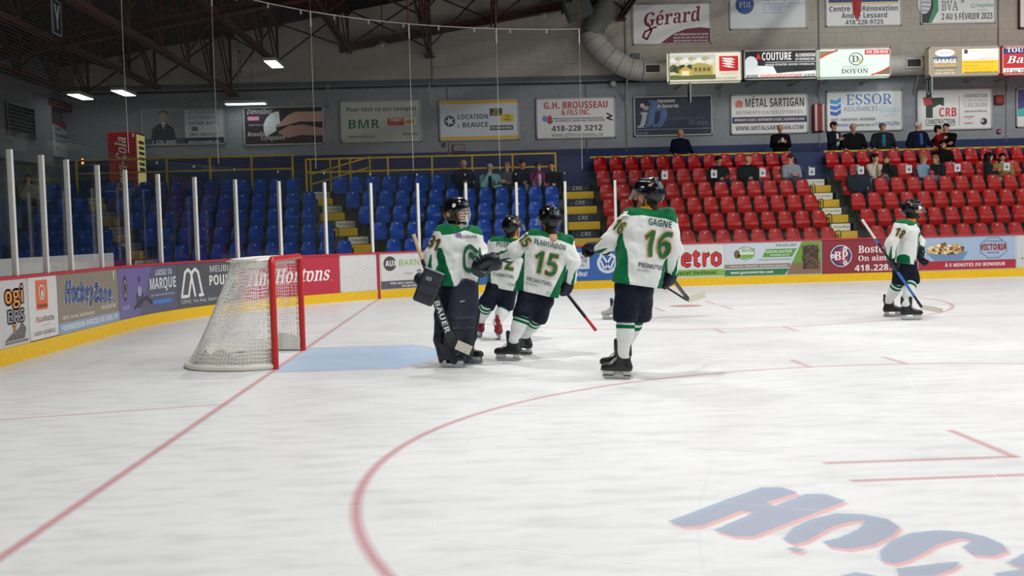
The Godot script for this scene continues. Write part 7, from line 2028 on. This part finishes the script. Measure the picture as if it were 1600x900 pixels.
	g = G.new(); g.lathe([Vector2(0.0, 0.08), Vector2(0.08, 0.07), Vector2(0.11, 0.0), Vector2(0.06, -0.06), Vector2(0.0, -0.06)], 16, Vector3.ZERO, Basis(Vector3.RIGHT, PI / 2)); obj("horn", g, hexm("b9b8b2", 0.5), t)
	g = G.new(); g.box(Vector3(0, 0, -0.06), Vector3(0.12, 0.12, 0.04)); obj("bracket", g, hexm("8d8c88", 0.5), t)
	# booth and sponsor board on the end wall
	var bx := -10.25
	var za := onx(2, 190, bx).z; var zb := onx(66, 190, bx).z
	g = G.new(); g.box(Vector3(-10.12, 4.85, (za + zb) / 2 + 1.0), Vector3(0.3, 2.2, absf(zb - za) + 2.0)); struct("partition", g, grainy(Color("6b6f76"), Color("767a80"), 0.3, 0.8, 22), "grey booth front on the end wall")
	t = thing("booth_window", "dark booth window in the grey end wall", "window", Vector3(-9.95, onx(30, 189, -9.97).y, onx(31, 189, -9.97).z))
	var ww: float = absf(onx(10, 189, -9.97).z - onx(52, 189, -9.97).z)
	g = G.new(); g.box(Vector3.ZERO, Vector3(0.03, 0.86, ww)); obj("pane", g, mat(Color("0f151a"), 0.08), t)
	g = G.new()
	for e in [-1, 1]:
		g.box(Vector3(0.01, e * 0.43, 0), Vector3(0.05, 0.05, ww)); g.box(Vector3(0.01, 0, e * ww / 2), Vector3(0.05, 0.9, 0.05))
	obj("frame", g, hexm("23262a", 0.5), t)
	var z1 := onx(69, 215, bx).z; var z2 := onx(109, 215, bx).z
	var ya := onx(90, 190, bx).y; var yb := onx(90, 245, bx).y
	t = thing("wall_sign", "white sponsor board with red corner and navy lettering on the end wall", "sign", Vector3(bx + 0.02, (ya + yb) / 2, (z1 + z2) / 2))
	var sw := absf(z2 - z1); var shh := ya - yb
	g = G.new(); g.box(Vector3.ZERO, Vector3(0.03, shh, sw)); obj("panel", g, hexm("b9c0cc", 0.5), t)
	pparent = t; pmap = plane_map(Vector3(0.016, 0, 0), Vector3(0, 0, -1), Vector3.UP, Vector3(1, 0, 0))
	P([Vector2(-sw / 2, shh / 2), Vector2(sw / 2, shh / 2), Vector2(sw / 2, shh * 0.22), Vector2(0, shh * 0.38), Vector2(-sw / 2, shh * 0.42)], "8a2a3a")
	for k in 3: T(["Fiers", "de promouvoir", "nos passions"][k], -sw * 0.12, shh * (0.22 - k * 0.17), 0.15, "26345c" if k < 2 else "3f7a7a", {"al": 0.0, "w": sw * [0.22, 0.55, 0.5][k]})
	C(-sw * 0.34, 0.06, 0.12, "26345c", 0.003, 0.05)
	T("ici", -sw * 0.05, -shh * 0.34, 0.14, "4a5a7a", {})
	g = G.new(); g.bar(onx(70, 158, -10.07), onx(108, 170, -10.07), 0.2, 0.22); struct("beam", g, hexm("5a2a26", 0.7), "dark red steel beam stub on the end wall")
	# small lit exit lamp behind the rail
	t = thing("warning_lamp", "small orange lamp glowing behind the yellow rail", "lamp", onz(129, 252, -18.6))
	g = G.new(); g.box(Vector3(0, 0, -0.03), Vector3(0.1, 0.22, 0.04)); obj("plate", g, hexm("2a2422", 0.6), t)
	for k in 2:
		g = G.new(); g.box(Vector3(0, 0.05 - k * 0.1, 0), Vector3(0.06, 0.06, 0.03), Basis.IDENTITY, 0.01); obj("lens_light", g, mat(Color("ff9a50"), 0.4, 0.0, 2.0), t)
	g = G.new(); g.box(Vector3(0, -0.56, -0.03), Vector3(0.04, 1.05, 0.04)); obj("post", g, hexm("2a2422", 0.6), t)

func _ready():
	var t0 := Time.get_ticks_msec()
	cam_axes()
	var cam := Camera3D.new(); cam.name = "camera"
	cam.transform = Transform3D(Basis(cR, cU, -cF), CAM)
	cam.fov = rad_to_deg(2.0 * atan(450.0 / F)); cam.near = 0.05; cam.far = 200.0
	add_child(cam); cam.current = true
	var we := WorldEnvironment.new(); var en := Environment.new()
	en.background_mode = Environment.BG_COLOR; en.background_color = Color(0, 0, 0)
	en.tonemap_mode = Environment.TONE_MAPPER_LINEAR; en.tonemap_exposure = 1.15
	en.sdfgi_enabled = true; en.ssao_enabled = true; en.ssil_enabled = true
	we.environment = en; add_child(we)
	build_lamps()
	build_ice(); print("ice ", Time.get_ticks_msec() - t0)
	build_hall(); build_trusses(); print("hall ", Time.get_ticks_msec() - t0)
	build_boards(); print("boards ", Time.get_ticks_msec() - t0)
	build_stands(); print("stands ", Time.get_ticks_msec() - t0)
	build_adverts(); print("build_adverts ", Time.get_ticks_msec() - t0)
	build_signs(); print("build_signs ", Time.get_ticks_msec() - t0)
	build_goal(); print("build_goal ", Time.get_ticks_msec() - t0)
	build_players(); print("build_players ", Time.get_ticks_msec() - t0)
	build_crowd(); print("build_crowd ", Time.get_ticks_msec() - t0)
	build_details(); print("build_details ", Time.get_ticks_msec() - t0)

# high-bay lamps over the ice: a bell reflector with a glowing lens, and a spot of the same size under it
func build_lamps():
	var bell := G.new()
	bell.lathe([Vector2(0.06, 0.3), Vector2(0.09, 0.28), Vector2(0.24, 0.1), Vector2(0.28, 0.0), Vector2(0.26, 0.0), Vector2(0.22, 0.1)], 16, Vector3.ZERO)
	var lens := G.new(); lens.lathe([Vector2(0.0, 0.05), Vector2(0.24, 0.05)], 16, Vector3.ZERO)
	var bm := bell.mesh(); var lm := lens.mesh()
	var glow := mat(Color(1.0, 0.98, 0.94), 0.5, 0.0, 6.0)
	for x in [2.0, 8.0, 14.2, 20.5, 27.0]:
		for z in [-9.1, -3.2, 3.2, 9.1]:
			var y := roof_y(x) - 0.55
			var t := thing("high_bay_lamp", "bell-shaped high-bay lamp hanging above the ice", "lamp", Vector3(x, y, z), "high-bay lamps above the ice")
			obj("reflector", bm, hexm("b8b8b4", 0.4, 0.5), t); obj("lens", lm, glow, t)
			var rod := G.new(); rod.tube([Vector3(0, 0.3, 0), Vector3(0, 0.54, 0)], 0.012, 5); obj("rod", rod, hexm("4a4a48", 0.5), t)
			var l := SpotLight3D.new(); l.name = "high_bay_light"
			l.position = Vector3(x, y - 0.02, z); l.rotation.x = -PI / 2
			l.spot_angle = 88.0 if x > 10.0 else (74.0 if x > 5.0 else 58.0); l.spot_angle_attenuation = 0.2 if x > 10.0 else 0.7; l.spot_range = 40.0; l.spot_attenuation = 2.0
			l.light_energy = 21.0 if x > 5.0 else 26.0; l.light_color = Color(1.0, 0.99, 0.975); l.light_size = 0.25; l.shadow_enabled = true
			add_child(l)
